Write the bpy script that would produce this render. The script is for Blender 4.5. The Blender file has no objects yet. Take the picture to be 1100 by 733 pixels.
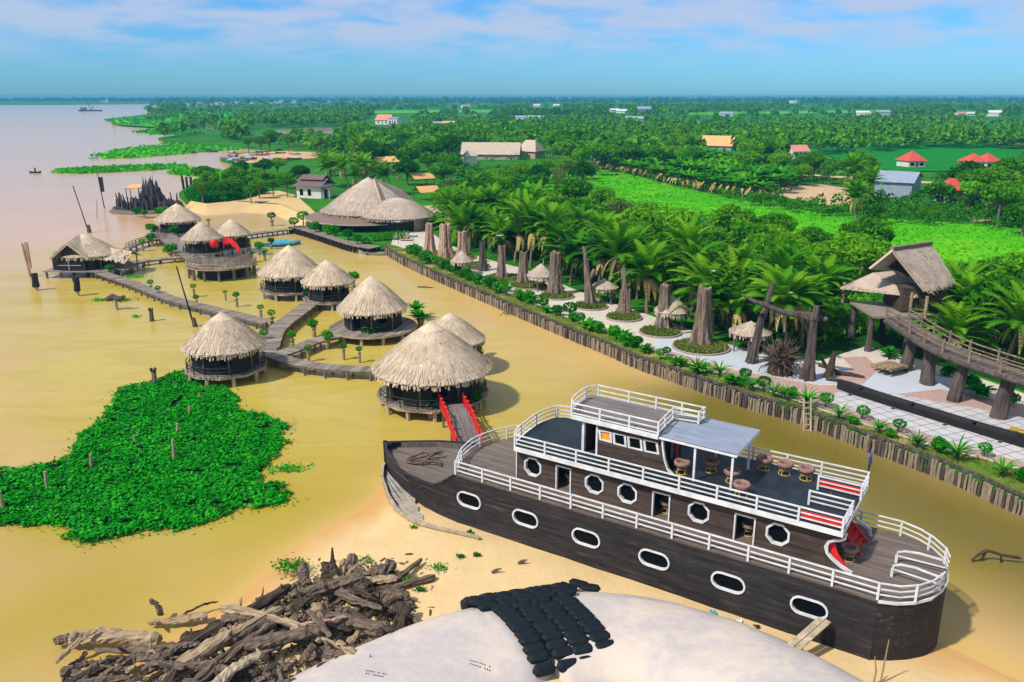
import bpy, bmesh, math, random
import numpy as np
from mathutils import Vector, Matrix, Euler, Quaternion
from mathutils import noise as mnoise
random.seed(7); rng = np.random.default_rng(7)
S = bpy.context.scene
COL = S.collection
R = math.radians

# ------------------------------------------------------------------ camera, sky, sun, exposure
FPX, HCAM = 900.0, 27.0
TH = math.atan(263.5 / FPX)
cd = bpy.data.cameras.new('camera'); cam = bpy.data.objects.new('camera', cd); COL.objects.link(cam)
cam.location = (0, 0, HCAM); cam.rotation_euler = (R(90) - TH, 0, 0)
cd.sensor_width = 36; cd.lens = 36 * FPX / 1100; cd.clip_start = 0.5; cd.clip_end = 40000
S.camera = cam
SUN_EL, SUN_AZ = R(50), math.atan2(-.84, -.54)          # azimuth measured from +Y towards +X
world = bpy.data.worlds.new('World'); S.world = world; world.use_nodes = True
nt = world.node_tree; nt.nodes.clear()
def wn(t, **k):
    n = nt.nodes.new(t)
    for a, b in k.items(): setattr(n, a, b)
    return n
out = wn('ShaderNodeOutputWorld'); bg = wn('ShaderNodeBackground')
sky = wn('ShaderNodeTexSky', sky_type='NISHITA', sun_disc=False, sun_elevation=SUN_EL, sun_rotation=SUN_AZ, air_density=1.0, dust_density=.4, ozone_density=2.5)
geo = wn('ShaderNodeNewGeometry'); sepd = wn('ShaderNodeSeparateXYZ'); tc = wn('ShaderNodeTexCoord')
nt.links.new(tc.outputs['Generated'], sepd.inputs[0])
# clouds: flat layer perspective: direction.xy / (z + small)
zadd = wn('ShaderNodeMath', operation='ADD'); zadd.inputs[1].default_value = .17
nt.links.new(sepd.outputs['Z'], zadd.inputs[0])
dx = wn('ShaderNodeMath', operation='DIVIDE'); dy = wn('ShaderNodeMath', operation='DIVIDE')
nt.links.new(sepd.outputs['X'], dx.inputs[0]); nt.links.new(zadd.outputs[0], dx.inputs[1])
nt.links.new(sepd.outputs['Y'], dy.inputs[0]); nt.links.new(zadd.outputs[0], dy.inputs[1])
cmb = wn('ShaderNodeCombineXYZ'); nt.links.new(dx.outputs[0], cmb.inputs[0]); nt.links.new(dy.outputs[0], cmb.inputs[1])
cn = wn('ShaderNodeTexNoise'); cn.inputs['Scale'].default_value = 2.3; cn.inputs['Detail'].default_value = 7; cn.inputs['Roughness'].default_value = .52
cn.inputs['Distortion'].default_value = .3
nt.links.new(cmb.outputs[0], cn.inputs['Vector'])
cr = wn('ShaderNodeMapRange', interpolation_type='SMOOTHSTEP'); cr.inputs[1].default_value = .29; cr.inputs[2].default_value = .60
nt.links.new(cn.outputs[0], cr.inputs[0])
ce = wn('ShaderNodeMapRange', interpolation_type='SMOOTHSTEP'); ce.inputs[1].default_value = .02; ce.inputs[2].default_value = .075
nt.links.new(sepd.outputs['Z'], ce.inputs[0])
cm = wn('ShaderNodeMath', operation='MULTIPLY'); nt.links.new(cr.outputs[0], cm.inputs[0]); nt.links.new(ce.outputs[0], cm.inputs[1])
cm2 = wn('ShaderNodeMath', operation='MULTIPLY'); cm2.inputs[1].default_value = .8; nt.links.new(cm.outputs[0], cm2.inputs[0])
tint = wn('ShaderNodeMix', data_type='RGBA', blend_type='MULTIPLY'); tint.inputs[0].default_value = 1
nt.links.new(sky.outputs[0], tint.inputs[6])
te = wn('ShaderNodeMapRange', interpolation_type='SMOOTHSTEP'); te.inputs[1].default_value = .10; te.inputs[2].default_value = .45
nt.links.new(sepd.outputs['Z'], te.inputs[0])
tm = wn('ShaderNodeMix', data_type='RGBA'); tm.inputs[6].default_value = (.17, .41, .70, 1); tm.inputs[7].default_value = (1.0, .86, .70, 1)
nt.links.new(te.outputs[0], tm.inputs[0]); nt.links.new(tm.outputs[2], tint.inputs[7])
mixc = wn('ShaderNodeMix', data_type='RGBA'); mixc.inputs[7].default_value = (2.4, 2.75, 3.55, 1)
nt.links.new(cm2.outputs[0], mixc.inputs[0]); nt.links.new(tint.outputs[2], mixc.inputs[6])
nt.links.new(mixc.outputs[2], bg.inputs['Color']); bg.inputs['Strength'].default_value = .15
nt.links.new(bg.outputs[0], out.inputs['Surface'])
sl = bpy.data.lights.new('sun', 'SUN'); sun = bpy.data.objects.new('sun', sl); COL.objects.link(sun)
sl.energy = 3.1; sl.angle = R(2.2); sl.color = (1, .955, .88)
sun_dir = Vector((math.sin(SUN_AZ) * math.cos(SUN_EL), math.cos(SUN_AZ) * math.cos(SUN_EL), math.sin(SUN_EL)))
sun.rotation_euler = (-sun_dir).to_track_quat('-Z', 'Y').to_euler(); sun.location = (0, 0, 80)
S.view_settings.view_transform = 'Standard'; S.view_settings.look = 'None'; S.view_settings.gamma = 1
S.view_settings.use_curve_mapping = False; S.view_settings.exposure = .55
S.cycles.max_bounces = 5; S.cycles.diffuse_bounces = 2; S.cycles.glossy_bounces = 2; S.cycles.transmission_bounces = 3
S.cycles.transparent_max_bounces = 6; S.cycles.volume_bounces = 0; S.cycles.use_denoising = True
S.cycles.caustics_reflective = False; S.cycles.caustics_refractive = False

# ------------------------------------------------------------------ photo pixel -> place on a level z
sT, cT = math.sin(TH), math.cos(TH)
def gp(x, y, z=0.0):
    u = (x - 550) / FPX; v = (366.5 - y) / FPX
    d = Vector((u, cT + v * sT, -sT + v * cT))
    return Vector((0, 0, HCAM)) + d * ((z - HCAM) / d.z)
def pj(p):
    r = Vector(p) - Vector((0, 0, HCAM)); cz = r.y * cT - r.z * sT; cy = r.y * sT + r.z * cT
    return 550 + FPX * r.x / cz, 366.5 - FPX * cy / cz
def ppm(p):
    r = Vector(p) - Vector((0, 0, HCAM)); return FPX / (r.y * cT - r.z * sT)
def zat(p, py):
    """height above the place p whose picture row is py"""
    v = (366.5 - py) / FPX; dyv, dzv = cT + v * sT, -sT + v * cT
    return HCAM + dzv * p.y / dyv
def L2(pts, z): return [gp(x, y, z) for x, y in pts]

# ------------------------------------------------------------------ materials
def nodemat(name):
    m = bpy.data.materials.new(name); m.use_nodes = True; t = m.node_tree
    return m, t, t.nodes['Principled BSDF'], t.nodes['Material Output']
def nn(t, ty, **k):
    n = t.nodes.new(ty)
    for a, b in k.items():
        if a.startswith('i_'):
            key = a[2:]; n.inputs[int(key) if key.isdigit() else key.replace('_', ' ')].default_value = b
        else: setattr(n, a, b)
    return n
def ramp(t, fac, cols, pos=None):
    r = t.nodes.new('ShaderNodeValToRGB'); e = r.color_ramp.elements
    pos = pos or [i / (len(cols) - 1) for i in range(len(cols))]
    while len(e) < len(cols): e.new(.5)
    for i, c in enumerate(cols): e[i].position = pos[i]; e[i].color = (*c, 1)
    t.links.new(fac, r.inputs[0]); return r.outputs[0]
def mulf(t, a, b, op='MULTIPLY'):
    m = nn(t, 'ShaderNodeMath', operation=op)
    for i, x in enumerate((a, b)):
        if isinstance(x, (int, float)): m.inputs[i].default_value = x
        else: t.links.new(x, m.inputs[i])
    return m.outputs[0]
def mixcol(t, f, a, b, mode='MIX'):
    m = nn(t, 'ShaderNodeMix', data_type='RGBA', blend_type=mode)
    for i, x in ((0, f), (6, a), (7, b)):
        if isinstance(x, (int, float)): m.inputs[i].default_value = x
        elif isinstance(x, tuple): m.inputs[i].default_value = (*x, 1)
        else: t.links.new(x, m.inputs[i])
    return m.outputs[2]
def coords(t, scale=(1, 1, 1), kind='Object', rot=(0, 0, 0)):
    c = nn(t, 'ShaderNodeTexCoord'); mp = nn(t, 'ShaderNodeMapping'); mp.inputs['Scale'].default_value = scale; mp.inputs['Rotation'].default_value = rot
    t.links.new(c.outputs[kind], mp.inputs[0]); return mp.outputs[0]
def noise(t, vec, scale, detail=4, rough=.55, dist=0):
    n = nn(t, 'ShaderNodeTexNoise'); n.inputs['Scale'].default_value = scale; n.inputs['Detail'].default_value = detail
    n.inputs['Roughness'].default_value = rough; n.inputs['Distortion'].default_value = dist
    t.links.new(vec, n.inputs['Vector']); return n.outputs[0]
def isl(t): return nn(t, 'ShaderNodeNewGeometry').outputs['Random Per Island']
def orand(t): return nn(t, 'ShaderNodeObjectInfo').outputs['Random']
def bump(t, p, h, strength=.3, dist=.05):
    b = nn(t, 'ShaderNodeBump'); b.inputs['Strength'].default_value = strength; b.inputs['Distance'].default_value = dist
    t.links.new(h, b.inputs['Height']); t.links.new(b.outputs[0], p.inputs['Normal'])

def mat_plain(name, a, b, rough=.7, scale=2.0, stretch=(1, 1, 1), island=0.0, bmp=.2, metal=0.0, spec=.4, detail=5, rot=(0, 0, 0)):
    """two-tone noisy surface; island = how much each loose piece differs"""
    m, t, p, o = nodemat(name); v = coords(t, stretch, rot=rot)
    n = noise(t, v, scale, detail, .6)
    f = nn(t, 'ShaderNodeMapRange'); f.inputs[1].default_value = .3; f.inputs[2].default_value = .7; t.links.new(n, f.inputs[0])
    fac = f.outputs[0]
    if island > 0:
        fac = mulf(t, mulf(t, fac, 1 - island), mulf(t, isl(t), island), 'ADD')
    t.links.new(mixcol(t, fac, a, b), p.inputs['Base Color'])
    p.inputs['Roughness'].default_value = rough; p.inputs['Metallic'].default_value = metal; p.inputs['Specular IOR Level'].default_value = spec
    if bmp: bump(t, p, noise(t, v, scale * 3, 4), bmp, .03)
    return m
def mat_leaf(name, a, b, c=None, trans=.35, scale=.35):
    m, t, p, o = nodemat(name)
    c = c or b
    v = coords(t); n = noise(t, v, scale, 3)
    f = mulf(t, mulf(t, mulf(t, isl(t), .36), mulf(t, n, .42), 'ADD'), mulf(t, orand(t), .40), 'ADD')
    col = ramp(t, f, [a, b, c], [.22, .55, .85])
    t.links.new(col, p.inputs['Base Color']); p.inputs['Roughness'].default_value = .8; p.inputs['Specular IOR Level'].default_value = .06
    tr = nn(t, 'ShaderNodeBsdfTranslucent'); mx = nn(t, 'ShaderNodeMixShader'); mx.inputs[0].default_value = trans
    tc_ = mixcol(t, 1.0, col, (1.1, 1.35, .5), 'MULTIPLY'); t.links.new(tc_, tr.inputs[0])
    t.links.new(p.outputs[0], mx.inputs[1]); t.links.new(tr.outputs[0], mx.inputs[2]); t.links.new(mx.outputs[0], o.inputs[0])
    return m
def mat_planks(name, a, b, axis=2, width=.18, rough=.8, along=(.5, 6, 6), line=.55, wear=None):
    """weathered boards: seams every width along one axis, each board its own tone, streaks along the board"""
    m, t, p, o = nodemat(name); c = nn(t, 'ShaderNodeTexCoord'); sp = nn(t, 'ShaderNodeSeparateXYZ'); t.links.new(c.outputs['Object'], sp.inputs[0])
    k = mulf(t, sp.outputs[axis], 1 / width); fl = nn(t, 'ShaderNodeMath', operation='FLOOR'); t.links.new(k, fl.inputs[0])
    fr = nn(t, 'ShaderNodeMath', operation='FRACT'); t.links.new(k, fr.inputs[0])
    # boards also break lengthwise
    la = 0 if axis != 0 else 1
    wn_ = nn(t, 'ShaderNodeTexWhiteNoise', noise_dimensions='1D'); t.links.new(fl.outputs[0], wn_.inputs['W'])
    seg = nn(t, 'ShaderNodeMath', operation='FLOOR'); t.links.new(mulf(t, mulf(t, sp.outputs[la], .28), mulf(t, wn_.outputs[0], 7.0), 'ADD'), seg.inputs[0])
    wn2 = nn(t, 'ShaderNodeTexWhiteNoise', noise_dimensions='2D'); cb = nn(t, 'ShaderNodeCombineXYZ'); t.links.new(fl.outputs[0], cb.inputs[0]); t.links.new(seg.outputs[0], cb.inputs[1])
    t.links.new(cb.outputs[0], wn2.inputs['Vector'])
    mp = nn(t, 'ShaderNodeMapping'); mp.inputs['Scale'].default_value = along; t.links.new(c.outputs['Object'], mp.inputs[0])
    n = noise(t, mp.outputs[0], 1.6, 6, .65); big = noise(t, c.outputs['Object'], .45, 3)
    f = mulf(t, mulf(t, mulf(t, n, .85), mulf(t, wn2.outputs[0], .24), 'ADD'), mulf(t, big, .38), 'ADD')
    f = mulf(t, f, .42, 'SUBTRACT'); f = mulf(t, f, 1.55)
    col = mixcol(t, f, a, b)
    if wear: 
        g = nn(t, 'ShaderNodeMapRange'); g.inputs[1].default_value = .55; g.inputs[2].default_value = .75; t.links.new(noise(t, mp.outputs[0], .9, 5, .6), g.inputs[0])
        col = mixcol(t, mulf(t, g.outputs[0], .75), col, wear)
    seam = nn(t, 'ShaderNodeMath', operation='LESS_THAN'); seam.inputs[1].default_value = .07; t.links.new(fr.outputs[0], seam.inputs[0])
    col = mixcol(t, mulf(t, seam.outputs[0], line), col, (a[0] * .3, a[1] * .3, a[2] * .3))
    t.links.new(col, p.inputs['Base Color']); p.inputs['Roughness'].default_value = rough; p.inputs['Specular IOR Level'].default_value = .3
    bump(t, p, n, .25, .02)
    return m

M = {}
M['white'] = mat_plain('white_paint', (.50, .50, .49), (.80, .80, .80), .55, 1.6, bmp=.05, detail=7)
M['dark_hull'] = mat_planks('dark_hull_boards', (.004, .004, .005), (.045, .038, .038), 2, .2, wear=(.115, .088, .072))
M['cabin'] = mat_planks('cabin_boards', (.018, .012, .010), (.12, .082, .06), 2, .15)
M['deck_grey'] = mat_planks('grey_deck_boards', (.085, .07, .065), (.27, .235, .215), 1, .14, line=.7)
M['deck_brown'] = mat_planks('brown_deck_boards', (.075, .055, .045), (.235, .185, .15), 1, .16, line=.7)
M['deck_dark'] = mat_plain('dark_deck_paint', (.006, .011, .016), (.02, .03, .036), .55, 1.2, bmp=.1)
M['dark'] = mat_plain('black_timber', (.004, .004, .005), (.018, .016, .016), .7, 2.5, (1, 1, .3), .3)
M['glass'] = mat_plain('dark_window_glass', (.004, .005, .007), (.006, .007, .008), .2, 1, bmp=0, spec=.03)
M['red'] = mat_plain('red_paint', (.55, .008, .01), (.75, .015, .012), .5, 3, bmp=.05)
M['redcloth'] = mat_plain('red_cloth', (.6, .01, .02), (.8, .02, .03), .8, 3, bmp=.3)
M['bluecloth'] = mat_plain('blue_paint', (.02, .05, .3), (.03, .1, .45), .6, 3, bmp=.1)
M['orange'] = mat_plain('orange_board', (.75, .26, .02), (.85, .34, .04), .6, 3, bmp=.1)
M['yellow'] = mat_plain('yellow_paint', (.5, .33, .05), (.7, .48, .08), .5, 3, bmp=.05)
M['tyre'] = mat_plain('woven_seat', (.16, .085, .06), (.36, .21, .17), .85, 9, bmp=.5)
M['ribbed'] = mat_plain('blue_grey_slats', (.20, .24, .32), (.36, .40, .48), .6, 2, (.4, 3, 3), bmp=.1)
M['ribbed_dark'] = mat_plain('dark_blue_sheet', (.03, .045, .075), (.06, .08, .12), .6, 2, bmp=.1)
M['metal_sheet'] = mat_plain('grey_metal_sheet', (.22, .27, .36), (.36, .40, .48), .45, 1.2, bmp=.05, spec=.5)
M['thatch'] = mat_plain('pale_thatch', (.40, .29, .185), (.80, .65, .48), .95, .8, (1, 1, 1), .55, .35, spec=.1)
def age(name, k=.24):
    t = M[name].node_tree; p = t.nodes['Principled BSDF']; src = p.inputs['Base Color'].links[0].from_socket
    f = mulf(t, mulf(t, orand(t), .5), mulf(t, noise(t, coords(t), .35, 4, .65), .7), 'ADD'); g = nn(t, 'ShaderNodeMapRange'); g.inputs[1].default_value = .35; g.inputs[2].default_value = .95; t.links.new(f, g.inputs[0])
    t.links.new(mixcol(t, mulf(t, g.outputs[0], k), src, (.20, .15, .11)), p.inputs['Base Color'])
age('thatch')
M['revet'] = mat_plain('grey_split_logs', (.12, .095, .06), (.40, .32, .22), .9, 2.5, (1, 1, .5), .45, .4)
M['thatch_grey'] = mat_plain('greyed_thatch', (.33, .255, .20), (.64, .51, .40), .95, 1.0, (1, 1, 1), .6, .35, spec=.1)
M['bark'] = mat_plain('grey_bark', (.065, .047, .035), (.34, .255, .19), .95, 2.2, (2.4, 2.4, .22), 0, .8, spec=.1)
M['bark_red'] = mat_plain('reddish_bark', (.19, .105, .075), (.62, .41, .31), .95, 2.2, (2.4, 2.4, .22), 0, .8, spec=.1)
M['bark_dark'] = mat_plain('dark_bark', (.035, .028, .026), (.15, .12, .105), .95, 2.2, (1.6, 1.6, .22), 0, .8, spec=.1)
M['log_a'] = mat_plain('old_grey_brown_wood', (.022, .016, .012), (.27, .195, .145), .95, 2.2, (.35, 4, 4), .2, 1.0, spec=.1)
M['log_b'] = mat_plain('blackened_wood', (.008, .006, .005), (.125, .09, .064), .95, 2.2, (.35, 4, 4), .2, 1.0, spec=.1)
M['log_c'] = mat_plain('tan_driftwood', (.16, .10, .055), (.52, .39, .24), .95, 2.2, (.35, 4, 4), .2, 1.0, spec=.1)
M['plank'] = mat_plain('grey_walkway_planks', (.12, .095, .075), (.36, .30, .245), .9, 1.5, (1, 1, 1), .65, .3, spec=.15)
M['beam'] = mat_plain('pale_bamboo_poles', (.24, .165, .09), (.52, .40, .25), .85, 2, (1, 1, 1), .5, .3)
M['post'] = mat_plain('water_stained_post', (.05, .042, .036), (.25, .2, .15), .9, 2.5, (1, 1, .5), .4, .4)
M['pale_post'] = mat_plain('pale_concrete_post', (.28, .21, .13), (.56, .45, .31), .9, 2.5, (1, 1, .6), .3, .4)
M['pot'] = mat_plain('stone_pot', (.20, .15, .10), (.40, .31, .22), .9, 4, bmp=.3)
M['stone_kerb'] = mat_plain('stone_kerb', (.24, .19, .145), (.42, .35, .28), .9, 4, bmp=.3)
M['rock'] = mat_plain('dark_rock', (.010, .009, .010), (.12, .108, .105), .95, 1.2, (1, 1, .4), .45, .9)
M['tube'] = mat_plain('pale_woven_tube', (.55, .50, .53), (.72, .66, .67), .85, .5, bmp=.2)
M['black_bag'] = mat_plain('black_bag', (.002, .004, .007), (.010, .015, .021), .65, 3, (1, 1, 1), .5, .4, spec=.2)
M['sampan'] = mat_planks('bleached_boat_boards', (.22, .20, .18), (.50, .46, .42), 1, .2, along=(.6, 6, 6))
M['sampan_rim'] = mat_plain('bleached_rim', (.25, .19, .12), (.52, .42, .28), .9, 2.5, bmp=.4)
M['roof_red'] = mat_plain('red_tile_roof', (.50, .05, .035), (.66, .09, .06), .7, 2, bmp=.2)
M['roof_pink'] = mat_plain('faded_red_roof', (.55, .18, .12), (.68, .28, .2), .7, 2, bmp=.2)
M['roof_orange'] = mat_plain('orange_roof', (.62, .30, .09), (.78, .44, .17), .7, 2, bmp=.2)
M['roof_brown'] = mat_plain('brown_roof', (.17, .10, .075), (.25, .155, .115), .6, 2, bmp=.1)
M['roof_brown2'] = mat_planks('brown_sheet_roof', (.12, .075, .062), (.2, .13, .11), 0, .5, along=(2, 2, 2))
M['wall_white'] = mat_plain('whitewashed_wall', (.58, .55, .50), (.74, .72, .68), .85, 1.2, bmp=.1)
M['wall_tan'] = mat_plain('tan_wall', (.36, .29, .22), (.5, .42, .33), .85, 1.2, bmp=.1)
M['cyan'] = mat_plain('cyan_paint', (.03, .25, .35), (.08, .42, .5), .6, 1.5, bmp=.1)
M['steel'] = mat_plain('dull_steel', (.3, .3, .3), (.45, .45, .45), .5, 4, bmp=0)
M['leaf_tree'] = mat_leaf('tree_leaves', (.014, .10, .003), (.062, .27, .006), (.19, .42, .012))
M['leaf_dark'] = mat_leaf('dark_tree_leaves', (.005, .06, .003), (.028, .175, .006), (.09, .30, .009))
M['leaf_lime'] = mat_leaf('lime_tree_leaves', (.03, .16, .003), (.085, .33, .005), (.19, .48, .010))
M['leaf_olive'] = mat_leaf('olive_tree_leaves', (.05, .09, .02), (.11, .17, .035), (.20, .26, .07))
M['leaf_palm'] = mat_leaf('palm_leaves', (.009, .09, .003), (.055, .25, .006), (.19, .40, .012), scale=.25)
M['leaf_banana'] = mat_leaf('banana_leaves', (.010, .16, .004), (.045, .31, .006), (.16, .44, .012))
M['leaf_dry'] = mat_leaf('dry_banana_leaves', (.26, .17, .05), (.45, .31, .10), (.55, .42, .18), trans=.2)
M['leaf_hyacinth'] = mat_leaf('water_hyacinth_leaves', (.002, .08, .003), (.008, .32, .009), (.09, .58, .02), trans=.25, scale=.45)
M['leaf_shrub'] = mat_leaf('shrub_leaves', (.005, .09, .004), (.02, .24, .006), (.10, .40, .012), scale=1)
M['leaf_bed'] = mat_leaf('bedding_leaves', (.05, .1, .015), (.14, .2, .03), (.26, .3, .07), scale=1)
M['mat_marsh'] = mat_leaf('marsh_plants', (.018, .24, .003), (.05, .38, .004), (.12, .48, .006), trans=.15, scale=.03)

# ------------------------------------------------------------------ mesh helper
class MB:
    def __init__(s): s.v = []; s.f = []; s.m = []; s.k = 0
    def add(s, vs, fs):
        o = len(s.v); s.v += [tuple(v) for v in vs]; s.f += [tuple(i + o for i in f) for f in fs]; s.m += [s.k] * len(fs)
    def box(s, c, d, rz=0.0, tilt=None):
        c = Vector(c); x, y, z = d[0] / 2, d[1] / 2, d[2] / 2
        Mx = Matrix.Rotation(rz, 3, 'Z') if tilt is None else tilt
        vs = [c + Mx @ Vector((a * x, b * y, e * z)) for a in (-1, 1) for b in (-1, 1) for e in (-1, 1)]
        s.add(vs, [(0, 1, 3, 2), (4, 6, 7, 5), (0, 4, 5, 1), (2, 3, 7, 6), (0, 2, 6, 4), (1, 5, 7, 3)])
    def beam(s, a, b, w, h, up=Vector((0, 0, 1))):
        a, b = Vector(a), Vector(b); d = (b - a)
        if d.length < 1e-6: return
        d.normalize(); sd = d.cross(up)
        if sd.length < 1e-4: sd = Vector((1, 0, 0))
        sd.normalize(); u = sd.cross(d)
        vs = [p + sd * (i * w / 2) + u * (j * h / 2) for p in (a, b) for i, j in ((-1, -1), (1, -1), (1, 1), (-1, 1))]
        s.add(vs, [(0, 1, 5, 4), (1, 2, 6, 5), (2, 3, 7, 6), (3, 0, 4, 7), (3, 2, 1, 0), (4, 5, 6, 7)])
    def strip(s, pts, w, h):
        """mitred rectangular bar through points (square section seen from above)"""
        pts = [Vector(p) for p in pts]; n = len(pts); vs = []
        for i, p in enumerate(pts):
            d = (pts[min(i + 1, n - 1)] - pts[max(i - 1, 0)]); d.normalize()
            sd = d.cross(Vector((0, 0, 1))); sd = sd.normalized() if sd.length > 1e-4 else Vector((1, 0, 0)); u = sd.cross(d)
            vs += [p + sd * (a * w / 2) + u * (b * h / 2) for a, b in ((-1, -1), (1, -1), (1, 1), (-1, 1))]
        fs = [(3, 2, 1, 0), tuple(4 * (n - 1) + i for i in range(4))]
        for i in range(n - 1):
            for j in range(4): fs.append((4 * i + j, 4 * i + (j + 1) % 4, 4 * i + 4 + (j + 1) % 4, 4 * i + 4 + j))
        s.add(vs, fs)
    def tube(s, pts, rad, n=6, jit=0.0):
        pts = [Vector(p) for p in pts]; k = len(pts); vs = []
        rad = rad if isinstance(rad, (list, tuple)) else [rad] * k
        d0 = (pts[1] - pts[0]).normalized(); sd = d0.cross(Vector((0, 0, 1)))
        if sd.length < .05: sd = d0.cross(Vector((1, 0, 0)))
        sd.normalize()
        for i, p in enumerate(pts):
            d = (pts[min(i + 1, k - 1)] - pts[max(i - 1, 0)]).normalized()
            sd = (sd - d * sd.dot(d)).normalized(); u = d.cross(sd)
            for j in range(n):
                a = 2 * math.pi * j / n; r = rad[i] * (1 + (random.uniform(-jit, jit) if jit else 0))
                vs.append(p + sd * (math.cos(a) * r) + u * (math.sin(a) * r))
        fs = [tuple(range(n))[::-1], tuple((k - 1) * n + j for j in range(n))]
        for i in range(k - 1):
            for j in range(n): fs.append((i * n + j, i * n + (j + 1) % n, (i + 1) * n + (j + 1) % n, (i + 1) * n + j))
        s.add(vs, fs)
    def lathe(s, prof, n=16, c=(0, 0, 0), close=True):
        c = Vector(c); vs = [c + Vector((r * math.cos(2 * math.pi * j / n), r * math.sin(2 * math.pi * j / n), z)) for r, z in prof for j in range(n)]
        fs = [(i * n + j, i * n + (j + 1) % n, (i + 1) * n + (j + 1) % n, (i + 1) * n + j) for i in range(len(prof) - 1) for j in range(n)]
        if close: fs += [tuple(range(n))[::-1], tuple((len(prof) - 1) * n + j for j in range(n))]
        s.add(vs, fs)
    def prism(s, poly, z0, z1):
        n = len(poly); vs = [(p[0], p[1], z0) for p in poly] + [(p[0], p[1], z1) for p in poly]
        s.add(vs, [tuple(range(n))[::-1], tuple(range(n, 2 * n))] + [(i, (i + 1) % n, n + (i + 1) % n, n + i) for i in range(n)])
    def build(s, name, mats, parent=None, smooth=False, fix=False):
        me = bpy.data.meshes.new(name); me.from_pydata(s.v, [], s.f)
        for m in (mats if isinstance(mats, (list, tuple)) else [mats]): me.materials.append(M[m] if isinstance(m, str) else m)
        if any(s.m): me.polygons.foreach_set('material_index', s.m)
        if smooth: me.polygons.foreach_set('use_smooth', [True] * len(me.polygons))
        if fix:
            b = bmesh.new(); b.from_mesh(me); bmesh.ops.recalc_face_normals(b, faces=b.faces); b.to_mesh(me); b.free()
        me.update()
        o = bpy.data.objects.new(name, me); COL.objects.link(o)
        if parent: o.parent = parent
        return o
def tag(o, label=None, cat=None, group=None, kind=None):
    if label: o['label'] = label
    if cat: o['category'] = cat
    if group: o['group'] = group
    if kind: o['kind'] = kind
    return o
def thing(name, label, cat, loc=(0, 0, 0), rz=0, group=None):
    o = bpy.data.objects.new(name, None); COL.objects.link(o); o.location = loc; o.rotation_euler = (0, 0, rz); o.empty_display_size = .2
    return tag(o, label, cat, group)
def dup(root, loc=None, rz=None, sc=None, label=None, group=None):
    r = root.copy(); COL.objects.link(r)
    if loc is not None: r.location = loc
    if rz is not None: r.rotation_euler = (0, 0, rz)
    if sc is not None: r.scale = (sc, sc, sc) if isinstance(sc, (int, float)) else sc
    if label: r['label'] = label
    if group: r['group'] = group
    for ch in list(root.children):
        c = ch.copy(); COL.objects.link(c); c.parent = r
        for g in list(ch.children):
            d = g.copy(); COL.objects.link(d); d.parent = c
    return r
def reuse(o, parent, loc, rz=0, sc=(1, 1, 1)):
    c = o.copy(); COL.objects.link(c); c.parent = parent; c.location = loc; c.rotation_euler = (0, 0, rz); c.scale = sc
    return c
def struct(name, mb, mat, **k): return tag(mb.build(name, mat, **k), kind='structure')
ONES = ['', 'first', 'second', 'third', 'fourth', 'fifth', 'sixth', 'seventh', 'eighth', 'ninth', 'tenth', 'eleventh', 'twelfth', 'thirteenth', 'fourteenth', 'fifteenth', 'sixteenth', 'seventeenth', 'eighteenth', 'nineteenth']
TENS = ['', '', 'twenty', 'thirty', 'forty', 'fifty', 'sixty', 'seventy', 'eighty', 'ninety']
def ordw(n):
    if n > 99: return 'hundred-and-' + ordw(n - 100) if n > 100 else 'hundredth'
    if n < 20: return ONES[n]
    if n % 10 == 0 and n < 100: return TENS[n // 10][:-1] + 'ieth'
    return TENS[n // 10] + '-' + ONES[n % 10]
def rank(objs, phrase, key=None):
    """labels by the order in which the photo shows them, from the left"""
    f = key or (lambda o: pj(o.location)[0])
    for i, o in enumerate(sorted(objs, key=f)):
        o['label'] = ('leftmost' if i == 0 else 'rightmost' if i == len(objs) - 1 else ordw(i + 1) + ' from left') + ' of ' + phrase

def in_poly(x, y, P):
    c = False; n = len(P)
    for i in range(n):
        x1, y1 = P[i][0], P[i][1]; x2, y2 = P[i - 1][0], P[i - 1][1]
        if (y1 > y) != (y2 > y) and x < (x2 - x1) * (y - y1) / (y2 - y1) + x1: c = not c
    return c
def in_poly_np(X, Y, P):
    c = np.zeros(X.shape, bool); n = len(P)
    for i in range(n):
        x1, y1 = P[i][0], P[i][1]; x2, y2 = P[i - 1][0], P[i - 1][1]
        if y1 == y2: continue
        c ^= ((y1 > Y) != (y2 > Y)) & (X < (x2 - x1) * (Y - y1) / (y2 - y1) + x1)
    return c
def dist_np(X, Y, P, closed=True):
    d = np.full(X.shape, 1e9); n = len(P)
    for i in range(n if closed else n - 1):
        ax, ay = P[i][0], P[i][1]; bx, by = P[(i + 1) % n][0], P[(i + 1) % n][1]
        ex, ey = bx - ax, by - ay; L = max(ex * ex + ey * ey, 1e-9)
        t = np.clip(((X - ax) * ex + (Y - ay) * ey) / L, 0, 1)
        d = np.minimum(d, np.hypot(X - ax - t * ex, Y - ay - t * ey))
    return d
def scatter(poly_px, z, spacing, tries=3000, maxn=999, avoid=()):
    """places on the ground whose crowns at height z fall in a patch of the photo, kept apart by spacing metres"""
    xs = [p[0] for p in poly_px]; ys = [p[1] for p in poly_px]; outp = []
    for _ in range(tries):
        x, y = random.uniform(min(xs), max(xs)), random.uniform(min(ys), max(ys))
        if not in_poly(x, y, poly_px): continue
        g = gp(x, y, z)
        sp = spacing * random.uniform(.85, 1.25)
        if any((g.x - q.x) ** 2 + (g.y - q.y) ** 2 < sp * sp for q in outp): continue
        if any((g.x - q[0]) ** 2 + (g.y - q[1]) ** 2 < q[2] ** 2 for q in avoid): continue
        outp.append(g)
        if len(outp) >= maxn: break
    return outp
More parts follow.
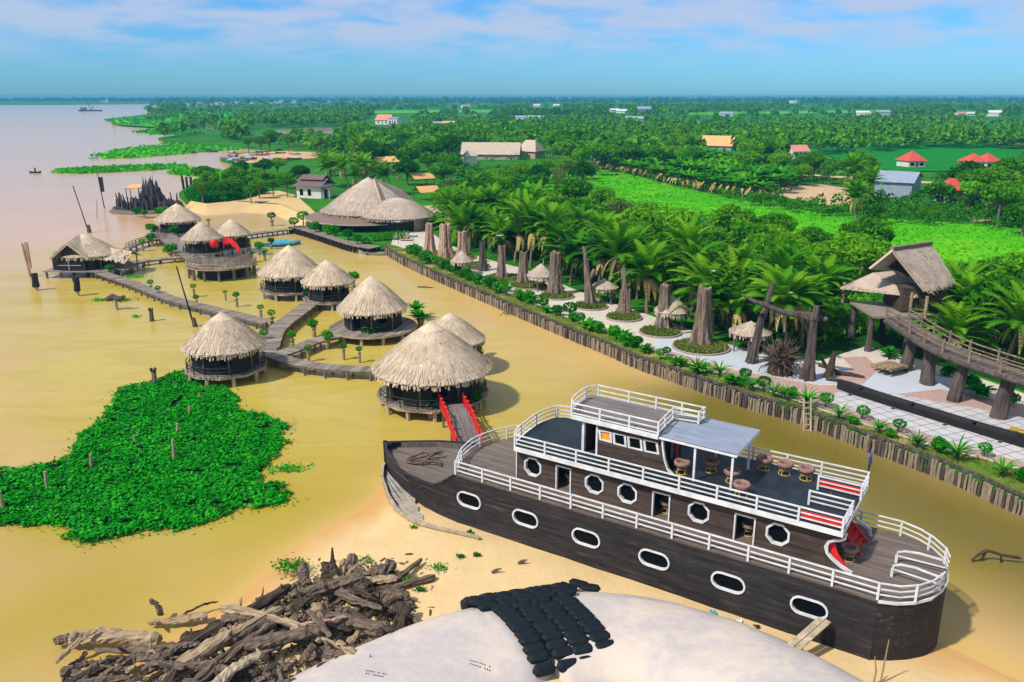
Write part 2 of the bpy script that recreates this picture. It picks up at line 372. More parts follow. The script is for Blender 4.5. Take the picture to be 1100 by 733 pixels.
def chain(pts, step):
    """points every step metres along a polyline, with headings"""
    pts = [Vector(p) for p in pts]; res = []; acc = 0.0
    for a, b in zip(pts[:-1], pts[1:]):
        L = (b - a).length; d = (b - a) / L
        while acc < L: res.append((a + d * acc, math.atan2(d.y, d.x))); acc += step
        acc -= L
    return res
def smooth_line(pts, sub=6):
    pts = [Vector(p) for p in pts]; P = [pts[0]] + pts + [pts[-1]]; res = []
    for i in range(1, len(P) - 2):
        for k in range(sub):
            t = k / sub; p0, p1, p2, p3 = P[i - 1], P[i], P[i + 1], P[i + 2]
            res.append(.5 * ((2 * p1) + (p2 - p0) * t + (2 * p0 - 5 * p1 + 4 * p2 - p3) * t * t + (3 * p1 - p0 - 3 * p2 + p3) * t ** 3))
    return res + [pts[-1]]
def holed(mb, outer, holes, fmap, thick):
    """flat wall with real openings; fmap(u, v, n) -> point, n runs 0..thick into the wall"""
    b = bmesh.new(); loops = []
    for lp in [outer] + holes:
        vs = [b.verts.new((u, v, 0)) for u, v in lp]; loops.append(vs)
        for i in range(len(vs)): b.edges.new((vs[i], vs[(i + 1) % len(vs)]))
    bmesh.ops.triangle_fill(b, edges=b.edges[:], use_beauty=True, use_dissolve=False, normal=(0, 0, 1))
    b.verts.index_update(); uv = [(v.co.x, v.co.y) for v in b.verts]; fs = [tuple(v.index for v in f.verts) for f in b.faces]
    idx = [[v.index for v in lp] for lp in loops]; n = len(uv)
    V = [fmap(u, v, 0) for u, v in uv] + [fmap(u, v, thick) for u, v in uv]
    F = fs + [tuple(i + n for i in f)[::-1] for f in fs]
    for lp in idx:
        for i in range(len(lp)): a, c = lp[i], lp[(i + 1) % len(lp)]; F.append((a, c, c + n, a + n))
    b.free(); mb.add(V, F)
def ring(mb, pin, pout, fmap, n0, n1):
    n = len(pin); V = [fmap(u, v, k) for k in (n0, n1) for lp in (pin, pout) for u, v in lp]; F = []
    for i in range(n):
        j = (i + 1) % n
        F += [(i, j, n + j, n + i), (2 * n + i, 3 * n + i, 3 * n + j, 2 * n + j), (i, 2 * n + i, 2 * n + j, j), (n + i, n + j, 3 * n + j, 3 * n + i)]
    mb.add(V, F)
def ngon(cu, cv, r, n=8, rot=None, sx=1.0):
    rot = math.pi / n if rot is None else rot
    return [(cu + sx * r * math.cos(2 * math.pi * i / n + rot), cv + r * math.sin(2 * math.pi * i / n + rot)) for i in range(n)]
def capsule(cu, cv, hw, hh, k=7):
    P = []
    for s_, base in ((1, -math.pi / 2), (-1, math.pi / 2)):
        for i in range(k + 1): a = base + math.pi * i / k; P.append((cu + s_ * (hw - hh) + hh * math.cos(a), cv + hh * math.sin(a)))
    return P
# ------------------------------------------------------------------ the setting: water, land, beach, sheets
LZ = 1.4
REV = [(1230, 590), (1100, 533), (1018, 497), (936, 467), (857, 437), (811, 425), (737, 400), (685, 382), (653, 368), (620, 355), (571, 335), (497, 304), (455, 286), (424, 271), (414, 263)]
REVW = L2(REV, LZ)
COAST = REV + [(405, 262), (370, 257), (342, 247), (330, 238), (322, 226), (300, 217), (262, 214), (222, 217), (200, 214), (192, 207), (205, 198), (240, 190), (262, 184), (262, 176), (236, 170),
               (250, 165), (310, 161), (250, 156), (180, 152), (170, 148), (216, 142), (190, 138), (130, 133), (112, 128), (165, 122), (186, 118), (160, 115.5), (230, 113.2)]
coast_w = L2(COAST, LZ)
land_poly = [(p.x, p.y) for p in coast_w] + [(-400, 9000), (9000, 9000), (9000, 10), (60, 10)]

# water sheet, finer near the camera so that the shallows can carry sediment colours
def axis(lo, hi, step, end0, end1, g=1.35):
    a = list(np.arange(lo, hi, step)); s_ = step; x = a[-1]
    while x < end1: s_ *= g; x += s_; a.append(x)
    s_ = step; x = lo; b = []
    while x > end0: s_ *= g; x -= s_; b.append(x)
    return np.array(b[::-1] + a)
SHORE_PX = [(-80, 850), (60, 775), (130, 728), (180, 692), (240, 652), (282, 618), (312, 592), (352, 564), (392, 540), (414, 518)]
BO = Vector((-3.65, 49.04, 0)); BA = R(-33.27); BD = Vector((math.cos(BA), math.sin(BA), 0)); BN = Vector((-BD.y, BD.x, 0))
def BW(x, y, z=0): return BO + BD * x + BN * y + Vector((0, 0, z))
shore_w = [gp(x, y, .05) for x, y in SHORE_PX] + [BW(-8, 3.8), BW(0, 4.2), BW(12, 4.5), BW(27, 4.2), BW(34, 2.0), BW(48, -1)]
beach_poly = [(p.x, p.y) for p in shore_w] + [(60, 5), (-70, 5)]
cove_px = [(205, 214), (222, 217), (262, 214), (300, 217), (322, 226), (330, 238), (342, 247)]
cove_w = [gp(x, y, .2) for x, y in cove_px]
X = axis(-75, 75, .75, -9000, 9000); Y = axis(16, 150, .75, -200, 9500)
GX, GY = np.meshgrid(X, Y)
din = in_poly_np(GX, GY, beach_poly); db = np.where(din, 0, dist_np(GX, GY, beach_poly))
wob = np.array([mnoise.noise(Vector((x * .12, y * .12, 0))) for x, y in zip(GX.ravel(), GY.ravel())]).reshape(GX.shape)
rev_up = [(p.x, p.y) for p in L2([(414, 266), (430, 278), (460, 294), (500, 313), (560, 341), (620, 366), (690, 394)], 0)]
dr = dist_np(GX, GY, rev_up, False); dc = dist_np(GX, GY, [(p.x, p.y) for p in cove_w], False)
bar = dist_np(GX, GY, [(p.x, p.y) for p in L2([(395, 505), (440, 455), (480, 430), (540, 380)], 0)], False)
shallow = np.maximum.reduce([np.exp(-np.maximum(db - .3 + wob * 1.5, 0) / 1.7) * .95, np.exp(-np.maximum(dr - 2.2 + wob * 1.6, 0) / 1.8) * .6, np.exp(-np.maximum(dc - 1 + wob, 0) / 5) * .55, np.exp(-(bar / 4.5) ** 2) * .22 * (1 + wob)])
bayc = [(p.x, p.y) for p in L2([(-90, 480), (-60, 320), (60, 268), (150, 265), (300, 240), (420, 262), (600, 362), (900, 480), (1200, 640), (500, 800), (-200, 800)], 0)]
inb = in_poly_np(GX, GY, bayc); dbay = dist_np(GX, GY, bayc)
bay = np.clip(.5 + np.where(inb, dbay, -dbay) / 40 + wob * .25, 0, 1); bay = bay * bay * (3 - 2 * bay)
me = bpy.data.meshes.new('river'); nx, ny = len(X), len(Y)
vs = np.stack([GX.ravel(), GY.ravel(), np.zeros(GX.size)], 1)
ii = np.arange(nx * ny).reshape(ny, nx); fs = np.stack([ii[:-1, :-1].ravel(), ii[:-1, 1:].ravel(), ii[1:, 1:].ravel(), ii[1:, :-1].ravel()], 1)
me.from_pydata(vs.tolist(), [], fs.tolist())
at = me.attributes.new('shallow', 'FLOAT', 'POINT'); at.data.foreach_set('value', shallow.ravel().astype(np.float32))
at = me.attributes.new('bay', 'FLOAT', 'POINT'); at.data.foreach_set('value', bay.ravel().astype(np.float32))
cnl = np.exp(-(dist_np(GX, GY, [(p.x, p.y) for p in L2([(760, 440), (880, 490), (980, 540), (1150, 610)], 0)], False) / 9.0) ** 2); at = me.attributes.new('canal', 'FLOAT', 'POINT'); at.data.foreach_set('value', (cnl * .9).ravel().astype(np.float32))
m, t, p, o = nodemat('silty_water')
sh = nn(t, 'ShaderNodeAttribute', attribute_name='shallow').outputs['Fac']; by = nn(t, 'ShaderNodeAttribute', attribute_name='bay').outputs['Fac']; cn_ = nn(t, 'ShaderNodeAttribute', attribute_name='canal').outputs['Fac']
v = coords(t); patch = noise(t, v, .05, 4, .55, .6); patch2 = noise(t, coords(t, (.35, 1.2, 1), rot=(0, 0, -.55)), .22, 6, .65, 1.0)
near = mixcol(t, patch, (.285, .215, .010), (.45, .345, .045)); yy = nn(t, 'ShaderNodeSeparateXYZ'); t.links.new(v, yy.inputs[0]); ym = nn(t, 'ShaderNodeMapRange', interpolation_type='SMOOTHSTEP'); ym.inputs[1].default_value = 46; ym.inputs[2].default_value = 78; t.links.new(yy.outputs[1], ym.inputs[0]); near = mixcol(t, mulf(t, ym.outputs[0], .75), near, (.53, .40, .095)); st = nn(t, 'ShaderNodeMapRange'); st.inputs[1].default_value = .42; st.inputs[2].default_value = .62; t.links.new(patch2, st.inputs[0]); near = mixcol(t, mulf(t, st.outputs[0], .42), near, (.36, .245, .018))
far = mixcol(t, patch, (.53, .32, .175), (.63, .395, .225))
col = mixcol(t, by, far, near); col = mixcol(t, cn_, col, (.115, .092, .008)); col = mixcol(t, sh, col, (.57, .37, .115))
t.links.new(col, p.inputs['Base Color']); p.inputs['Roughness'].default_value = .13; p.inputs['IOR'].default_value = 1.33; p.inputs['Specular IOR Level'].default_value = .12
v2 = coords(t, (1, 1.6, 1)); rip = mulf(t, noise(t, v2, 1.1, 4, .6), mulf(t, noise(t, v2, .18, 3), 1.2), 'ADD'); bump(t, p, mulf(t, rip, mulf(t, noise(t, coords(t, (.35, 1, 1), rot=(0, 0, .5)), 3.2, 3, .5), .5), 'ADD'), .24, .12)
me.materials.append(m); river = bpy.data.objects.new('river_water', me); COL.objects.link(river); tag(river, kind='structure')

# land with a steep edge down into the water
m, t, p, o = nodemat('land_ground'); v = coords(t)
n1 = noise(t, v, .012, 5, .6); n2 = noise(t, v, .3, 5, .65)
g = ramp(t, n1, [(.015, .12, .004), (.035, .23, .006), (.02, .15, .005), (.09, .26, .010)], [.3, .48, .58, .7])
g = mixcol(t, mulf(t, n2, .5), g, (.02, .06, .01)); t.links.new(g, p.inputs['Base Color']); p.inputs['Roughness'].default_value = .95
p.inputs['Specular IOR Level'].default_value = .1; bump(t, p, n2, .6, .3); M['land'] = m
mb = MB(); mb.prism(land_poly, -1.2, LZ); struct('land', mb, 'land', fix=True)
mb = MB(); mb.prism([(p.x, p.y) for p in L2([(-300, 113.2), (60, 112.6), (190, 111.4), (215, 110)], .8)] + [(-2500, 9300), (-9000, 9300), (-9000, 4200)], -1, .8); struct('far_bank', mb, 'land', fix=True)

# beach under the boat
bx, byy = np.arange(-62, 56, .45), np.arange(8, 66, .45); BX, BY = np.meshgrid(bx, byy)
ins = in_poly_np(BX, BY, beach_poly); dd = dist_np(BX, BY, [(p.x, p.y) for p in shore_w], False); sd = np.where(ins, dd, -dd)
nz = np.array([mnoise.fractal(Vector((x * .25, y * .25, 3)), 1.0, 2.0, 4) for x, y in zip(BX.ravel(), BY.ravel())]).reshape(BX.shape)
bz = np.where(sd < 6, sd * .085, .51 + (sd - 6) * .02) + nz * .07 * np.clip(sd * .5 + .6, 0, 1)
bz = np.clip(bz, -.8, 1.1)
def sand_h(x, y):
    i = min(max(int((x + 62) / .45), 0), len(bx) - 1); j = min(max(int((y - 8) / .45), 0), len(byy) - 1); return float(bz[j, i])
me = bpy.data.meshes.new('beach'); k = np.arange(BX.size).reshape(BX.shape)
fs = np.stack([k[:-1, :-1].ravel(), k[:-1, 1:].ravel(), k[1:, 1:].ravel(), k[1:, :-1].ravel()], 1)
me.from_pydata(np.stack([BX.ravel(), BY.ravel(), bz.ravel()], 1).tolist(), [], fs.tolist()); me.polygons.foreach_set('use_smooth', [True] * len(me.polygons))
at = me.attributes.new('wet', 'FLOAT', 'POINT'); at.data.foreach_set('value', np.clip(1.15 - (sd + nz * 1.2) / 2.6, 0, 1).ravel().astype(np.float32))
m, t, p, o = nodemat('river_sand'); v = coords(t); wet = nn(t, 'ShaderNodeAttribute', attribute_name='wet').outputs['Fac']
a = noise(t, v, .5, 6, .65); b_ = noise(t, v, 6, 4, .7); c_ = noise(t, coords(t, (1, .35, 1), rot=(0, 0, .7)), 1.4, 5, .6)
s1 = mixcol(t, a, (.58, .39, .165), (.80, .585, .30)); s1 = mixcol(t, mulf(t, c_, .45), s1, (.60, .42, .22))
spk = nn(t, 'ShaderNodeMath', operation='GREATER_THAN'); spk.inputs[1].default_value = .70; t.links.new(noise(t, v, 3.2, 5, .75), spk.inputs[0])
s1 = mixcol(t, mulf(t, spk.outputs[0], .45), s1, (.22, .16, .09))
t.links.new(mixcol(t, mulf(t, wet, .9), s1, (.56, .30, .095)), p.inputs['Base Color']); p.inputs['Roughness'].default_value = .9; p.inputs['Specular IOR Level'].default_value = .15
bump(t, p, mulf(t, mulf(t, a, 2.0), mulf(t, b_, .4), 'ADD'), .55, .12); M['sand'] = m
me.materials.append(m); bo = bpy.data.objects.new('sand_beach', me); COL.objects.link(bo); tag(bo, kind='structure')

def sheet(name, px, z, mat, zero=LZ):
    w = L2(px, z); mb = MB(); mb.add([(q.x, q.y, z) for q in w], [tuple(range(len(w)))]); o = struct(name, mb, mat)
    b = bmesh.new(); b.from_mesh(o.data); bmesh.ops.recalc_face_normals(b, faces=b.faces)
    for f in b.faces:
        if f.normal.z < 0: f.normal_flip()
    bmesh.ops.triangulate(b, faces=b.faces); b.to_mesh(o.data); b.free(); return o
def ground_mat(name, cols, s1=.08, s2=1.2, pos=None, bmp=.5, mix2=.4, dark=None):
    m, t, p, o = nodemat(name); v = coords(t); n1 = noise(t, v, s1, 4, .6, .4); n2 = noise(t, v, s2, 5, .7)
    c = ramp(t, n1, cols, pos); c = mixcol(t, mulf(t, n2, mix2), c, dark or tuple(x * .45 for x in cols[0]))
    t.links.new(c, p.inputs['Base Color']); p.inputs['Roughness'].default_value = .95; p.inputs['Specular IOR Level'].default_value = .1
    bump(t, p, n2, bmp, .15); M[name] = m; return m
ground_mat('bright_field', [(.045, .36, .001), (.085, .48, .002), (.20, .52, .003)], .09, 1.1, [.32, .5, .66], .7, .45, (.03, .13, .006))
ground_mat('rice_field', [(.003, .16, .010), (.008, .24, .014)], .03, .6, None, .5, .25)
ground_mat('bare_dirt', [(.48, .27, .15), (.62, .41, .24), (.50, .40, .28)], .1, .8, None, .3, .3)
ground_mat('bank_grass', [(.20, .19, .03), (.10, .20, .014), (.42, .31, .11)], .35, 3.0, [.35, .5, .68], .6, .35, (.06, .09, .015))
ground_mat('lawn_undergrowth', [(.006, .055, .003), (.012, .085, .004)], .2, 2, None, .5, .4)  # deep green of the dark undergrowth
ground_mat('cove_sand', [(.55, .36, .14), (.72, .52, .26)], .2, 2, None, .3, .25, (.3, .2, .1))
ground_mat('white_path', [(.46, .37, .28), (.60, .53, .46), (.52, .42, .30)], .25, 5, None, .15, .22, (.4, .34, .26))
t = M['white_path'].node_tree; p = t.nodes['Principled BSDF']; src = p.inputs['Base Color'].links[0].from_socket
k_ = nn(t, 'ShaderNodeMapRange'); k_.inputs[1].default_value = .55; k_.inputs[2].default_value = .72; t.links.new(noise(t, coords(t), .8, 6, .7), k_.inputs[0]); t.links.new(mixcol(t, mulf(t, k_.outputs[0], .7), src, (.36, .26, .12)), p.inputs['Base Color'])
ground_mat('grey_path', [(.42, .45, .50), (.55, .57, .60)], .25, 5, None, .15, .25, (.3, .3, .32))
ground_mat('earth_bed', [(.10, .07, .04), (.17, .12, .06)], .5, 4, None, .5, .4)
ground_mat('quay_sand', [(.62, .33, .15), (.68, .48, .28)], .1, 1, None, .3, .3)
# pink pavers and the tiled panel
def brick_mat(name, a, b, mortar, sc, bw, rh, ms, rot=0.0, nz=.35):
    m, t, p, o = nodemat(name); v = coords(t, rot=(0, 0, rot)); br = nn(t, 'ShaderNodeTexBrick', offset=.5 if bw != rh else 0.0)
    br.inputs['Scale'].default_value = sc; br.inputs['Brick Width'].default_value = bw; br.inputs['Row Height'].default_value = rh; br.inputs['Mortar Size'].default_value = ms
    br.inputs['Color1'].default_value = (*a, 1); br.inputs['Color2'].default_value = (*b, 1); br.inputs['Mortar'].default_value = (*mortar, 1); t.links.new(v, br.inputs['Vector'])
    c = mixcol(t, mulf(t, noise(t, coords(t), 1.5, 5, .65), nz), br.outputs[0], tuple(x * .45 for x in a)); t.links.new(c, p.inputs['Base Color'])
    p.inputs['Roughness'].default_value = .9; bump(t, p, br.outputs['Fac'], .3, .01); M[name] = m
brick_mat('pink_pavers', (.50, .29, .245), (.60, .40, .34), (.3, .2, .17), 1, .24, .12, .012, .4, .5)
brick_mat('tile_panel', (.50, .485, .50), (.60, .55, .52), (.05, .06, .05), 1, 1.1, 1.1, .035, BA + .18, .35)

PATH_LO = [(420, 263), (440, 268), (470, 282), (520, 306), (560, 321), (600, 338), (650, 356), (700, 376), (750, 394), (800, 412), (850, 429), (900, 447), (950, 463), (1000, 479), (1060, 494), (1150, 524)]
PATH_HI = [(1150, 440), (1040, 402), (990, 387), (930, 372), (880, 388), (830, 383), (780, 370), (730, 350), (690, 336), (640, 320), (600, 304), (560, 288), (520, 278), (480, 262), (455, 244), (425, 247)]
sheet('bank_strip', REV[1:] + [(430, 262)] + PATH_LO[1:] + [(1150, 560)], LZ + .012, 'bank_grass')
sheet('garden_path', PATH_LO + PATH_HI, LZ + .024, 'white_path')
sheet('grey_plaza', [(700, 374), (760, 388), (830, 404), (880, 412), (905, 412), (960, 425), (1050, 445), (1060, 425), (990, 400), (940, 392), (880, 396), (800, 374), (740, 360), (710, 356)], LZ + .036, 'grey_path')
sheet('paved_walk', [(690, 372), (750, 392), (800, 410), (850, 427), (900, 445), (950, 461), (1000, 477), (1060, 492), (1150, 518), (1150, 440), (1080, 432), (1010, 418), (960, 424), (920, 416), (905, 414), (880, 414), (830, 405), (780, 396), (730, 380)], LZ + .048, 'pink_pavers')
sheet('pavement_branch', [(890, 408), (925, 414), (945, 396), (930, 383), (905, 384), (915, 395)], LZ + .050, 'pink_pavers')
sheet('tiled_floor', [(884, 430), (906, 417), (960, 423), (1020, 434), (1080, 444), (1150, 462), (1150, 512), (1100, 497), (1040, 481), (980, 462), (930, 446)], LZ + .060, 'tile_panel')
sheet('lawn', [(820, 386), (880, 392), (905, 386), (930, 378), (1000, 386), (1100, 420), (1150, 440), (1150, 330), (1000, 330), (900, 340), (800, 345), (740, 330)], LZ + .010, 'lawn_undergrowth')
sheet('green_field', [(535, 197), (560, 190), (600, 183), (640, 178), (700, 193), (760, 208), (830, 222), (910, 232), (1000, 238), (1150, 246), (1400, 262), (1400, 350), (1150, 312), (1010, 284), (920, 268), (850, 252), (780, 243), (720, 226), (650, 214), (590, 215), (550, 212)], LZ + .05, 'bright_field')
sheet('rice_field', [(880, 160), (940, 156), (1000, 154), (1056, 156), (1100, 162), (1090, 176), (1030, 184), (960, 184), (900, 172)], LZ + .3, 'rice_field')
sheet('far_field', [(330, 120), (480, 118), (640, 119), (645, 121.5), (480, 121), (330, 123)], LZ + .4, 'bright_field')
sheet('far_field', [(740, 121), (900, 118.5), (1100, 119.5), (1100, 121.5), (900, 121.5), (740, 124)], LZ + .4, 'bright_field')
sheet('far_field', [(560, 128), (700, 126), (760, 127), (700, 129.5), (560, 130.5)], LZ + .4, 'rice_field')
sheet('bare_plot', [(826, 208), (845, 200), (880, 198), (915, 203), (920, 218), (900, 222), (862, 216)], LZ + .09, 'bare_dirt')
sheet('dirt_track', [(1040, 234), (1062, 231), (1068, 237), (1045, 239)], LZ + .09, 'bare_dirt')
sheet('farm_lane', [(850, 186), (930, 191), (1010, 196), (1010, 198), (930, 193), (850, 188)], LZ + .12, 'cove_sand')
sheet('cove_beach', [(250, 216), (262, 216), (300, 219), (322, 228), (332, 236), (342, 232), (332, 222), (318, 210), (300, 205), (285, 206), (268, 212)], LZ + .03, 'cove_sand')
mb = MB(); cw = [(p.x, p.y) for p in L2([(205, 216), (222, 219), (262, 215), (300, 218), (322, 227), (331, 238)], LZ)]
lo = [(p.x, p.y) for p in L2([(196, 226), (222, 233), (262, 230), (294, 232), (313, 240), (327, 251)], -.1)]
mb.add([(x, y, LZ + .03) for x, y in cw] + [(x, y, -.15) for x, y in lo], [(i, i + 1, 7 + i, 6 + i) for i in range(5)]); struct('cove_slope', mb, 'cove_sand', fix=True)
sheet('boat_yard', [(238, 170), (262, 165), (310, 162), (345, 164), (340, 170), (300, 172), (262, 176)], LZ + .1, 'quay_sand')
M['pond_water'] = mat_plain('pond_water', (.30, .21, .14), (.36, .26, .18), .15, .05, bmp=0)
sheet('pond_water', [(285, 141), (330, 137), (372, 137), (366, 143), (330, 146), (296, 146)], LZ + .15, 'pond_water')
sheet('backwater', [(205, 135), (240, 133), (262, 134), (255, 138), (225, 139)], LZ + .15, 'pond_water')
sheet('marsh_pool', [(1052, 152), (1080, 149), (1150, 151), (1150, 157), (1085, 156)], LZ + .35, 'pond_water')
# ------------------------------------------------------------------ the big wooden boat, built in its own axes (x aft, y away from the camera, z up)
boat = thing('wooden_boat', 'dark timber ship with white railings and octagonal windows aground on the sandbank', 'ship', BO, BA)
CY, HB, DZ, UZ, SZ = 3.65, 3.65, 3.8, 6.1, 8.45
def near(u, v, n): return (u, n, v)
# stations of the deck edge: x, half width, edge height, half width at the bottom
ST = [(-9.1, .10, 2.45, .02), (-8.3, .95, 2.38, .2), (-7.3, 1.75, 2.35, .75), (-6.2, 2.5, 2.36, 1.35), (-4.6, 3.2, 2.38, 2.1), (-3.1, 3.52, 2.4, 2.75), (-1.9, 3.62, 2.45, 3.15), (-1.3, 3.64, 2.72, 3.3), (-.6, 3.65, 3.25, 3.45), (0, 3.65, 3.72, 3.55)]
AFT = [(25.4, 3.65, 3.72, 3.5), (26.2, 3.35, 3.72, 2.9), (26.9, 2.8, 3.72, 2.2), (27.5, 2.0, 3.72, 1.4), (27.85, .9, 3.72, .6), (27.95, .02, 3.72, .02)]
mb = MB(); NZ = 7
def skin(stn, sgn, flare=1.0):
    V = []
    for x, b, z, bb in stn:
        for k in range(NZ):
            f = k / (NZ - 1); V.append((x, CY + sgn * (bb + (b - bb) * f ** .7), -.5 + (z + .5) * f))
    F = []
    for i in range(len(stn) - 1):
        for k in range(NZ - 1):
            q = (i * NZ + k, (i + 1) * NZ + k, (i + 1) * NZ + k + 1, i * NZ + k + 1); F.append(q if sgn < 0 else q[::-1])
    mb.add(V, F)
skin(ST, -1); skin(ST, 1); skin(AFT, -1); skin(AFT, 1)
PORT = [(1.10, 2.24), (5.35, 2.2), (9.55, 2.18), (13.85, 2.18), (18.1, 2.18), (22.3, 2.2)]
def pcap(cx, cz, grow=0): return capsule(cx, cz, .88 + grow, .45 + grow)
holed(mb, [(0, -.5), (25.4, -.5), (25.4, 3.72), (0, 3.72)], [pcap(*q) for q in PORT], lambda u, v, n: (u, n + .03 * (1 - (v + .5) / 4.2), v), .14)
mb.add([(0, 7.3, -.5), (25.4, 7.3, -.5), (25.4, 7.3, 3.72), (0, 7.3, 3.72)], [(3, 2, 1, 0)])
hull = mb.build('hull', 'dark_hull', boat)
hull['label'] = 'dark weathered plank hull'
for q in PORT:
    mb = MB(); ring(mb, pcap(*q, -.03), pcap(*q, .065), near, -.07, .10); f = mb.build('porthole_frame', 'white', boat)
    mb = MB(); P = pcap(*q, -.02); mb.add([(u, .11, v) for u, v in P], [tuple(range(len(P)))[::-1]]); mb.build('pane', 'glass', f)
# gunwale cap of the bow, foredeck inside it, stem post
mb = MB()
for sg in (-1, 1):
    mb.strip([(x, CY + sg * max(b - .05, 0), z + .05) for x, b, z, bb in ST], .2, .12)
gun = mb.build('gunwale', 'dark_hull', boat)
mb = MB(); fl = [(x, CY - max(b - .12, .02)) for x, b, z, bb in ST[:8]] + [(-.9, CY - 3.3), (-1.15, CY), (-.9, CY + 3.3)] + [(x, CY + max(b - .12, .02)) for x, b, z, bb in ST[:8]][::-1]
mb.prism(fl, 1.9, 2.02)
mb.build('foredeck', 'deck_brown', boat)
mb = MB()
for sg in (-1, 1):
    mb.strip([(x, CY + sg * max(b - .22, .0), 2.2) for x, b, z, bb in ST[1:7]], .05, .42)
mb.build('bulwark', 'deck_brown', boat)
mb = MB(); mb.beam((-9.15, CY, -.3), (-9.2, CY, 2.62), .2, .26, Vector((1, 0, 0))); mb.box((-8.85, CY, 2.5), (.5, .3, .14)); mb.build('stem_post', 'dark', boat)
mb = MB(); mb.box((-1.75, 1.1, 2.06), (.9, .7, .06), .2); mb.build('hatch', 'metal_sheet', boat)
# main deck with its curved front
front = [(0, 0), (-.25, .6), (-.75, 1.6), (-1.1, 2.8), (-1.2, CY), (-1.15, 4.6), (-.9, 5.6), (-.4, 6.6), (0, 7.3)]
back = [(x, CY + b) for x, b, z, bb in AFT] + [(x, CY - b) for x, b, z, bb in AFT][::-1]
mb = MB(); mb.prism(front + back, 3.66, DZ); mb.build('main_deck', 'deck_brown', boat, fix=True)
mb = MB(); P = [(x - .02, y) for x, y in front]
mb.add([(x, y, 1.95) for x, y in P] + [(x, y, 3.68) for x, y in P], [(i, i + 1, 9 + i + 1, 9 + i) for i in range(8)]); mb.build('bulkhead', 'dark_hull', boat)
mb = MB(); mb.strip([(x, y, 3.70) for x, y in [(x, CY + b + .04) for x, b, z, bb in AFT] + [(x, CY - b - .04) for x, b, z, bb in AFT][::-1]], .08, .14); mb.build('stern_band', 'white', boat)

def railing(name, pts, h, posts, bars=(1.0, .64, .3), parent=boat, w=.07):
    """a white rail: bars through the points, posts as pieces of their own"""
    mb = MB()
    for k in bars: mb.strip([(x, y, z + h * k) for x, y, z in pts], w if k == 1 else w * .8, .07 if k == 1 else .06)
    r_ = mb.build(name, 'white', parent); src = None
    for (x, y, z) in posts:
        if src is None:
            pm = MB(); pm.box((0, 0, h / 2 + .01), (.11, .11, h + .06)); src = pm.build('post', 'white', r_); src.location = (x, y, z)
        else:
            c = src.copy(); COL.objects.link(c); c.parent = r_; c.location = (x, y, z); 
            if abs(c.scale.z - 1) > 0: pass
    return r_
RH = .86
nearposts = [(x, 0.0, DZ) for x in np.linspace(0.05, 25.35, 13)]
aft_rail = [(25.4, .03), (26.3, .3), (27.0, .9), (27.5, 1.7), (27.85, 2.8)]
railing('main_railing', [(0.05, .03, DZ), (25.4, .03, DZ)] + [(x, y, DZ) for x, y in aft_rail[1:]], RH, nearposts + [(26.9, .8, DZ), (27.75, 2.5, DZ)])
aft_far = [(27.85, 4.5), (27.6, 5.3), (26.9, 6.2), (26.2, 6.75), (25.2, 7.15)]
railing('far_railing', [(x, y, DZ) for x, y in aft_far] + [(0, 7.25, DZ)] , RH, [(27.6, 5.3, DZ), (26.7, 6.35, DZ), (25.2, 7.12, DZ)] + [(x, 7.22, DZ) for x in (23.1, 21, 18.8, 16.7, 14.5, 12.4, 10.2, 8, 5.8, 3.7, 1.6)])
fr = smooth_line([(0.05, .03, DZ), (-.2, .55, DZ), (-.75, 1.6, DZ), (-1.08, 2.8, DZ), (-1.2, CY, DZ), (-1.1, 4.6, DZ), (-.85, 5.6, DZ), (-.35, 6.6, DZ), (0, 7.25, DZ)], 3)
railing('bow_railing', [tuple(q) for q in fr], RH, [(-1.12, 4.4, DZ), (-.35, 6.55, DZ), (-.85, 1.9, DZ)])
for yy, xs in ((2.5, 25.55), (4.0, 25.5)):
    arc = [(xs, yy, DZ + .15), (xs + .02, yy, DZ + .62), (xs + .35, yy, DZ + .78), (xs + 1.0, yy + (yy - CY) * .05, DZ + .86), (27.75, yy + (yy - CY) * .2, DZ + .8)]
    mb = MB(); mb.strip(arc, .09, .08); mb.beam((xs + .02, yy, DZ + .42), (27.75, yy + (yy - CY) * .2, DZ + .42), .06, .06); mb.box((xs, yy, DZ + .22), (.13, .13, .45)); mb.build('stern_rail', 'white', boat)

# lower deck house
WY, WX0, WX1, WT = 1.72, 3.62, 23.3, 5.9
OCT = [(4.8, 4.83), (9.11, 4.82), (11.27, 4.8), (15.62, 4.84), (19.99, 4.83)]
DOOR = [(6.5, 7.5), (12.88, 13.9), (17.68, 18.76)]
outer = [(WX0, DZ)]
for a, b in DOOR: outer += [(a, DZ), (a, 5.36), (b, 5.36), (b, DZ)]
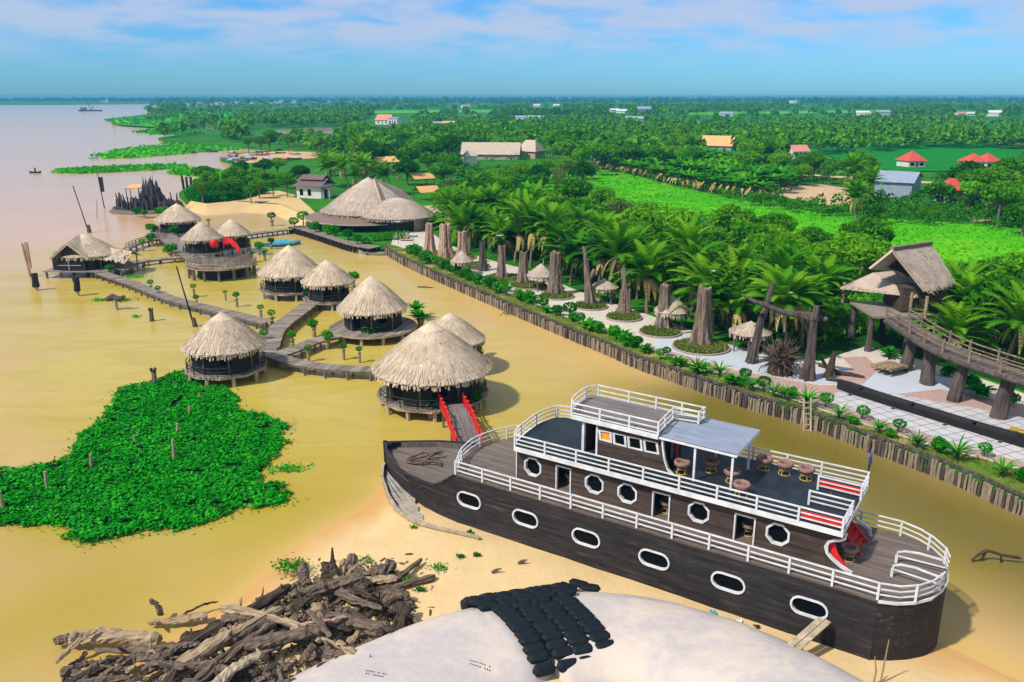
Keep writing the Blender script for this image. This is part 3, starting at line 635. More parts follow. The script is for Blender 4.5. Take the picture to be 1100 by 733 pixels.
# near aft corner cut in an S curve
scv = [(23.82, DZ), (23.3, 4.0), (22.85, 4.28), (22.55, 4.55), (22.45, 4.9), (22.55, 5.2), (22.8, 5.38), (23.1, 5.45), (23.3, 5.6), (23.3, WT)]
outer += scv + [(WX0, WT)]
octs = [ngon(a, b, .60) for a, b in OCT]
mb = MB(); holed(mb, outer, octs, lambda u, v, n: (u, WY + n, v), .12)
mb.box((WX0 + .06, (WY + .12 + 7.1) / 2, (DZ + WT) / 2), (.12, 7.1 - WY - .12, WT - DZ)); mb.box(((WX0 + 22.4) / 2, 7.1, (DZ + WT) / 2), (22.4 - WX0, .12, WT - DZ)); mb.box((21.9, 4.4, (DZ + WT) / 2), (.12, 5.2, WT - DZ))
house = mb.build('deck_house', 'cabin', boat)
wf = lambda u, v, n: (u, WY + n, v)
for P, (a, b) in zip(octs, OCT):
    mb = MB(); ring(mb, ngon(a, b, .56), ngon(a, b, .675), wf, -.06, .16); f = mb.build('window_frame', 'white', boat)
    mb = MB(); Q = ngon(a, b, .57); mb.add([(u, WY + .165, v) for u, v in Q], [tuple(range(8))[::-1]]); mb.build('pane', 'glass', f)
for a, b in DOOR:
    mb = MB()
    for x in (a, b): mb.box((x, WY + .03, (DZ + 5.36) / 2), (.08, .2, 5.36 - DZ))
    mb.box(((a + b) / 2, WY + .03, 5.38), (b - a + .08, .2, .08)); mb.build('door_frame', 'white', boat)
mb = MB(); mb.strip([(u, WY - .01, v) for u, v in scv], .2, .13); mb.build('curved_trim', 'white', boat)
mb = MB(); mb.box((WX0 - .02, WY - .02, (DZ + WT) / 2), (.07, .07, WT - DZ)); mb.build('corner_trim', 'white', boat)
mb = MB(); P = [(23.6, DZ + .02), (22.95, 4.2), (22.62, 4.6), (22.55, 4.95), (22.7, 5.25), (22.85, 5.0), (23.0, 4.6), (23.3, 4.2), (23.55, 4.0)]
mb.add([(u, WY + .17, v) for u, v in P] + [(u, WY + .23, v) for u, v in P], [tuple(range(9)), tuple(range(9, 18))[::-1]] + [(i, (i + 1) % 9, 9 + (i + 1) % 9, 9 + i) for i in range(9)]); mb.build('red_panel', 'red', boat, fix=True)
sc2 = [(22.7, 5.7), (22.75, 5.0), (23.0, 4.55), (23.4, 4.4), (23.75, 4.2), (23.85, DZ)]
mb = MB(); mb.strip([(u, 6.2, v) for u, v in sc2], .14, .16); mb.build('curved_trim', 'white', boat)
# stairs up from the stern
mb = MB()
for k in range(8): mb.box((23.5 - .27 * k, 4.55, DZ + .25 + .28 * k), (.3, 1.5, .05))
for yy in (3.75, 5.35): mb.beam((23.8, yy, DZ), (21.6, yy, UZ), .08, .25)
mb.build('stairs', 'red', boat)
mb = MB(); mb.box((22.6, 3.2, 4.9), (.3, .06, 1.1)); mb.build('blue_panel', 'bluecloth', boat)

# upper deck
up = [(3.72, 1.25), (3.3, 2.2), (3.06, 3.87), (2.95, 5.38), (3.3, 6.9), (3.9, 7.35), (23.2, 7.6), (23.25, 1.3)]
mb = MB(); mb.prism(up, UZ - .10, UZ); mb.build('upper_deck', 'deck_dark', boat, fix=True)
mb = MB(); mb.prism([(x, y) for x, y in up], UZ - .24, UZ - .104)
mb.strip([(x, y, UZ - .12) for x, y in up + up[:1]], .10, .27); mb.build('fascia', 'white', boat, fix=True)
upx = np.linspace(3.74, 23.2, 10)
railing('upper_railing', [(3.72, 1.28, UZ), (23.22, 1.33, UZ)], .80, [(x, 1.29, UZ) for x in upx])
fu = smooth_line([(3.72, 1.28, UZ), (3.3, 2.2, UZ), (3.06, 3.87, UZ), (2.97, 5.38, UZ), (3.35, 6.88, UZ), (3.95, 7.3, UZ)], 3)
railing('upper_bow_railing', [tuple(q) for q in fu], .80, [(3.2, 2.8, UZ), (2.98, 5.0, UZ), (3.4, 6.92, UZ)])
railing('upper_far_railing', [(3.95, 7.3, UZ), (23.18, 7.55, UZ)], .80, [(x, 7.3 + (x - 4) * .0125, UZ) for x in (5.8, 8, 10.2, 12.4, 14.5, 16.7, 18.7, 20.65, 23.15)])
railing('aft_railing', [(23.22, 1.33, UZ), (23.2, 3.45, UZ)], .80, [(23.2, 3.45, UZ)])
railing('aft_railing', [(23.2, 5.55, UZ), (23.18, 7.55, UZ)], .80, [(23.2, 5.55, UZ)])
railing('stair_railing', [(20.95, 5.55, UZ), (23.2, 5.55, UZ)], .80, [(20.95, 5.55, UZ)])
railing('stair_railing', [(21.0, 3.45, UZ), (23.2, 3.45, UZ)], .80, [(21.0, 3.45, UZ)])
for (x0, x1, yy) in ((21.0, 23.1, 5.62), (21.15, 23.1, 1.40)):
    mb = MB(); mb.box(((x0 + x1) / 2, yy, UZ + .42), (x1 - x0, .03, .36)); mb.build('red_panel', 'red', boat)
# upper cabin
CYN, CX0, CT = 2.93, 7.6, 8.22
cout = [(CX0, UZ), (CX0 + .06, UZ), (CX0 + .06, 8.03), (8.58, 8.03), (8.58, UZ), (13.5, UZ), (13.2, 6.35), (12.98, 6.9), (12.85, 7.5), (12.78, 8.0), (12.78, CT), (CX0, CT)]
wins = [[(8.86, 7.2), (9.46, 7.18), (9.40, 7.76), (8.78, 7.72)], [(9.80, 7.16), (10.42, 7.14), (10.34, 7.78), (9.72, 7.76)], [(10.76, 7.14), (11.46, 7.15), (11.36, 7.78), (10.68, 7.77)], [(11.80, 7.15), (12.5, 7.18), (12.36, 7.8), (11.7, 7.78)]]
mb = MB(); holed(mb, cout, wins, lambda u, v, n: (u, CYN + n, v), .1)
mb.box((CX0 + .05, (CYN + .1 + 6.3) / 2, (UZ + CT) / 2), (.1, 6.3 - CYN - .1, CT - UZ)); mb.box((10.1, 6.3, (UZ + CT) / 2), (5.0, .1, CT - UZ)); mb.box((12.4, 4.6, (UZ + CT) / 2), (.1, 3.2, CT - UZ))
mb.build('upper_cabin', 'cabin', boat)
for k, W in enumerate(wins):
    cx = sum(u for u, v in W) / 4; cz = sum(v for u, v in W) / 4
    mb = MB(); inn = [(cx + (u - cx) * .98, cz + (v - cz) * .96) for u, v in W]; ou = [(u + (.13 if u > cx else -.13), v + (.06 if v > cz else -.06)) for u, v in W]
    ring(mb, inn, ou, lambda u, v, n: (u, CYN + n, v), -.03 - .002 * k, .05); f = mb.build('window_frame', 'white', boat)
    mb = MB(); mb.add([(u, CYN + .055, v) for u, v in W], [(3, 2, 1, 0)]); pn = mb.build('pane', 'orange' if k == 0 else 'glass', f)
    if k == 0: pn['label'] = 'orange window panel'
mb = MB()
for x in (CX0 + .06, 8.58): mb.box((x, CYN + .03, (UZ + 8.05) / 2), (.12, .2, 8.05 - UZ))
mb.box((CX0 - .06, CYN + .3, 7.05), (.07, .55, 1.9)); mb.build('door_frame', 'white', boat)
mb = MB(); mb.strip([(u, CYN - .01, v) for u, v in cout[5:11]], .18, .10); mb.build('curved_trim', 'white', boat)
mb = MB(); mb.box((13.0, 4.7, 7.2), (.05, 1.1, 1.9), .25); mb.build('red_curtain', 'redcloth', boat)
# sun deck on the cabin and its rail
sd_ = [(6.92, 2.7), (6.55, 3.4), (6.32, 4.6), (6.3, 5.73), (6.74, 6.5), (13.94, 6.4), (13.9, 5.52), (12.4, 5.26), (12.5, 3.9), (12.62, 2.6)]
mb = MB(); mb.prism(sd_, SZ - .1, SZ); mb.build('sun_deck', 'deck_grey', boat, fix=True)
mb = MB(); mb.prism([(CX0 - .4, 3.0), (13.4, 3.0), (13.4, 6.3), (CX0 - .4, 6.3)], SZ - .22, SZ - .104); mb.strip([(x, y, SZ - .13) for x, y in [sd_[i] for i in (9, 0, 1, 2, 3, 4, 5)]], .10, .27); mb.build('sun_deck_fascia', 'white', boat, fix=True)
fs_ = smooth_line([(12.6, 2.64, SZ), (6.92, 2.72, SZ)], 4) + smooth_line([(6.92, 2.72, SZ), (6.55, 3.4, SZ), (6.34, 4.6, SZ), (6.32, 5.73, SZ), (6.76, 6.46, SZ)], 3)[1:] + [Vector((13.9, 6.36, SZ))]
railing('sun_deck_railing', [tuple(q) for q in fs_], .75, [(6.92, 2.72, SZ), (8.84, 2.7, SZ), (10.77, 2.67, SZ), (12.6, 2.64, SZ), (6.33, 5.6, SZ), (6.76, 6.46, SZ), (8.95, 6.42, SZ), (10.8, 6.4, SZ), (12.5, 6.38, SZ), (13.92, 6.36, SZ)], bars=(1, .55, .15))
railing('sun_deck_railing', [(12.6, 2.64, SZ), (12.48, 3.9, SZ), (12.4, 5.26, SZ), (13.9, 5.5, SZ), (13.92, 6.36, SZ)], .75, [(12.48, 3.9, SZ), (12.4, 5.26, SZ), (13.9, 5.5, SZ)], bars=(1, .55, .15))
# corrugated canopy on posts
mb = MB(); n = 24; x0, x1, y0, y1 = 12.62, 17.15, 2.72, 6.75; V = []
for i in range(n * 2 + 1):
    y = y0 + (y1 - y0) * i / (n * 2); z = 8.34 + .05 * (1 if i % 2 else -1) + (y - y0) * .012
    V += [(x0, y, z + .02), (x1, y, z - .06)]
mb = MB(); mb.k = 1; mb.add([(x0, y0, 8.31), (x1, y0, 8.25), (x1, y1, 8.30), (x0, y1, 8.36)], [(0, 1, 2, 3)]); mb.k = 0
for i in range(n): y = y0 + (y1 - y0) * (i + .5) / n; mb.beam((x0, y, 8.37 + (y - y0) * .012), (x1 + .04, y, 8.31 + (y - y0) * .012), .10, .05)
can = mb.build('canopy', ['ribbed', 'ribbed_dark'], boat)
mb = MB(); mb.strip([(x0, y0 - .03, 8.26), (x1 + .03, y0 - .03, 8.2), (x1 + .03, y1, 8.24), (x0 + 1.2, y1, 8.32)], .07, .12)
for x in (13.8, 15, 16.1): mb.beam((x, y0, 8.24), (x, y1, 8.28), .06, .08)
mb.build('canopy_frame', 'white', can)
for x, y in ((12.55, 5.0), (14.8, 2.8), (16.95, 2.83), (16.9, 5.95), (14.8, 6.3)):
    mb = MB(); mb.box((x, y, (UZ + 8.24) / 2), (.12, .12, 8.24 - UZ)); mb.build('canopy_post', 'white', boat)
boat_objs = boat

# woven stools on yellow frames: things of their own standing on the decks
def stool_proto():
    st = thing('stool', 'tmp', 'stool')
    mb = MB(); prof = [(.28, .47), (.40, .45), (.47, .54), (.48, .66), (.42, .74), (.32, .72), (.27, .62), (.26, .54)]
    mb.lathe(prof, 20, close=False); mb.lathe([(.02, .53), (.29, .53)], 20, close=False); mb.build('seat', 'tyre', st, smooth=True)
    mb = MB()
    for rr, z in ((.33, .03), (.27, .30), (.33, .46)): mb.tube([(rr * math.cos(a), rr * math.sin(a), z) for a in np.linspace(0, 2 * math.pi, 17)], .022, 5)
    mb.build('ring', 'yellow', st)
    for k in range(4):
        a = k * math.pi / 2 + .4; mb = MB(); mb.tube([(.33 * math.cos(a), .33 * math.sin(a), .02), (.26 * math.cos(a), .26 * math.sin(a), .3), (.34 * math.cos(a), .34 * math.sin(a), .47)], .022, 5); mb.build('leg', 'yellow', st)
    return st
SP = [(13.85, 3.4, UZ, 'woven stool under the canopy beside the curved cabin edge'), (15.2, 4.5, UZ, 'woven stool under the canopy before the red curtain'), (16.65, 3.85, UZ, 'greyish woven stool just behind the canopy corner post'), (17.65, 2.5, UZ, 'woven stool beside the near rail just aft of the canopy'),
      (17.65, 6.5, UZ, 'woven stool by the far rail, nearest the canopy of three'), (18.85, 6.5, UZ, 'middle woven stool of the three along the far rail'), (20.05, 6.48, UZ, 'woven stool by the far rail, nearest the red panels of three'),
      (23.35, 3.0, DZ, 'yellow framed stool on the stern deck beside the red stair panel'), (13.4, 2.7, DZ, 'yellow framed stool inside the middle doorway of the ship'), (18.2, 2.7, DZ, 'yellow framed stool inside the doorway nearest the stern'), (7.0, 2.8, DZ, 'yellow framed stool inside the doorway nearest the bow')]
s0 = stool_proto()
for i, (x, y, z, lb) in enumerate(SP):
    o = s0 if i == 0 else dup(s0)
    o.location = BW(x, y, z); o.rotation_euler = (0, 0, i * .7); tag(o, lb, 'stool', 'woven stools aboard the ship'); o.scale = (1.0, 1.0, 1.05)
mb = MB(); mb.tube([(0, 0, 0), (-.02, .03, 1.1)], .045, 6); pad = thing('antenna', 'blue panel on a short pole standing over the upper deck stern rail', 'antenna', BW(23.1, 7.72, UZ + .1), BA)
mb.build('pole', 'dark', pad); mb = MB(); mb.box((0, .12, 1.35), (.10, .42, .8), tilt=Matrix.Rotation(.4, 3, 'X')); mb.build('panel', 'bluecloth', pad)
# coil of sticks on the foredeck, leaning plank
dk = thing('driftwood_knot', 'tangled weathered driftwood lying on the foredeck of the ship', 'driftwood', BW(-5.2, 3.4, 2.02), BA)
mb = MB()
for q in ([(-1.1, -.8, .1), (-.3, 0, .35), (.3, .8, .5), (.5, 1.4, .4)], [(-1.2, -.6, .1), (-.9, .1, .3), (-.1, .6, .5), (.6, 1.1, .3)], [(.1, -.7, .1), (.3, .2, .45), (.2, .9, .3)], [(-.9, -.9, .1), (-.2, -.8, .15), (.4, -.4, .3), (1.3, .3, .12)], [(.2, .1, .35), (.9, .2, .2), (1.5, -.1, .1)]):
    mb.tube(smooth_line(q, 4), [.11 - .05 * i / (4 * (len(q) - 1)) for i in range(4 * (len(q) - 1) + 1)], 6, .15)
mb.build('branch', 'log_a', dk)
a, b = BW(23.0, -.35, 2.02), BW(21.3, -4.8, .95)
mb = MB(); mb.beam(a, b, .32, .06); mb.beam(a + BD * .35, b + BD * .37 + Vector((0, 0, -.02)), .3, .06); tag(mb.build('gangplank', 'sampan_rim'), 'grey plank leaning from a porthole down to the pale tube', 'plank')

# bleached hull shell half buried around the bow
sp = thing('old_hull', 'bleached half buried boat shell lying around the dark bow', 'old boat')
ow = smooth_line([gp(417, 492, .9), gp(411, 503, .75), gp(412, 518, .7), gp(424, 544, .65), gp(449, 561.5, .62), gp(487, 571, .66), gp(515, 578, .62)], 5)
iw = [BW(-9.4, 3.65, .5), BW(-8.6, 3.2, .5), BW(-7.4, 2.6, .5), BW(-5.6, 1.9, .5), BW(-4.2, 1.3, .5), BW(-2.2, .6, .5), BW(0, .1, .52), BW(3, -.15, .55)]; iw = smooth_line(iw, 5)
mb = MB(); V = []
for p_ in ow: V += [(p_.x, p_.y, -.3), (p_.x, p_.y, p_.z + random.uniform(-.04, .04))]
mb.add(V, [(2 * i, 2 * i + 2, 2 * i + 3, 2 * i + 1) for i in range(len(ow) - 1)])
mb.strip([Vector((p_.x, p_.y, p_.z)) + Vector((random.uniform(-.03, .03), random.uniform(-.03, .03), random.uniform(-.03, .03))) for p_ in ow], .2, .16); mb.build('rim', 'sampan_rim', sp)
mb = MB(); nn_ = len(ow)
for k in range(1, 5):
    f0, f1 = (k - .85) / 4.6, (k - .05) / 4.6; V = []
    for a_, b_ in zip(ow, iw):
        for f in (f0, f1): q = a_.lerp(b_, f); V.append((q.x, q.y, max(.30, .42 + .1 * f)))
    mb.add(V, [(2 * i, 2 * i + 1, 2 * i + 3, 2 * i + 2) for i in range(2, nn_ - 8 - k)])
mb.build('planking', 'sampan', sp)
# ------------------------------------------------------------------ thatched huts on stilts
def thatch_cone(mb, r, h, z0, laps=4, strands=1500, sag=-.07, fringe=True, squash=1.0, sl=1.0):
    """layered straw cone: lapped rings, loose straw lying on the slope, a ragged eave"""
    n = 44
    def zr(f): return z0 + h * (1 - f) - h * sag * math.sin(math.pi * f)
    for L in range(laps):
        f0, f1 = L / laps, (L + 1) / laps + .015; V = []; k = 3
        for i in range(k + 1):
            f = f0 + (f1 - f0) * i / k
            for j in range(n):
                a = 2 * math.pi * j / n; jit = random.uniform(-.02, .02)
                rr = max(.04, r * f) + jit; V.append((rr * math.cos(a), rr * math.sin(a) * squash, zr(f) + (laps - L) * .022 + .05 * i / k * 0 + random.uniform(-.02, .02)))
        mb.add(V, [(i * n + j, (i + 1) * n + j, (i + 1) * n + (j + 1) % n, i * n + (j + 1) % n) for i in range(k) for j in range(n)])
    for i in range(strands):
        f = math.sqrt(random.uniform(.004, .97)); a = random.uniform(0, 2 * math.pi); ln = random.uniform(.5, 1.1) * sl / r; w = random.uniform(.03, .075)
        f2 = min(f + ln, 1.03); da = random.uniform(-.06, .06) / max(f, .2); lift = random.uniform(.05, .13)
        ca, sa = math.cos(a), math.sin(a); tx, ty = -sa, ca
        p0 = Vector((r * f * ca, r * f * sa * squash, zr(f) + .09)); a2 = a + da
        p1 = Vector((r * f2 * math.cos(a2), r * f2 * math.sin(a2) * squash, zr(min(f2, 1)) + lift)); t_ = Vector((tx, ty, 0)) * w
        mb.add([p0 - t_ * .6, p0 + t_ * .6, p1 + t_, p1 - t_], [(0, 1, 2, 3)])
    if fringe:
        for i in range(int(95 * r * .55)):
            a = random.uniform(0, 2 * math.pi); w = random.uniform(.05, .13); l = random.uniform(.25, .65); f = random.uniform(.955, 1.0)
            ca, sa = math.cos(a), math.sin(a); p = Vector((r * f * ca, r * f * sa * squash, zr(f) + .07)); t_ = Vector((-sa, ca, 0)) * w; q = Vector((r * (f + .03) * ca, r * (f + .03) * sa * squash, z0 - l + .1))
            mb.add([p - t_, p + t_, q + t_ * .5, q - t_ * .5], [(0, 1, 2, 3)])
    # underside
    V = [(0, 0, z0 + h * .55)] + [(r * .97 * math.cos(2 * math.pi * j / n), r * .97 * math.sin(2 * math.pi * j / n) * squash, z0 - .03) for j in range(n)]
    mb.add(V, [(0, j + 1, (j + 1) % n + 1) for j in range(n)])
HUTS = {}
def hut(name, label, px, eave, half, apex, zd=1.15, ze=3.35, deck=.98, wall=.78, thatch='thatch', legs=9, walls='dark', rail=True, cat='hut', group=None, strands=None, base=0.0, laps=4, deckpoly=10, dense=1.0):
    c = gp(px, eave, ze); r = half / ppm(c); top = zat(c, apex); c.z = 0
    t_ = thing(name, label, cat, (c.x, c.y, base), random.uniform(0, 6), group); ze -= base; zd -= base; top -= base
    mb = MB(); thatch_cone(mb, r, top - ze, ze, laps, strands or int(260 * r * dense)); mb.build('roof', thatch, t_)
    mb = MB(); mb.lathe([(.22, top - .3), (.15, top - .02), (.06, top + .1), (.01, top + .14)], 8); mb.build('finial', thatch, t_)
    rd = r * deck; mb = MB()
    P = [(rd * math.cos(2 * math.pi * (j + .5) / deckpoly), rd * math.sin(2 * math.pi * (j + .5) / deckpoly)) for j in range(deckpoly)]
    if zd > .5:
        k = int(2 * rd / .26)
        for i in range(k):
            x = -rd + .13 + i * .26; ln = math.sqrt(max(rd * rd - x * x, .01)); mb.box((x, 0, zd - .04 + random.uniform(-.01, .01)), (.23, 2 * ln * .985, .07))
        mb.build('deck', 'plank', t_)
        mb = MB(); mb.strip([(x, y, zd - .17) for x, y in P + P[:1]], .16, .2); mb.build('deck_beam', 'beam', t_)
        src = None
        for j in range(legs):
            a = 2 * math.pi * (j + .3) / legs; x, y = rd * .93 * math.cos(a), rd * .93 * math.sin(a)
            if src is None:
                mb = MB(); mb.tube([(0, 0, -.8), (.03, 0, .1), (0, .02, zd - .1)], [.24, .2, .17], 7, .12); src = mb.build('post', 'pale_post', t_); src.location = (x, y, 0)
            else: reuse(src, t_, (x, y, 0), a * 3)
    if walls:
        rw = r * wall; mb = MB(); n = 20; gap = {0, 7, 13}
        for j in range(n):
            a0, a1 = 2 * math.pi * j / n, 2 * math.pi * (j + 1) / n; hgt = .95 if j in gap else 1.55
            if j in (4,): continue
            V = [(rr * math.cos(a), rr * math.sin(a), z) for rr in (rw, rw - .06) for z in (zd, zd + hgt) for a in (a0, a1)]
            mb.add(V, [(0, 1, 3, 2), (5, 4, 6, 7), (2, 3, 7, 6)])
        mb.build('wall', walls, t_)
        mb = MB(); mb.lathe([(rw * .55, zd), (rw * .55, ze + .2)], 14); mb.build('inner_shade', 'dark', t_)  # added dark cylinder standing in for the shade inside the hut
        src = None
        for j in range(8):
            a = 2 * math.pi * (j + .5) / 8; x, y = rw * 1.02 * math.cos(a), rw * 1.02 * math.sin(a)
            if src is None: mb = MB(); mb.tube([(0, 0, zd), (0, 0, ze + .35)], .09, 6); src = mb.build('pillar', 'post', t_); src.location = (x, y, 0)
            else: reuse(src, t_, (x, y, 0))
    else:
        src = None
        for j in range(6):
            a = 2 * math.pi * (j + .5) / 6; x, y = r * .8 * math.cos(a), r * .8 * math.sin(a)
            if src is None: mb = MB(); mb.tube([(0, 0, zd), (0, 0, ze + .3)], .1, 6); src = mb.build('pillar', 'post', t_); src.location = (x, y, 0)
            else: reuse(src, t_, (x, y, 0))
        mb = MB(); mb.lathe([(.5, zd + .7), (.55, zd + .76), (.02, zd + .76)], 12); mb.tube([(0, 0, zd), (0, 0, zd + .7)], .1, 6); mb.build('table', 'post', t_)
    if rail and zd > .5:
        mb = MB()
        for hh in (.45, .85): mb.tube([(rd * .96 * math.cos(a), rd * .96 * math.sin(a), zd + hh + random.uniform(-.03, .03)) for a in np.linspace(.9, 2 * math.pi - .2, 26)], .045, 5)
        for a in np.linspace(.9, 2 * math.pi - .2, 16): mb.tube([(rd * .96 * math.cos(a), rd * .96 * math.sin(a), zd - .1), (rd * .96 * math.cos(a), rd * .96 * math.sin(a), zd + .92)], .05, 5)
        mb.build('deck_rail', 'dark', t_)
    HUTS[label] = (c, r); return t_
GH = 'round thatched huts standing in the river'
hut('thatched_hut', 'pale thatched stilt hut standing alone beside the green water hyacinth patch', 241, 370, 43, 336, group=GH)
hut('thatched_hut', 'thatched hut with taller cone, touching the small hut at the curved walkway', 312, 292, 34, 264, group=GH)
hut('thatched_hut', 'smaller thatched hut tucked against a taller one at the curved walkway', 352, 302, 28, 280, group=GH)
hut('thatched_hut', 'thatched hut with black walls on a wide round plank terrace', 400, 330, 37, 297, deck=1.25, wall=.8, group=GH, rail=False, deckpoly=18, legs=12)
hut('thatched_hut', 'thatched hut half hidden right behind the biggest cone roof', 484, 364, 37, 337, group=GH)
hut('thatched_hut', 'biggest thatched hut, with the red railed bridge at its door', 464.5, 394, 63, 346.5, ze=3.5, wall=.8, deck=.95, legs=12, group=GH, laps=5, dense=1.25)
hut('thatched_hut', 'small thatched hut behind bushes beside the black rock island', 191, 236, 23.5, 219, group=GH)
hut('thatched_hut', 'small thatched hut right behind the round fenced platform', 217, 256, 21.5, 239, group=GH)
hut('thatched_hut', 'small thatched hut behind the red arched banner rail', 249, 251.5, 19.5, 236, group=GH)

# open gabled hut at the river end of the walkway
gc = gp(93, 272, 3.2); gc.z = 0
gh = thing('gabled_hut', 'wide thatched hut with open dark gable at the outer end of the walkway', 'hut', gc, 0)
mb = MB(); thatch_cone(mb, 5.0, 3.0, 3.2, 4, 1500, squash=.85); mb.build('roof', 'thatch', gh)
mb = MB()
# low wing of straw towards the shore
V = []; nx_, ny_ = 12, 8
for i in range(nx_ + 1):
    for j in range(ny_ + 1):
        f, g_ = i / nx_, j / ny_ - .5; V.append((2.0 + f * 5.2, g_ * 5.2, 4.4 - abs(g_) * 2.4 - f * .9 + random.uniform(-.06, .06)))
mb.add(V, [(i * (ny_ + 1) + j, (i + 1) * (ny_ + 1) + j, (i + 1) * (ny_ + 1) + j + 1, i * (ny_ + 1) + j + 1) for i in range(nx_) for j in range(ny_)])
for _ in range(700):
    f, g_ = random.random(), random.uniform(-.5, .5); x, y = 2 + f * 5.3, g_ * 5.3; sg = 1 if g_ > 0 else -1; z = 4.45 - abs(g_) * 2.4 - f * .9
    mb.add([(x - .05, y, z + .03), (x + .05, y, z + .03), (x + .12, y + sg * .7, z - .28), (x, y + sg * .7, z - .28)], [(0, 1, 2, 3)])
mb.build('low_wing', 'thatch', gh)
mb = MB()  # gable hood facing the camera
for sg in (-1, 1):
    V = [(-.6, -2.6, 5.35), (-.6 + sg * 2.9, -4.5, 2.9), (-.6 + sg * 2.6, -1.5, 3.4), (-.6, -.3, 6.0)]; V2 = [(x, y, z + .22) for x, y, z in V]
    mb.add([(-.6, -4.3, 5.2)] + V[1:] + [(-.6, -4.3, 5.42)] + V2[1:], [(0, 1, 2, 3), (7, 6, 5, 4), (0, 4, 5, 1), (1, 5, 6, 2)])
    for _ in range(260):
        f, g_ = random.random(), random.random(); a_ = Vector((-.6, -4.3 + 3.9 * g_, 5.45 + .8 * g_)); b_ = Vector((-.6 + sg * (2.9 - .3 * g_), -4.5 + 3 * g_, 3.12 + .5 * g_)); p0 = a_.lerp(b_, f * .8); p1 = a_.lerp(b_, f * .8 + .25) + Vector((0, 0, .05)); w = Vector((0, .07, 0))
        mb.add([p0 - w, p0 + w, p1 + w, p1 - w], [(0, 1, 2, 3)])
mb.build('gable_hood', 'thatch', gh)
mb = MB(); mb.add([(-.6, -3.9, 4.9), (-2.7, -3.9, 3.0), (-2.7, -3.9, 1.2), (1.5, -3.9, 1.2), (1.5, -3.9, 3.0)], [(0, 1, 2, 3, 4)]); mb.box((-.6, 0, 2.1), (6.4, 6.6, 1.9)); mb.build('wall', 'dark', gh)  # black sheet in the open gable stands in for the shaded interior
mb = MB(); mb.box((0, 0, 1.05), (10, 8.6, .16)); mb.box((5.6, -.3, 1.04), (3.6, 4.6, .14)); mb.build('deck', 'plank', gh)
src = None
for x in (-4.6, -2.3, 0, 2.3, 4.6, 6.9):
    for y in (-3.9, 0, 3.9):
        if src is None: mb = MB(); mb.tube([(0, 0, -.8), (.02, 0, .3), (0, 0, 1.05)], [.2, .18, .15], 6, .1); src = mb.build('post', 'post', gh); src.location = (x, y, 0)
        else: reuse(src, gh, (x, y, 0))
for x, y in ((6.9, -2.2), (6.9, 2.0), (3.2, -2.4)):
    mb = MB(); mb.tube([(x, y, 1), (x, y, 3.1)], .1, 6); mb.build('pillar', 'post', gh)
mb = MB(); mb.beam((-2.6, -4.0, 2.0), (.9, -4.0, 2.0), .06, .1); mb.tube([(-.9, -4.05, 1.1), (-.9, -4.05, 3.3)], .07, 6); mb.build('gable_bars', 'steel', gh)

# ------------------------------------------------------------------ walkways on posts
def walkway(label, px, z, width, group='plank walkways over the river', rail=False, zs=None):
    pts = smooth_line([gp(x, y, z) for x, y in px], 5); c = pts[0].copy(); c.z = 0
    t_ = thing('plank_walkway', label, 'walkway', c, 0, group); pts = [p - c for p in pts]
    mb = MB()
    for p, a in chain(pts, .30): mb.box(p + Vector((0, 0, -.03 + random.uniform(-.012, .012))), (.27, width * random.uniform(.95, 1.06), .07), a + random.uniform(-.03, .03))
    mb.build('deck', 'plank', t_)
    for sg in (-1, 1):
        mb = MB(); L = []
        for i, p in enumerate(pts):
            d = (pts[min(i + 1, len(pts) - 1)] - pts[max(i - 1, 0)]).normalized(); L.append(p + Vector((-d.y, d.x, 0)) * (sg * width * .44) + Vector((0, 0, -.16)))
        mb.strip(L, .12, .2); mb.build('side_beam', 'post', t_)
    src = None
    for k, (p, a) in enumerate(chain(pts, 2.3)):
        for sg in (-1, 1):
            x, y = p.x - math.sin(a) * sg * width * .45, p.y + math.cos(a) * sg * width * .45
            if src is None: mb = MB(); mb.tube([(0, 0, -.8), (.03, 0, .2), (0, .02, z - .02)], [.16, .13, .12], 6, .15); src = mb.build('post', 'post', t_); src.location = (x, y, 0)
            else: reuse(src, t_, (x, y, 0), k + sg)
    if rail:
        mb = MB()
        for sg in (-1, 1):
            for hh in (.4, .8): mb.tube([q + Vector((0, 0, hh)) + Vector((0, sg * width * .45, 0)) for q in pts], .05, 5)
            for p, a in chain(pts, 1.4): mb.tube([p + Vector((0, sg * width * .45, -.1)), p + Vector((0, sg * width * .45, .85))], .05, 5)
        mb.build('hand_rail', 'post', t_)
    return t_
walkway('long plank walkway from the gabled hut to the curved walkway', [(98, 288), (112, 294), (140, 303), (165, 313), (190, 322), (240, 334), (288, 346)], .95, 1.7)
walkway('curved plank walkway passing behind the hut beside the hyacinth', [(281, 383), (290, 370), (294, 358), (304, 347), (318, 337), (331, 327), (342, 316)], 1.0, 2.2)
walkway('curved plank walkway leading from the junction to the biggest hut', [(288, 378), (304, 385), (330, 391), (365, 395), (408, 397)], .98, 1.7)
walkway('short plank walkway joining the round terrace to the junction', [(300, 380), (318, 374), (338, 366), (362, 360)], .98, 1.8)
walkway('low plank walkway between the gabled hut and the fenced platform', [(132, 285), (150, 281), (172, 278), (196, 276)], .8, 1.5)
walkway('railed walkway bridge just beyond the gabled hut', [(137, 266), (150, 261), (166, 257), (182, 256)], .95, 1.4, rail=True)
walkway('wide plank landing in front of the hut by the rock island', [(172, 248), (182, 256), (192, 264), (202, 272), (215, 280)], 1.0, 3.4)
walkway('straight walkway towards the big restaurant roof', [(262, 252), (285, 249), (310, 246), (332, 244)], .95, 2.2)

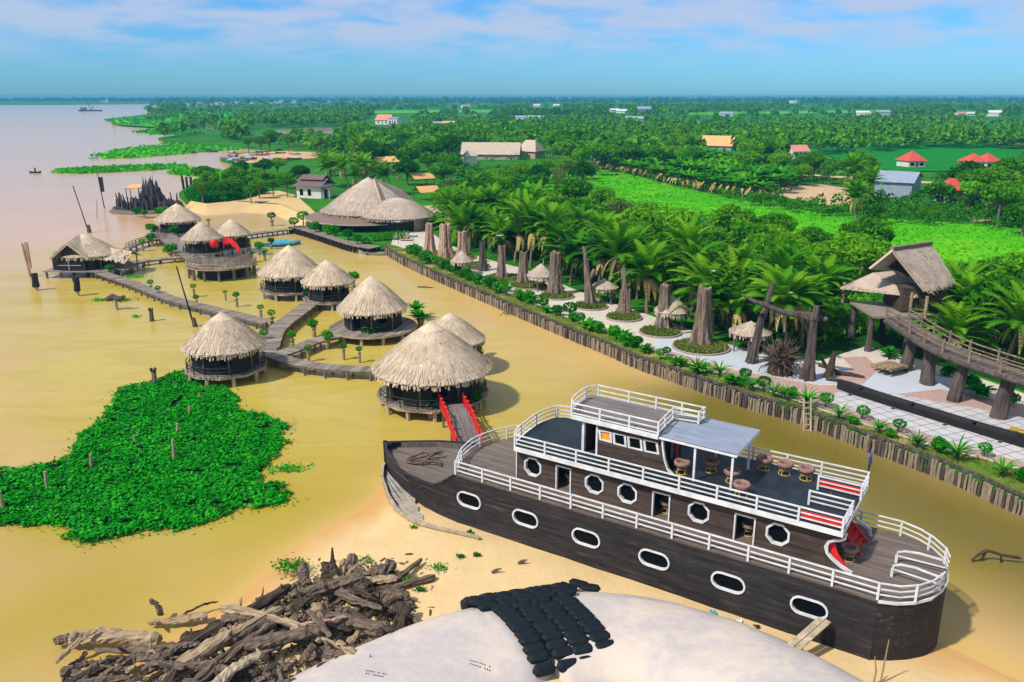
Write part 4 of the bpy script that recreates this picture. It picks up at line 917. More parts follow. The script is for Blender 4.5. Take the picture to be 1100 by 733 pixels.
# round fenced platform with its red arched rails
pc = gp(238, 283, 1.9); pr = 36 / ppm(pc); pc.z = 0
pf = thing('round_platform', 'round stilt platform ringed by bamboo rails and a grey picket fence', 'platform', pc)
mb = MB()
for i in range(int(2 * pr / .3)):
    x = -pr + .15 + .3 * i; ln = math.sqrt(max(pr * pr - x * x, .02)); mb.box((x, 0, 1.85 + random.uniform(-.01, .01)), (.27, ln * 2, .07))
mb.build('deck', 'plank', pf)
mb = MB()
for hh in (-.15, .35, .75): mb.tube([(pr * math.cos(a), pr * math.sin(a), 1.9 + hh + random.uniform(-.05, .05)) for a in np.linspace(R(150), R(400), 30)], .07, 5)
for a in np.linspace(R(150), R(400), 26): mb.tube([(pr * math.cos(a), pr * math.sin(a), 1.7), (pr * math.cos(a), pr * math.sin(a), 2.72)], .055, 5)
mb.build('bamboo_rail', 'beam', pf)
mb = MB()
for a in np.linspace(R(170), R(395), 90): mb.box((pr * .8 * math.cos(a), pr * .72 * math.sin(a) + .6, 2.55 + .25 * math.sin((a - R(170)) * .8)), (.1, .05, 1.4), a + math.pi / 2)
mb.build('picket_fence', 'plank', pf)
src = None
for k in range(14):
    a = 2 * math.pi * k / 14; x, y = pr * .94 * math.cos(a), pr * .94 * math.sin(a)
    if src is None: mb = MB(); mb.tube([(0, 0, -.8), (0, 0, .2), (0, 0, 1.8)], [.22, .2, .17], 7, .1); src = mb.build('post', 'post', pf); src.location = (x, y, 0)
    else: reuse(src, pf, (x, y, 0), k, (1.3, 1.3, 1) if k % 3 == 0 else (1, 1, 1))
mb = MB(); mb.lathe([(pr * .7, .1), (pr * .7, 1.8)], 18); mb.build('skirt', 'dark', pf)
def red_arch(label, pts, w=.55):
    t_ = thing('red_rail', label, 'railing', (0, 0, 0)); mb = MB(); mb.strip(smooth_line(pts, 5), .12, w); mb.build('arched_board', 'red', t_); mb = MB()
    for p in smooth_line(pts, 1): mb.tube([(p.x, p.y, p.z - .9), (p.x, p.y, p.z + .3)], .07, 6)
    mb.build('support', 'red', t_); return t_
red_arch('red arched board rail rising beside the round fenced platform', [gp(240, 261, 3.6), gp(244, 258.5, 4.0), gp(249, 260, 4.0), (gp(254, 265, 3.3)), gp(257, 270, 2.6)], .9)
lt = thing('red_drum', 'round red drum at the rear of the fenced platform', 'drum', gp(230.5, 266, 2.2)); mb = MB(); mb.lathe([(.02, 0), (.6, .05), (.72, .5), (.72, 1.0), (.55, 1.35), (.02, 1.4)], 14); mb.build('drum_shell', 'red', lt, smooth=True); mb = MB(); mb.lathe([(.75, .62), (.75, .7)], 14); mb.build('drum_band', 'red', lt)

# bridge with red railings from the big hut to the ship
ba, bb = gp(482.5, 431, 1.25), gp(505, 481, 1.75)
br = thing('red_railed_bridge', 'grey plank footbridge with wavy red railings leading to the ship', 'bridge', (ba.x, ba.y, 0)); d = bb - ba; L_ = Vector((d.x, d.y, 0)).length; ang = math.atan2(d.y, d.x); br.rotation_euler = (0, 0, ang)
def arch(f): return 1.25 + .5 * f + .45 * math.sin(math.pi * f)
mb = MB(); n = int(L_ / .24)
for i in range(n): f = (i + .5) / n; mb.box((f * L_, 0, arch(f)), (.21, 2.0, .06), 0)
mb.build('deck', 'deck_grey', br)
for sg in (-1, 1):
    mb = MB(); pts = [(f * L_, sg * 1.0, arch(f) + .68 + .12 * math.sin(f * 14)) for f in np.linspace(0, 1, 22)]; mb.strip(pts, .09, .16); mb.strip([(x, y, z - .35) for x, y, z in pts], .07, .12); mb.strip([(x, y, arch(x / L_) - .05) for x, y, z in pts], .12, .2)
    rl = mb.build('railing', 'red', br); src = None
    for f in np.linspace(.02, .98, 9):
        if src is None: mb = MB(); mb.box((0, 0, .35), (.13, .13, 1.0)); mb.lathe([(.09, .85), (.12, .93), (.02, 1.02)], 8); src = mb.build('post', 'red', rl); src.location = (f * L_, sg * 1.0, arch(f))
        else: reuse(src, rl, (f * L_, sg * 1.0, arch(f)))
for f in (.25, .7):
    mb = MB(); mb.beam((f * L_, -.9, -.6), (f * L_, -.9, arch(f) - .05), .18, .18); mb.beam((f * L_, .9, -.6), (f * L_, .9, arch(f) - .05), .18, .18); mb.build('trestle', 'post', br)

# ------------------------------------------------------------------ stakes, poles and rotten posts in the water
def stake(label, px, h, r=.16, mat='post', lean=(0, 0), top=None, cat='post', z=0.0, name='wooden_stake'):
    p = gp(px[0], px[1], z); p.z = 0; t_ = thing(name, label, cat, p); mb = MB(); k = 5
    mb.tube([(lean[0] * f, lean[1] * f, -.6 + (h + .6) * f) for f in np.linspace(0, 1, k)], [r * (1.1 - .35 * f) for f in np.linspace(0, 1, k)], 7, .14); mb.build('shaft', mat, t_)
    if top: top(t_, h)
    return t_
def dark_top(t_, h): mb = MB(); mb.tube([(0, 0, h - 1.9), (.05, 0, h - .8), (0, 0, h + .1)], [.46, .42, .47], 8, .15); mb.build('dark_sleeve', 'dark', t_)
def plank_top(t_, h): mb = MB(); mb.box((.1, 0, h + .1), (.55, .1, .14), .2); mb.box((.12, 0, h * .62), (.5, .25, h * .75), .1); mb.build('board', 'bark_red', t_)
def banner(t_, h): mb = MB(); mb.box((0, 0, h - 3.1), (1.0, .12, 3.6)); mb.build('black_panel', 'dark', t_)
def crown_top(t_, h):
    mb = MB()
    for a in range(5): mb.tube([(0, 0, h - .3), (.28 * math.cos(a * 1.26), .28 * math.sin(a * 1.26), h + .35)], [.14, .1], 5, .2)
    mb.build('split_top', 'bark_dark', t_)
stake('weathered stake with boards, tallest of the outer river stakes', (33, 297), 5.2, .2, 'bark_red', (-.5, 0), plank_top)
stake('thick stake with black sleeve beside the tall boarded stake', (39.5, 312), 2.4, .26, 'pale_post', top=dark_top)
stake('stake with black sleeve in front of the gabled hut', (84, 318), 2.6, .22, 'pale_post', top=dark_top)
stake('rotted stump stake with a broad ragged crosspiece beside the walkway', (125, 333), 1.5, .3, 'pale_post', top=lambda t_, h: (lambda mb: (mb.tube([(-1.1, 0, h - .1), (-.3, .1, h + .2), (.6, 0, h), (1.3, .1, h + .25)], [.3, .42, .4, .22], 8, .25), mb.build('crosspiece', 'bark_dark', t_)))(MB()))
stake('short dark stump standing alone in the water below the walkway', (163.5, 345), 1.3, .3, 'bark_dark', top=crown_top)
stake('tall thin pole standing in the river behind the gabled hut', (96, 250), 9.5, .13, 'bark_dark', (-2.0, 0), name='tall_pole', top=lambda t_, h: (lambda mb: (mb.tube([(0, 0, -.3), (0, 0, 1.6)], [.45, .3], 7, .2), mb.build('root_foot', 'bark_dark', t_)))(MB()))
stake('thin pole carrying a black vertical panel beside the rock island', (112.5, 224), 9.0, .12, 'dark', (-.7, 0), banner, name='banner_pole')
stake('thin leaning twig pole between the tall pole and the black panel', (104, 235), 4.4, .07, 'post', (.6, 0), name='thin_pole')
stake('tall black leaning pole rising over the hut by the hyacinth', (209.5, 351), 7.4, .1, 'dark', (-1.6, .4), name='tall_pole', top=lambda t_, h: (lambda mb: (mb.tube([(0, 0, -.2), (-.1, 0, 1.1)], [.35, .2], 7, .2), mb.build('root_foot', 'bark_dark', t_)))(MB()))
stake('stout split post at the edge of the hyacinth patch', (166.5, 413), 1.3, .3, 'bark', top=crown_top)
for lb, px, h in [('thin post deep in the hyacinth, tallest and pale', (187, 497), 1.9), ('leaning short post near the middle of the hyacinth', (189.5, 466), .9), ('short stub in the hyacinth closest to the hut', (216, 429), .6), ('dark stub just below the stub by the hut', (202, 446), .8), ('stub in the hyacinth between two leaning posts', (145.5, 478), .8), ('slim post in the hyacinth west of its centre', (98, 501), 1.0), ('thick leaning post in the hyacinth tail', (51, 527), 1.5), ('leaning post at the far end of the hyacinth tail', (3.5, 550), 1.5), ('low brown stub at the canal side of the hyacinth', (254, 472), .3)]:
    stake(lb, px, h, .13, 'beam', (random.uniform(-.25, .25), random.uniform(-.1, .1)))
stake('old post in the small boat yard channel', (38, 185), 1.6, .3, 'dark')

# black rock island with its yellow roofed shelter
ic = gp(158, 226, 0); isl_ = thing('rock_island', 'black jagged rockery island with a pointed peak in the river', 'rockery', ic)
mb = MB()
def crag(mb, c, r, h, n=7):
    prof = [(r, -.4), (r * .9, h * .25), (r * .62, h * .6), (r * .3, h * .88), (.04, h)]; V = []
    for rr, z in prof:
        for j in range(n): a = 2 * math.pi * j / n; k = random.uniform(.7, 1.25); V.append((c[0] + rr * k * math.cos(a), c[1] + rr * k * math.sin(a), z * random.uniform(.93, 1.05)))
    mb.add(V, [(i * n + j, i * n + (j + 1) % n, (i + 1) * n + (j + 1) % n, (i + 1) * n + j) for i in range(len(prof) - 1) for j in range(n)] + [tuple((len(prof) - 1) * n + j for j in range(n))])
crag(mb, (.4, 2.8, 0), 2.1, 7.4, 11); crag(mb, (1.6, 2.9, 0), 1.6, 5.4, 9); crag(mb, (-.8, 2.5, 0), 1.7, 5.2, 9); crag(mb, (-3.0, 1.8, 0), 2.6, 2.6, 8); crag(mb, (4.0, 2.0, 0), 2.4, 2.6, 8)
for _ in range(230):
    a, q = random.uniform(0, 2 * math.pi), math.sqrt(random.random()); x, y = 8.2 * q * math.cos(a), 4.6 * q * math.sin(a) + 1.0
    env = 8.8 * math.exp(-((x - .4) / 2.1) ** 2) * (.6 + .4 * math.exp(-((y - 2.5) / 2.5) ** 2)) + 2.6 + 1.6 * math.exp(-((x - 5.5) / 1.5) ** 2) - .9 * q
    crag(mb, (x, y, 0), random.uniform(.28, .95), max(.6, env * random.uniform(.35, .95)), 6)
mb.build('rock_mass', 'rock', isl_)
for k in range(48):
    a = random.uniform(math.pi, 2 * math.pi); x, y = 8.2 * math.cos(a) * random.uniform(.6, 1), 3.8 * math.sin(a) * random.uniform(.5, 1); mb = MB(); h = random.uniform(2, 4.6); mb.tube([(x, y, -.4), (x + .1, y, h * .5), (x + random.uniform(-.5, .5), y, h)], [.3, .24, .1], 6, .2); mb.build('dead_trunk', 'bark_dark', isl_)
mb = MB(); mb.lathe([(8.6, -.5), (8.4, .35), (.02, .4)], 16, close=False); mb.build('island_base', 'post', isl_)
ISL = ic
sh_ = thing('yellow_shelter', 'small shelter with bright yellow roof on the rock island', 'shelter', gp(145, 212, 2.6)); mb = MB(); mb.prism([(-1.9, -1.2), (1.9, -1.2), (2.0, 1.3), (-1.7, 1.3)], 2.2, 2.36); mb.add([(-1.9, -1.25, 2.0), (1.9, -1.25, 2.2), (2.0, 1.3, 3.1), (-1.6, 1.3, 3.0)], [(0, 1, 2, 3)]); mb.build('roof', 'roof_orange', sh_)
for x, y in ((-1.6, -1), (1.6, -1), (-1.5, 1.1), (1.6, 1.1)): mb = MB(); mb.tube([(x, y, -1), (x, y, 2.4)], .1, 6); mb.build('pillar', 'dark', sh_)
for k, (x, y, h, lb) in enumerate([(198, 206, 5.0, 'tall'), (201.5, 205, 4.4, 'short'), (205.5, 206.5, 4.8, 'leaning')]): stake(f'{lb} dark post of three on the bank beside the rock island', (x, y), h, .4, 'dark', (0.25 * (k - 1), 0), z=.5)

# blue boat and a moored sampan
def small_boat(label, p, rz, L=5, W=1.4, mat='sampan', inner='sampan_rim', cabin=None, cat='boat', group=None, name='small_boat'):
    t_ = thing(name, label, cat, p, rz, group); mb = MB(); n = 9; V = []
    for i in range(n):
        f = i / (n - 1) * 2 - 1; w = W / 2 * max(.06, (1 - abs(f) ** 2.6)); zt = .38 + .34 * abs(f) ** 2.5
        V += [(f * L / 2, -w, zt), (f * L / 2, -w * .6, -.15 + .2 * abs(f) ** 3), (f * L / 2, w * .6, -.15 + .2 * abs(f) ** 3), (f * L / 2, w, zt)]
    mb.add(V, [(4 * i + j, 4 * i + 4 + j, 4 * i + 5 + j, 4 * i + 1 + j) for i in range(n - 1) for j in range(3)]); mb.build('hull', mat, t_)
    mb = MB(); 
    for sg in (0, 3): mb.strip([Vector(V[4 * i + sg]) + Vector((0, 0, .03)) for i in range(n)], .1, .08)
    for x in (-L * .22, 0, L * .22): mb.box((x, 0, .3), (.3, W * .8, .05))
    mb.build('rim', inner, t_)
    if cabin:
        mb = MB(); k = 8
        for a in range(k): pass
        ar = [(W * .46 * math.cos(a), .35 + .75 * math.sin(a)) for a in np.linspace(0, math.pi, 9)]; V = [(x, y, z) for x in (-L * .22, L * .2) for y, z in ar]; mb.add(V, [(i, i + 1, 10 + i, 9 + i) for i in range(8)] + [tuple(range(9)), tuple(range(9, 18))[::-1]]); mb.build('cabin', cabin, t_)
    return t_
small_boat('blue cabin boat moored between the huts and the restaurant walkway', gp(303, 264, 0), .5, 7, 2.6, 'cyan', 'cyan', 'cyan')
small_boat('shallow sampan moored at the foot of the restaurant garden', gp(402, 274, 0), -.25, 6, 1.4)
small_boat('small dark boat drifting alone on the wide river', gp(38, 186, 0), .2, 4, 1.2, 'dark', 'dark')
def slab_roof(mb, a, b, c, d, th_=.22, strands=700):
    a, b, c, d = map(Vector, (a, b, c, d)); n = (b - a).cross(d - a).normalized(); n = n if n.z > 0 else -n; nu, nv = 10, 8; V = []
    for i in range(nu + 1):
        for j in range(nv + 1): V.append((a.lerp(b, i / nu)).lerp(d.lerp(c, i / nu), j / nv) + n * random.uniform(-.03, .03))
    mb.add(V, [(i * (nv + 1) + j, (i + 1) * (nv + 1) + j, (i + 1) * (nv + 1) + j + 1, i * (nv + 1) + j + 1) for i in range(nu) for j in range(nv)])
    mb.add([p - n * th_ for p in (a, b, c, d)], [(3, 2, 1, 0)]); mb.add([a, b, b - n * th_, a - n * th_], [(0, 1, 2, 3)]); mb.add([b, c, c - n * th_, b - n * th_], [(0, 1, 2, 3)]); mb.add([d, a, a - n * th_, d - n * th_], [(0, 1, 2, 3)])
    for _ in range(strands):
        u, v = random.random(), random.uniform(-.02, .93); p0 = a.lerp(b, u).lerp(d.lerp(c, u), v) + n * .03; v2 = v + random.uniform(.08, .2); p1 = a.lerp(b, u + random.uniform(-.02, .02)).lerp(d.lerp(c, u), v2) + n * random.uniform(.03, .12); w = (b - a).normalized() * random.uniform(.03, .08)
        mb.add([p0 - w, p0 + w, p1 + w, p1 - w], [(0, 1, 2, 3)])
# ------------------------------------------------------------------ log revetment along the bank
rv = thing('log_revetment', 'long retaining wall of pale split logs along the garden bank', 'retaining wall', (REVW[1].x, REVW[1].y, 0)); c0 = Vector((REVW[1].x, REVW[1].y, 0))
rl = [p - c0 for p in smooth_line(REVW, 6)]
mb = MB(); mb.strip([(p.x, p.y, LZ + .02) for p in rl], .22, .22); mb.build('cap_beam', 'bark_dark', rv)
rest = MB(); nlog = 0
for p, a in chain([Vector((q.x, q.y, 0)) for q in rl], .27):
    nx_, ny_ = -math.sin(a), math.cos(a)
    sg = 1 if (nx_ * -1 + ny_ * -1) > 0 else -1
    pale = random.random() < .66; off = random.uniform(.08, .2); x, y = p.x + nx_ * sg * off, p.y + ny_ * sg * off; h = LZ - random.uniform(.06, .4)
    inview = pj((p.x + c0.x, p.y + c0.y, 1))[0] < 1108 and nlog < 100; w = MB() if inview else rest; w.k = 0 if inview or pale else 1
    w.tube([(x + random.uniform(-.05, .05), y, -.5), (x + random.uniform(-.06, .06), y, h * .5), (x, y, h)], random.uniform(.09, .15), 6, .15)
    if inview: nlog += 1; w.build('log', 'revet' if pale else 'bark_dark', rv)
tag(rest.build('logs', ['revet', 'bark_dark'], rv), kind='stuff')
mb = MB(); V = []
for p in rl: V += [(p.x, p.y, -1), (p.x, p.y, LZ - .02)]
mb.add(V, [(2 * i, 2 * i + 2, 2 * i + 3, 2 * i + 1) for i in range(len(rl) - 1)]); mb.build('backing', 'bark_dark', rv)
ld = thing('ladder', 'small wooden ladder leaning against the log bank', 'ladder', gp(866, 462, 0)); mb = MB()
for s_ in (-.3, .3): mb.tube([(s_, -.35, -.3), (s_ + .1, .75, 2.6)], .07, 6)
mb.build('rail', 'pale_post', ld)
for k in range(6): mb = MB(); f = .12 + k * .15; mb.beam((-.36 + .1 * f, -.35 + 1.1 * f, -.3 + 2.9 * f), (.36 + .1 * f, -.35 + 1.1 * f, -.3 + 2.9 * f), .1, .07); mb.build('rung', 'pale_post', ld)

# ------------------------------------------------------------------ plants: leaf cards in clumps
def leafcard(mb, p, s, up=.4):
    n = Vector((random.gauss(0, 1), random.gauss(0, 1), random.gauss(0, 1) + up)).normalized(); t1 = n.orthogonal().normalized(); t1 = Quaternion(n, random.uniform(0, 6.28)) @ t1; t2 = n.cross(t1)
    mb.add([p - t1 * s, p + t2 * s * .5, p + t1 * s, p - t2 * s * .5], [(0, 1, 2, 3)])
def clump(mb, c, rad, n, s, shell=.5):
    c = Vector(c)
    for _ in range(n):
        v = Vector((random.gauss(0, 1), random.gauss(0, 1), random.gauss(0, 1))).normalized(); k = shell + (1 - shell) * random.random() ** .6
        leafcard(mb, c + Vector((v.x * rad[0] * k, v.y * rad[1] * k, v.z * rad[2] * k)), s * random.uniform(.7, 1.3))
def blades(mb, n, length, w, rise=.8, base=(0, 0, 0), droop=.5, seg=3):
    for i in range(n):
        a = random.uniform(0, 6.283); L = length * random.uniform(.7, 1.15); r_ = rise * random.uniform(.5, 1.3); V = []
        for k in range(seg + 1):
            f = k / seg; x = L * f * math.cos(r_ * (1 - droop * f)); z = L * f * math.sin(r_) - droop * L * f * f * .6; ww = w * math.sin(math.pi * (.12 + .88 * f)) if k < seg else .005
            V += [(base[0] + x * math.cos(a) - ww * math.sin(a), base[1] + x * math.sin(a) + ww * math.cos(a), base[2] + z), (base[0] + x * math.cos(a) + ww * math.sin(a), base[1] + x * math.sin(a) - ww * math.cos(a), base[2] + z)]
        mb.add(V, [(2 * k, 2 * k + 1, 2 * k + 3, 2 * k + 2) for k in range(seg)])
def shrub_kind(kind, seed):
    random.seed(seed); t_ = thing('garden_shrub', 'tmp', 'shrub', (0, 0, 0)); mb = MB()
    if kind == 'ball':
        clump(mb, (0, 0, .95), (.62, .62, .42), 260, .13, .75); st = MB(); st.tube([(0, 0, -.1), (.05, .03, .5), (0, 0, .9)], [.07, .05, .04], 6)
    elif kind == 'bush':
        for k in range(5): clump(mb, (random.uniform(-.45, .45), random.uniform(-.45, .45), random.uniform(.4, .9)), (.45, .45, .4), 70, .17, .5)
        st = MB(); st.tube([(0, 0, -.1), (0, 0, .6)], .05, 5)
    elif kind == 'broad':
        blades(mb, 26, 1.25, .2, .95, (0, 0, .25), .75); blades(mb, 10, .8, .16, 1.3, (0, 0, .3), .4); st = MB(); st.tube([(0, 0, -.1), (0, 0, .4)], .09, 6)
    else:
        blades(mb, 44, 1.35, .06, 1.1, (0, 0, .35), .6); st = MB(); st.tube([(0, 0, -.1), (0, 0, .5)], .11, 6)
    mb.build('foliage', 'leaf_shrub', t_); st.build('stem', 'bark_dark', t_); return t_
PROT = {k: [shrub_kind(k, 20 + i * 7 + j) for j in range(2)] for i, k in enumerate(('ball', 'bush', 'broad', 'spiky'))}
USED = set()
def place(kind, p, sc=1.0, label='tmp', group=None, name=None, cat=None):
    L = PROT[kind]; q = L[random.randrange(len(L))]
    if q.name not in USED and False: pass
    o = dup(q, p, random.uniform(0, 6.28), sc * random.uniform(.88, 1.12)); o['label'] = label
    if group: o['group'] = group
    if name: o.name = name
    if cat: o['category'] = cat
    return o
random.seed(11)
row1, row2, row3 = [], [], []
def bank_y(x, y):
    top = float(np.interp(x, [p[0] for p in PATH_LO], [p[1] for p in PATH_LO])) - 4; low = float(np.interp(x, [p[0] for p in REV][::-1], [p[1] for p in REV][::-1])) - 4
    return min(max(y, top), low)
mid = smooth_line([gp(x, y, LZ) for x, y in [(440, 273), (470, 286), (500, 299), (540, 315), (580, 331), (620, 348), (660, 364), (700, 381)]], 4)
for i, (p, a) in enumerate(chain(mid, 1.75)):
    row1.append(place(random.choice(['ball', 'bush', 'broad', 'bush']), p + Vector((random.uniform(-.5, .5), random.uniform(-.5, .5), 0)), random.uniform(1.0, 1.5), group='plants along the upper log bank'))
for x, y, k, s in [(709, 392, 'ball', .9), (716, 383, 'ball', .8), (728, 395, 'broad', 1.0), (748, 398, 'spiky', .95), (752, 408, 'broad', 1.2), (773, 404, 'spiky', 1.1), (789, 418, 'broad', 1.2), (800, 410, 'ball', .85), (806, 424, 'spiky', .9), (820, 421, 'ball', .95), (831, 428, 'spiky', 1.0), (852, 428, 'bush', .8)]:
    row2.append(place(k, gp(x, bank_y(x, y), LZ), s, group='plants along the log bank before the driftwood gate'))
for x, y, k, s in [(842, 439, 'spiky', 1.0), (866, 440, 'spiky', 1.15), (887, 434, 'ball', .9), (901, 452, 'spiky', 1.0), (926, 450, 'ball', .85), (943, 465, 'spiky', 1.0), (965, 465, 'ball', .85), (985, 481, 'spiky', 1.1), (1010, 487, 'bush', 1.1), (1027, 494, 'spiky', 1.15), (1057, 491, 'ball', .8), (1076, 511, 'spiky', 1.0), (1098, 517, 'bush', .9), (917, 460, 'bush', .6), (957, 474, 'bush', .6)]:
    row3.append(place(k, gp(x, bank_y(x, y), LZ), s, group='plants beside the pink pavers and tiled floor'))
rank(row1, 'plants between log bank and white path'); rank(row2, 'plants on the log bank before the driftwood gate'); rank(row3, 'plants between log bank and pink pavers')

# grass along the strip
mb = MB(); strip_poly = [(p.x, p.y) for p in L2(REV[1:] + PATH_LO, LZ)]
xs, ys = [p[0] for p in strip_poly], [p[1] for p in strip_poly]; cnt = 0
while cnt < 5200:
    x, y = random.uniform(min(xs), 40), random.uniform(35, max(ys))
    if not in_poly(x, y, strip_poly): continue
    cnt += 1
    if mnoise.noise(Vector((x * .5, y * .5, 0))) < -.15: continue
    h = random.uniform(.1, .3); a = random.uniform(0, 3.14); dx_, dy_ = math.cos(a) * .06, math.sin(a) * .06
    mb.add([(x - dx_, y - dy_, LZ), (x + dx_, y + dy_, LZ), (x + random.uniform(-.12, .12), y + random.uniform(-.12, .12), LZ + h)], [(0, 1, 2)])
tag(mb.build('bank_grass', 'leaf_bed'), 'short patchy grass growing along the log bank', 'grass', kind='stuff')

# ------------------------------------------------------------------ great trunk stumps in round beds
BEDS = []
def bed(px, half, label, squ=1.0):
    c = gp(px[0], px[1], LZ); r = half / ppm(c); t_ = thing('planting_bed', label, 'planting bed', c, 0, 'round planting beds along the path'); mb = MB(); n = 30
    mb.lathe([(r, -.05), (r, .22), (r - .16, .24), (r - .2, .1)], n, close=False); mb.build('kerb', 'stone_kerb', t_)
    mb = MB(); mb.lathe([(r - .18, .14), (r * .5, .2), (.02, .24)], n, close=False); mb.build('soil', 'earth_bed', t_)
    mb = MB()
    for _ in range(int(150 * r * r)):
        a, q = random.uniform(0, 6.283), math.sqrt(random.random()) * (r - .25); x, y = q * math.cos(a), q * math.sin(a)
        for _k in range(2): leafcard(mb, Vector((x + random.uniform(-.1, .1), y + random.uniform(-.1, .1), .22 + random.uniform(0, .22))), random.uniform(.08, .17), 1.0)
    mb.build('plants', 'leaf_bed', t_); BEDS.append((c.x, c.y, r + .6)); return t_
def stump(label, px, top, half, mat='bark', lean=(0, 0), fork=None, flare=1.3, name='tree_stump', topr=.72, bedhalf=None, group='great bare trunks along the path'):
    c = gp(px[0], px[1], LZ); r = half / ppm(c); h = zat(c, top) - LZ; t_ = thing(name, label, 'stump', c, 0, group); mb = MB(); n, k = 22, 14
    ph = [random.uniform(0, 6.28) for _ in range(4)]; V = []
    for i in range(k + 1):
        f = i / k; base = r * (topr + (flare - topr) * (1 - f) ** 3.0 + (1 - topr) * (1 - f) * .4)
        for j in range(n):
            a = 2 * math.pi * j / n; fl = 1 + .13 * math.sin(5 * a + ph[0] + f) + .09 * math.sin(8 * a + ph[1] - f * 2) + .22 * (1 - f) ** 4 * math.sin(6 * a + ph[2]); z = h * f
            if i == k: z += random.uniform(-.06, .06) * h * .25 + .12 * math.sin(a * 3 + ph[3])
            rr = base * fl * random.uniform(.96, 1.04); V.append((lean[0] * f + rr * math.cos(a), lean[1] * f + rr * math.sin(a), z - .15 * (i == 0)))
    V.append((lean[0], lean[1], h - .25)); o_ = k * n
    mb.add(V, [(i * n + j, i * n + (j + 1) % n, (i + 1) * n + (j + 1) % n, (i + 1) * n + j) for i in range(k) for j in range(n)] + [(o_ + j, o_ + (j + 1) % n, (k + 1) * n) for j in range(n)])
    mb.build('trunk', mat, t_, smooth=False)
    if fork:
        for f0, dx_, dy_, hh, rr in fork:
            mb = MB(); a_ = Vector((lean[0] * f0, lean[1] * f0, h * f0)); mb.tube([a_, a_ + Vector((dx_ * .5, dy_ * .5, hh * .35)), a_ + Vector((dx_, dy_, hh))], [rr, rr * .85, rr * .7], 9, .15); mb.build('limb', mat, t_)
    if bedhalf: pass
    return t_
for i, (lb, b, tp, hf, mt, kw) in enumerate([
    ('reddish bare trunk nearest the big restaurant roof', (462, 271), 240, 5.2, 'bark_red', {}), ('broad reddish trunk second from the restaurant, with flat broken top', (479, 278), 241, 7, 'bark_red', {}), ('reddish flared trunk third from the restaurant', (497, 284), 249, 6.2, 'bark_red', {}),
    ('slim dark trunk fourth from the restaurant, shortest and bare', (519, 291), 260, 4, 'bark_dark', {}), ('grey narrow trunk beside the first mushroom hut', (539, 300), 264, 4.8, 'bark', {}), ('grey flared trunk left of the pale one with a lamp behind', (562, 306), 271, 5.4, 'bark', {}),
    ('tall pale trunk in front of a white topped lamp', (596, 317), 271, 6.8, 'bark', {}), ('thin leaning trunk with a forked side limb', (634, 328), 266, 4.6, 'bark', dict(lean=(-.9, 0), fork=[(.45, .9, 0, 1.3, .36)], topr=.55)), ('short twin topped grey trunk in a round bed', (671, 338), 311, 6.4, 'bark', dict(fork=[(.8, -.25, 0, 3.2, .48)], topr=.85)),
    ('dark flat topped trunk beside the tilted mushroom hut', (712, 354), 306, 7.2, 'bark', {}), ('thickest dark trunk with a deep hollow side and flared roots', (753, 371), 309, 9.2, 'bark', dict(flare=1.35, topr=.72)), 
    ('tall thin gate trunk with a high curved limb', (807, 390), 338, 4.6, 'bark_dark', dict(lean=(.7, 0), fork=[(.9, .9, .2, 3.6, .36)], topr=.75)), ('stout gate trunk carrying the end of the crossbeam', (868, 408), 340, 5.6, 'bark_dark', dict(topr=.7, fork=[(.95, .1, 0, 1.3, .4)]))]):
    stump(lb, b, tp, hf, mt, **kw)
for px, hf, lb in [((484, 277), 28, 'long stony bed around the reddish trunks'), ((507, 287), 20, 'bed around the third reddish trunk'), ((541, 300), 22, 'bed around the grey narrow trunk'), ((568, 308), 20, 'bed around the flared grey trunk'), ((598, 319), 19, 'bed around the tall pale trunk'), ((634, 330), 19, 'round bed around the thin leaning trunk'), ((670, 342), 20, 'round bed around the twin topped trunk'), ((709, 358), 23, 'round bed around the dark flat topped trunk'), ((753, 374), 31, 'largest round bed, around the thickest trunk')]:
    bed(px, hf, lb)
# crossbeam of the driftwood gate
a_, b_ = gp(791, 318, 7.0), gp(888, 347, 6.6)
a_ = gp(807, 390, LZ) + Vector((-1.6, -.3, 6.6)); b_ = gp(868, 408, LZ) + Vector((1.3, .2, 5.8))
cbm = thing('crossbeam', 'crooked driftwood crossbeam resting over the two gate trunks', 'log', a_); mb = MB(); mb.tube([(0, 0, .5), (b_ - a_) * .15 + Vector((0, 0, .1)), (b_ - a_) * .5 + Vector((0, .2, -.3)), (b_ - a_) * .8 + Vector((0, 0, -.1)), (b_ - a_)], [.12, .22, .27, .36, .2], 9, .18); mb.build('beam', 'bark_dark', cbm)
rb = thing('root_ball', 'huge tangled grey root ball standing between the gate trunks', 'roots', gp(838, 401, LZ)); mb = MB(); mb2 = MB()
for _ in range(230):
    a, e = random.uniform(0, 6.28), random.uniform(-.15, 1.25); d = Vector((math.cos(a) * math.cos(e), math.sin(a) * math.cos(e), math.sin(e))); s_ = random.uniform(.4, 1); ln = random.uniform(1.4, 2.5); p = Vector((0, 0, 1.2)) + d * .3; pts = [p]
    for k in range(4): d = (d + Vector((random.gauss(0, .3), random.gauss(0, .3), random.gauss(-.03, .22)))).normalized(); p = p + d * ln / 4; pts.append(p)
    (mb if random.random() < .6 else mb2).tube(pts, [.10 * s_ + .03, .085 * s_ + .02, .07 * s_, .05 * s_, .02], 5)
mb.build('pale_roots', 'log_a', rb); mb2.build('dark_roots', 'log_b', rb); mb = MB(); mb.lathe([(1.3, -.1), (1.2, .6), (.7, 1.6), (.1, 2.0)], 10); mb.build('root_core', 'log_b', rb)
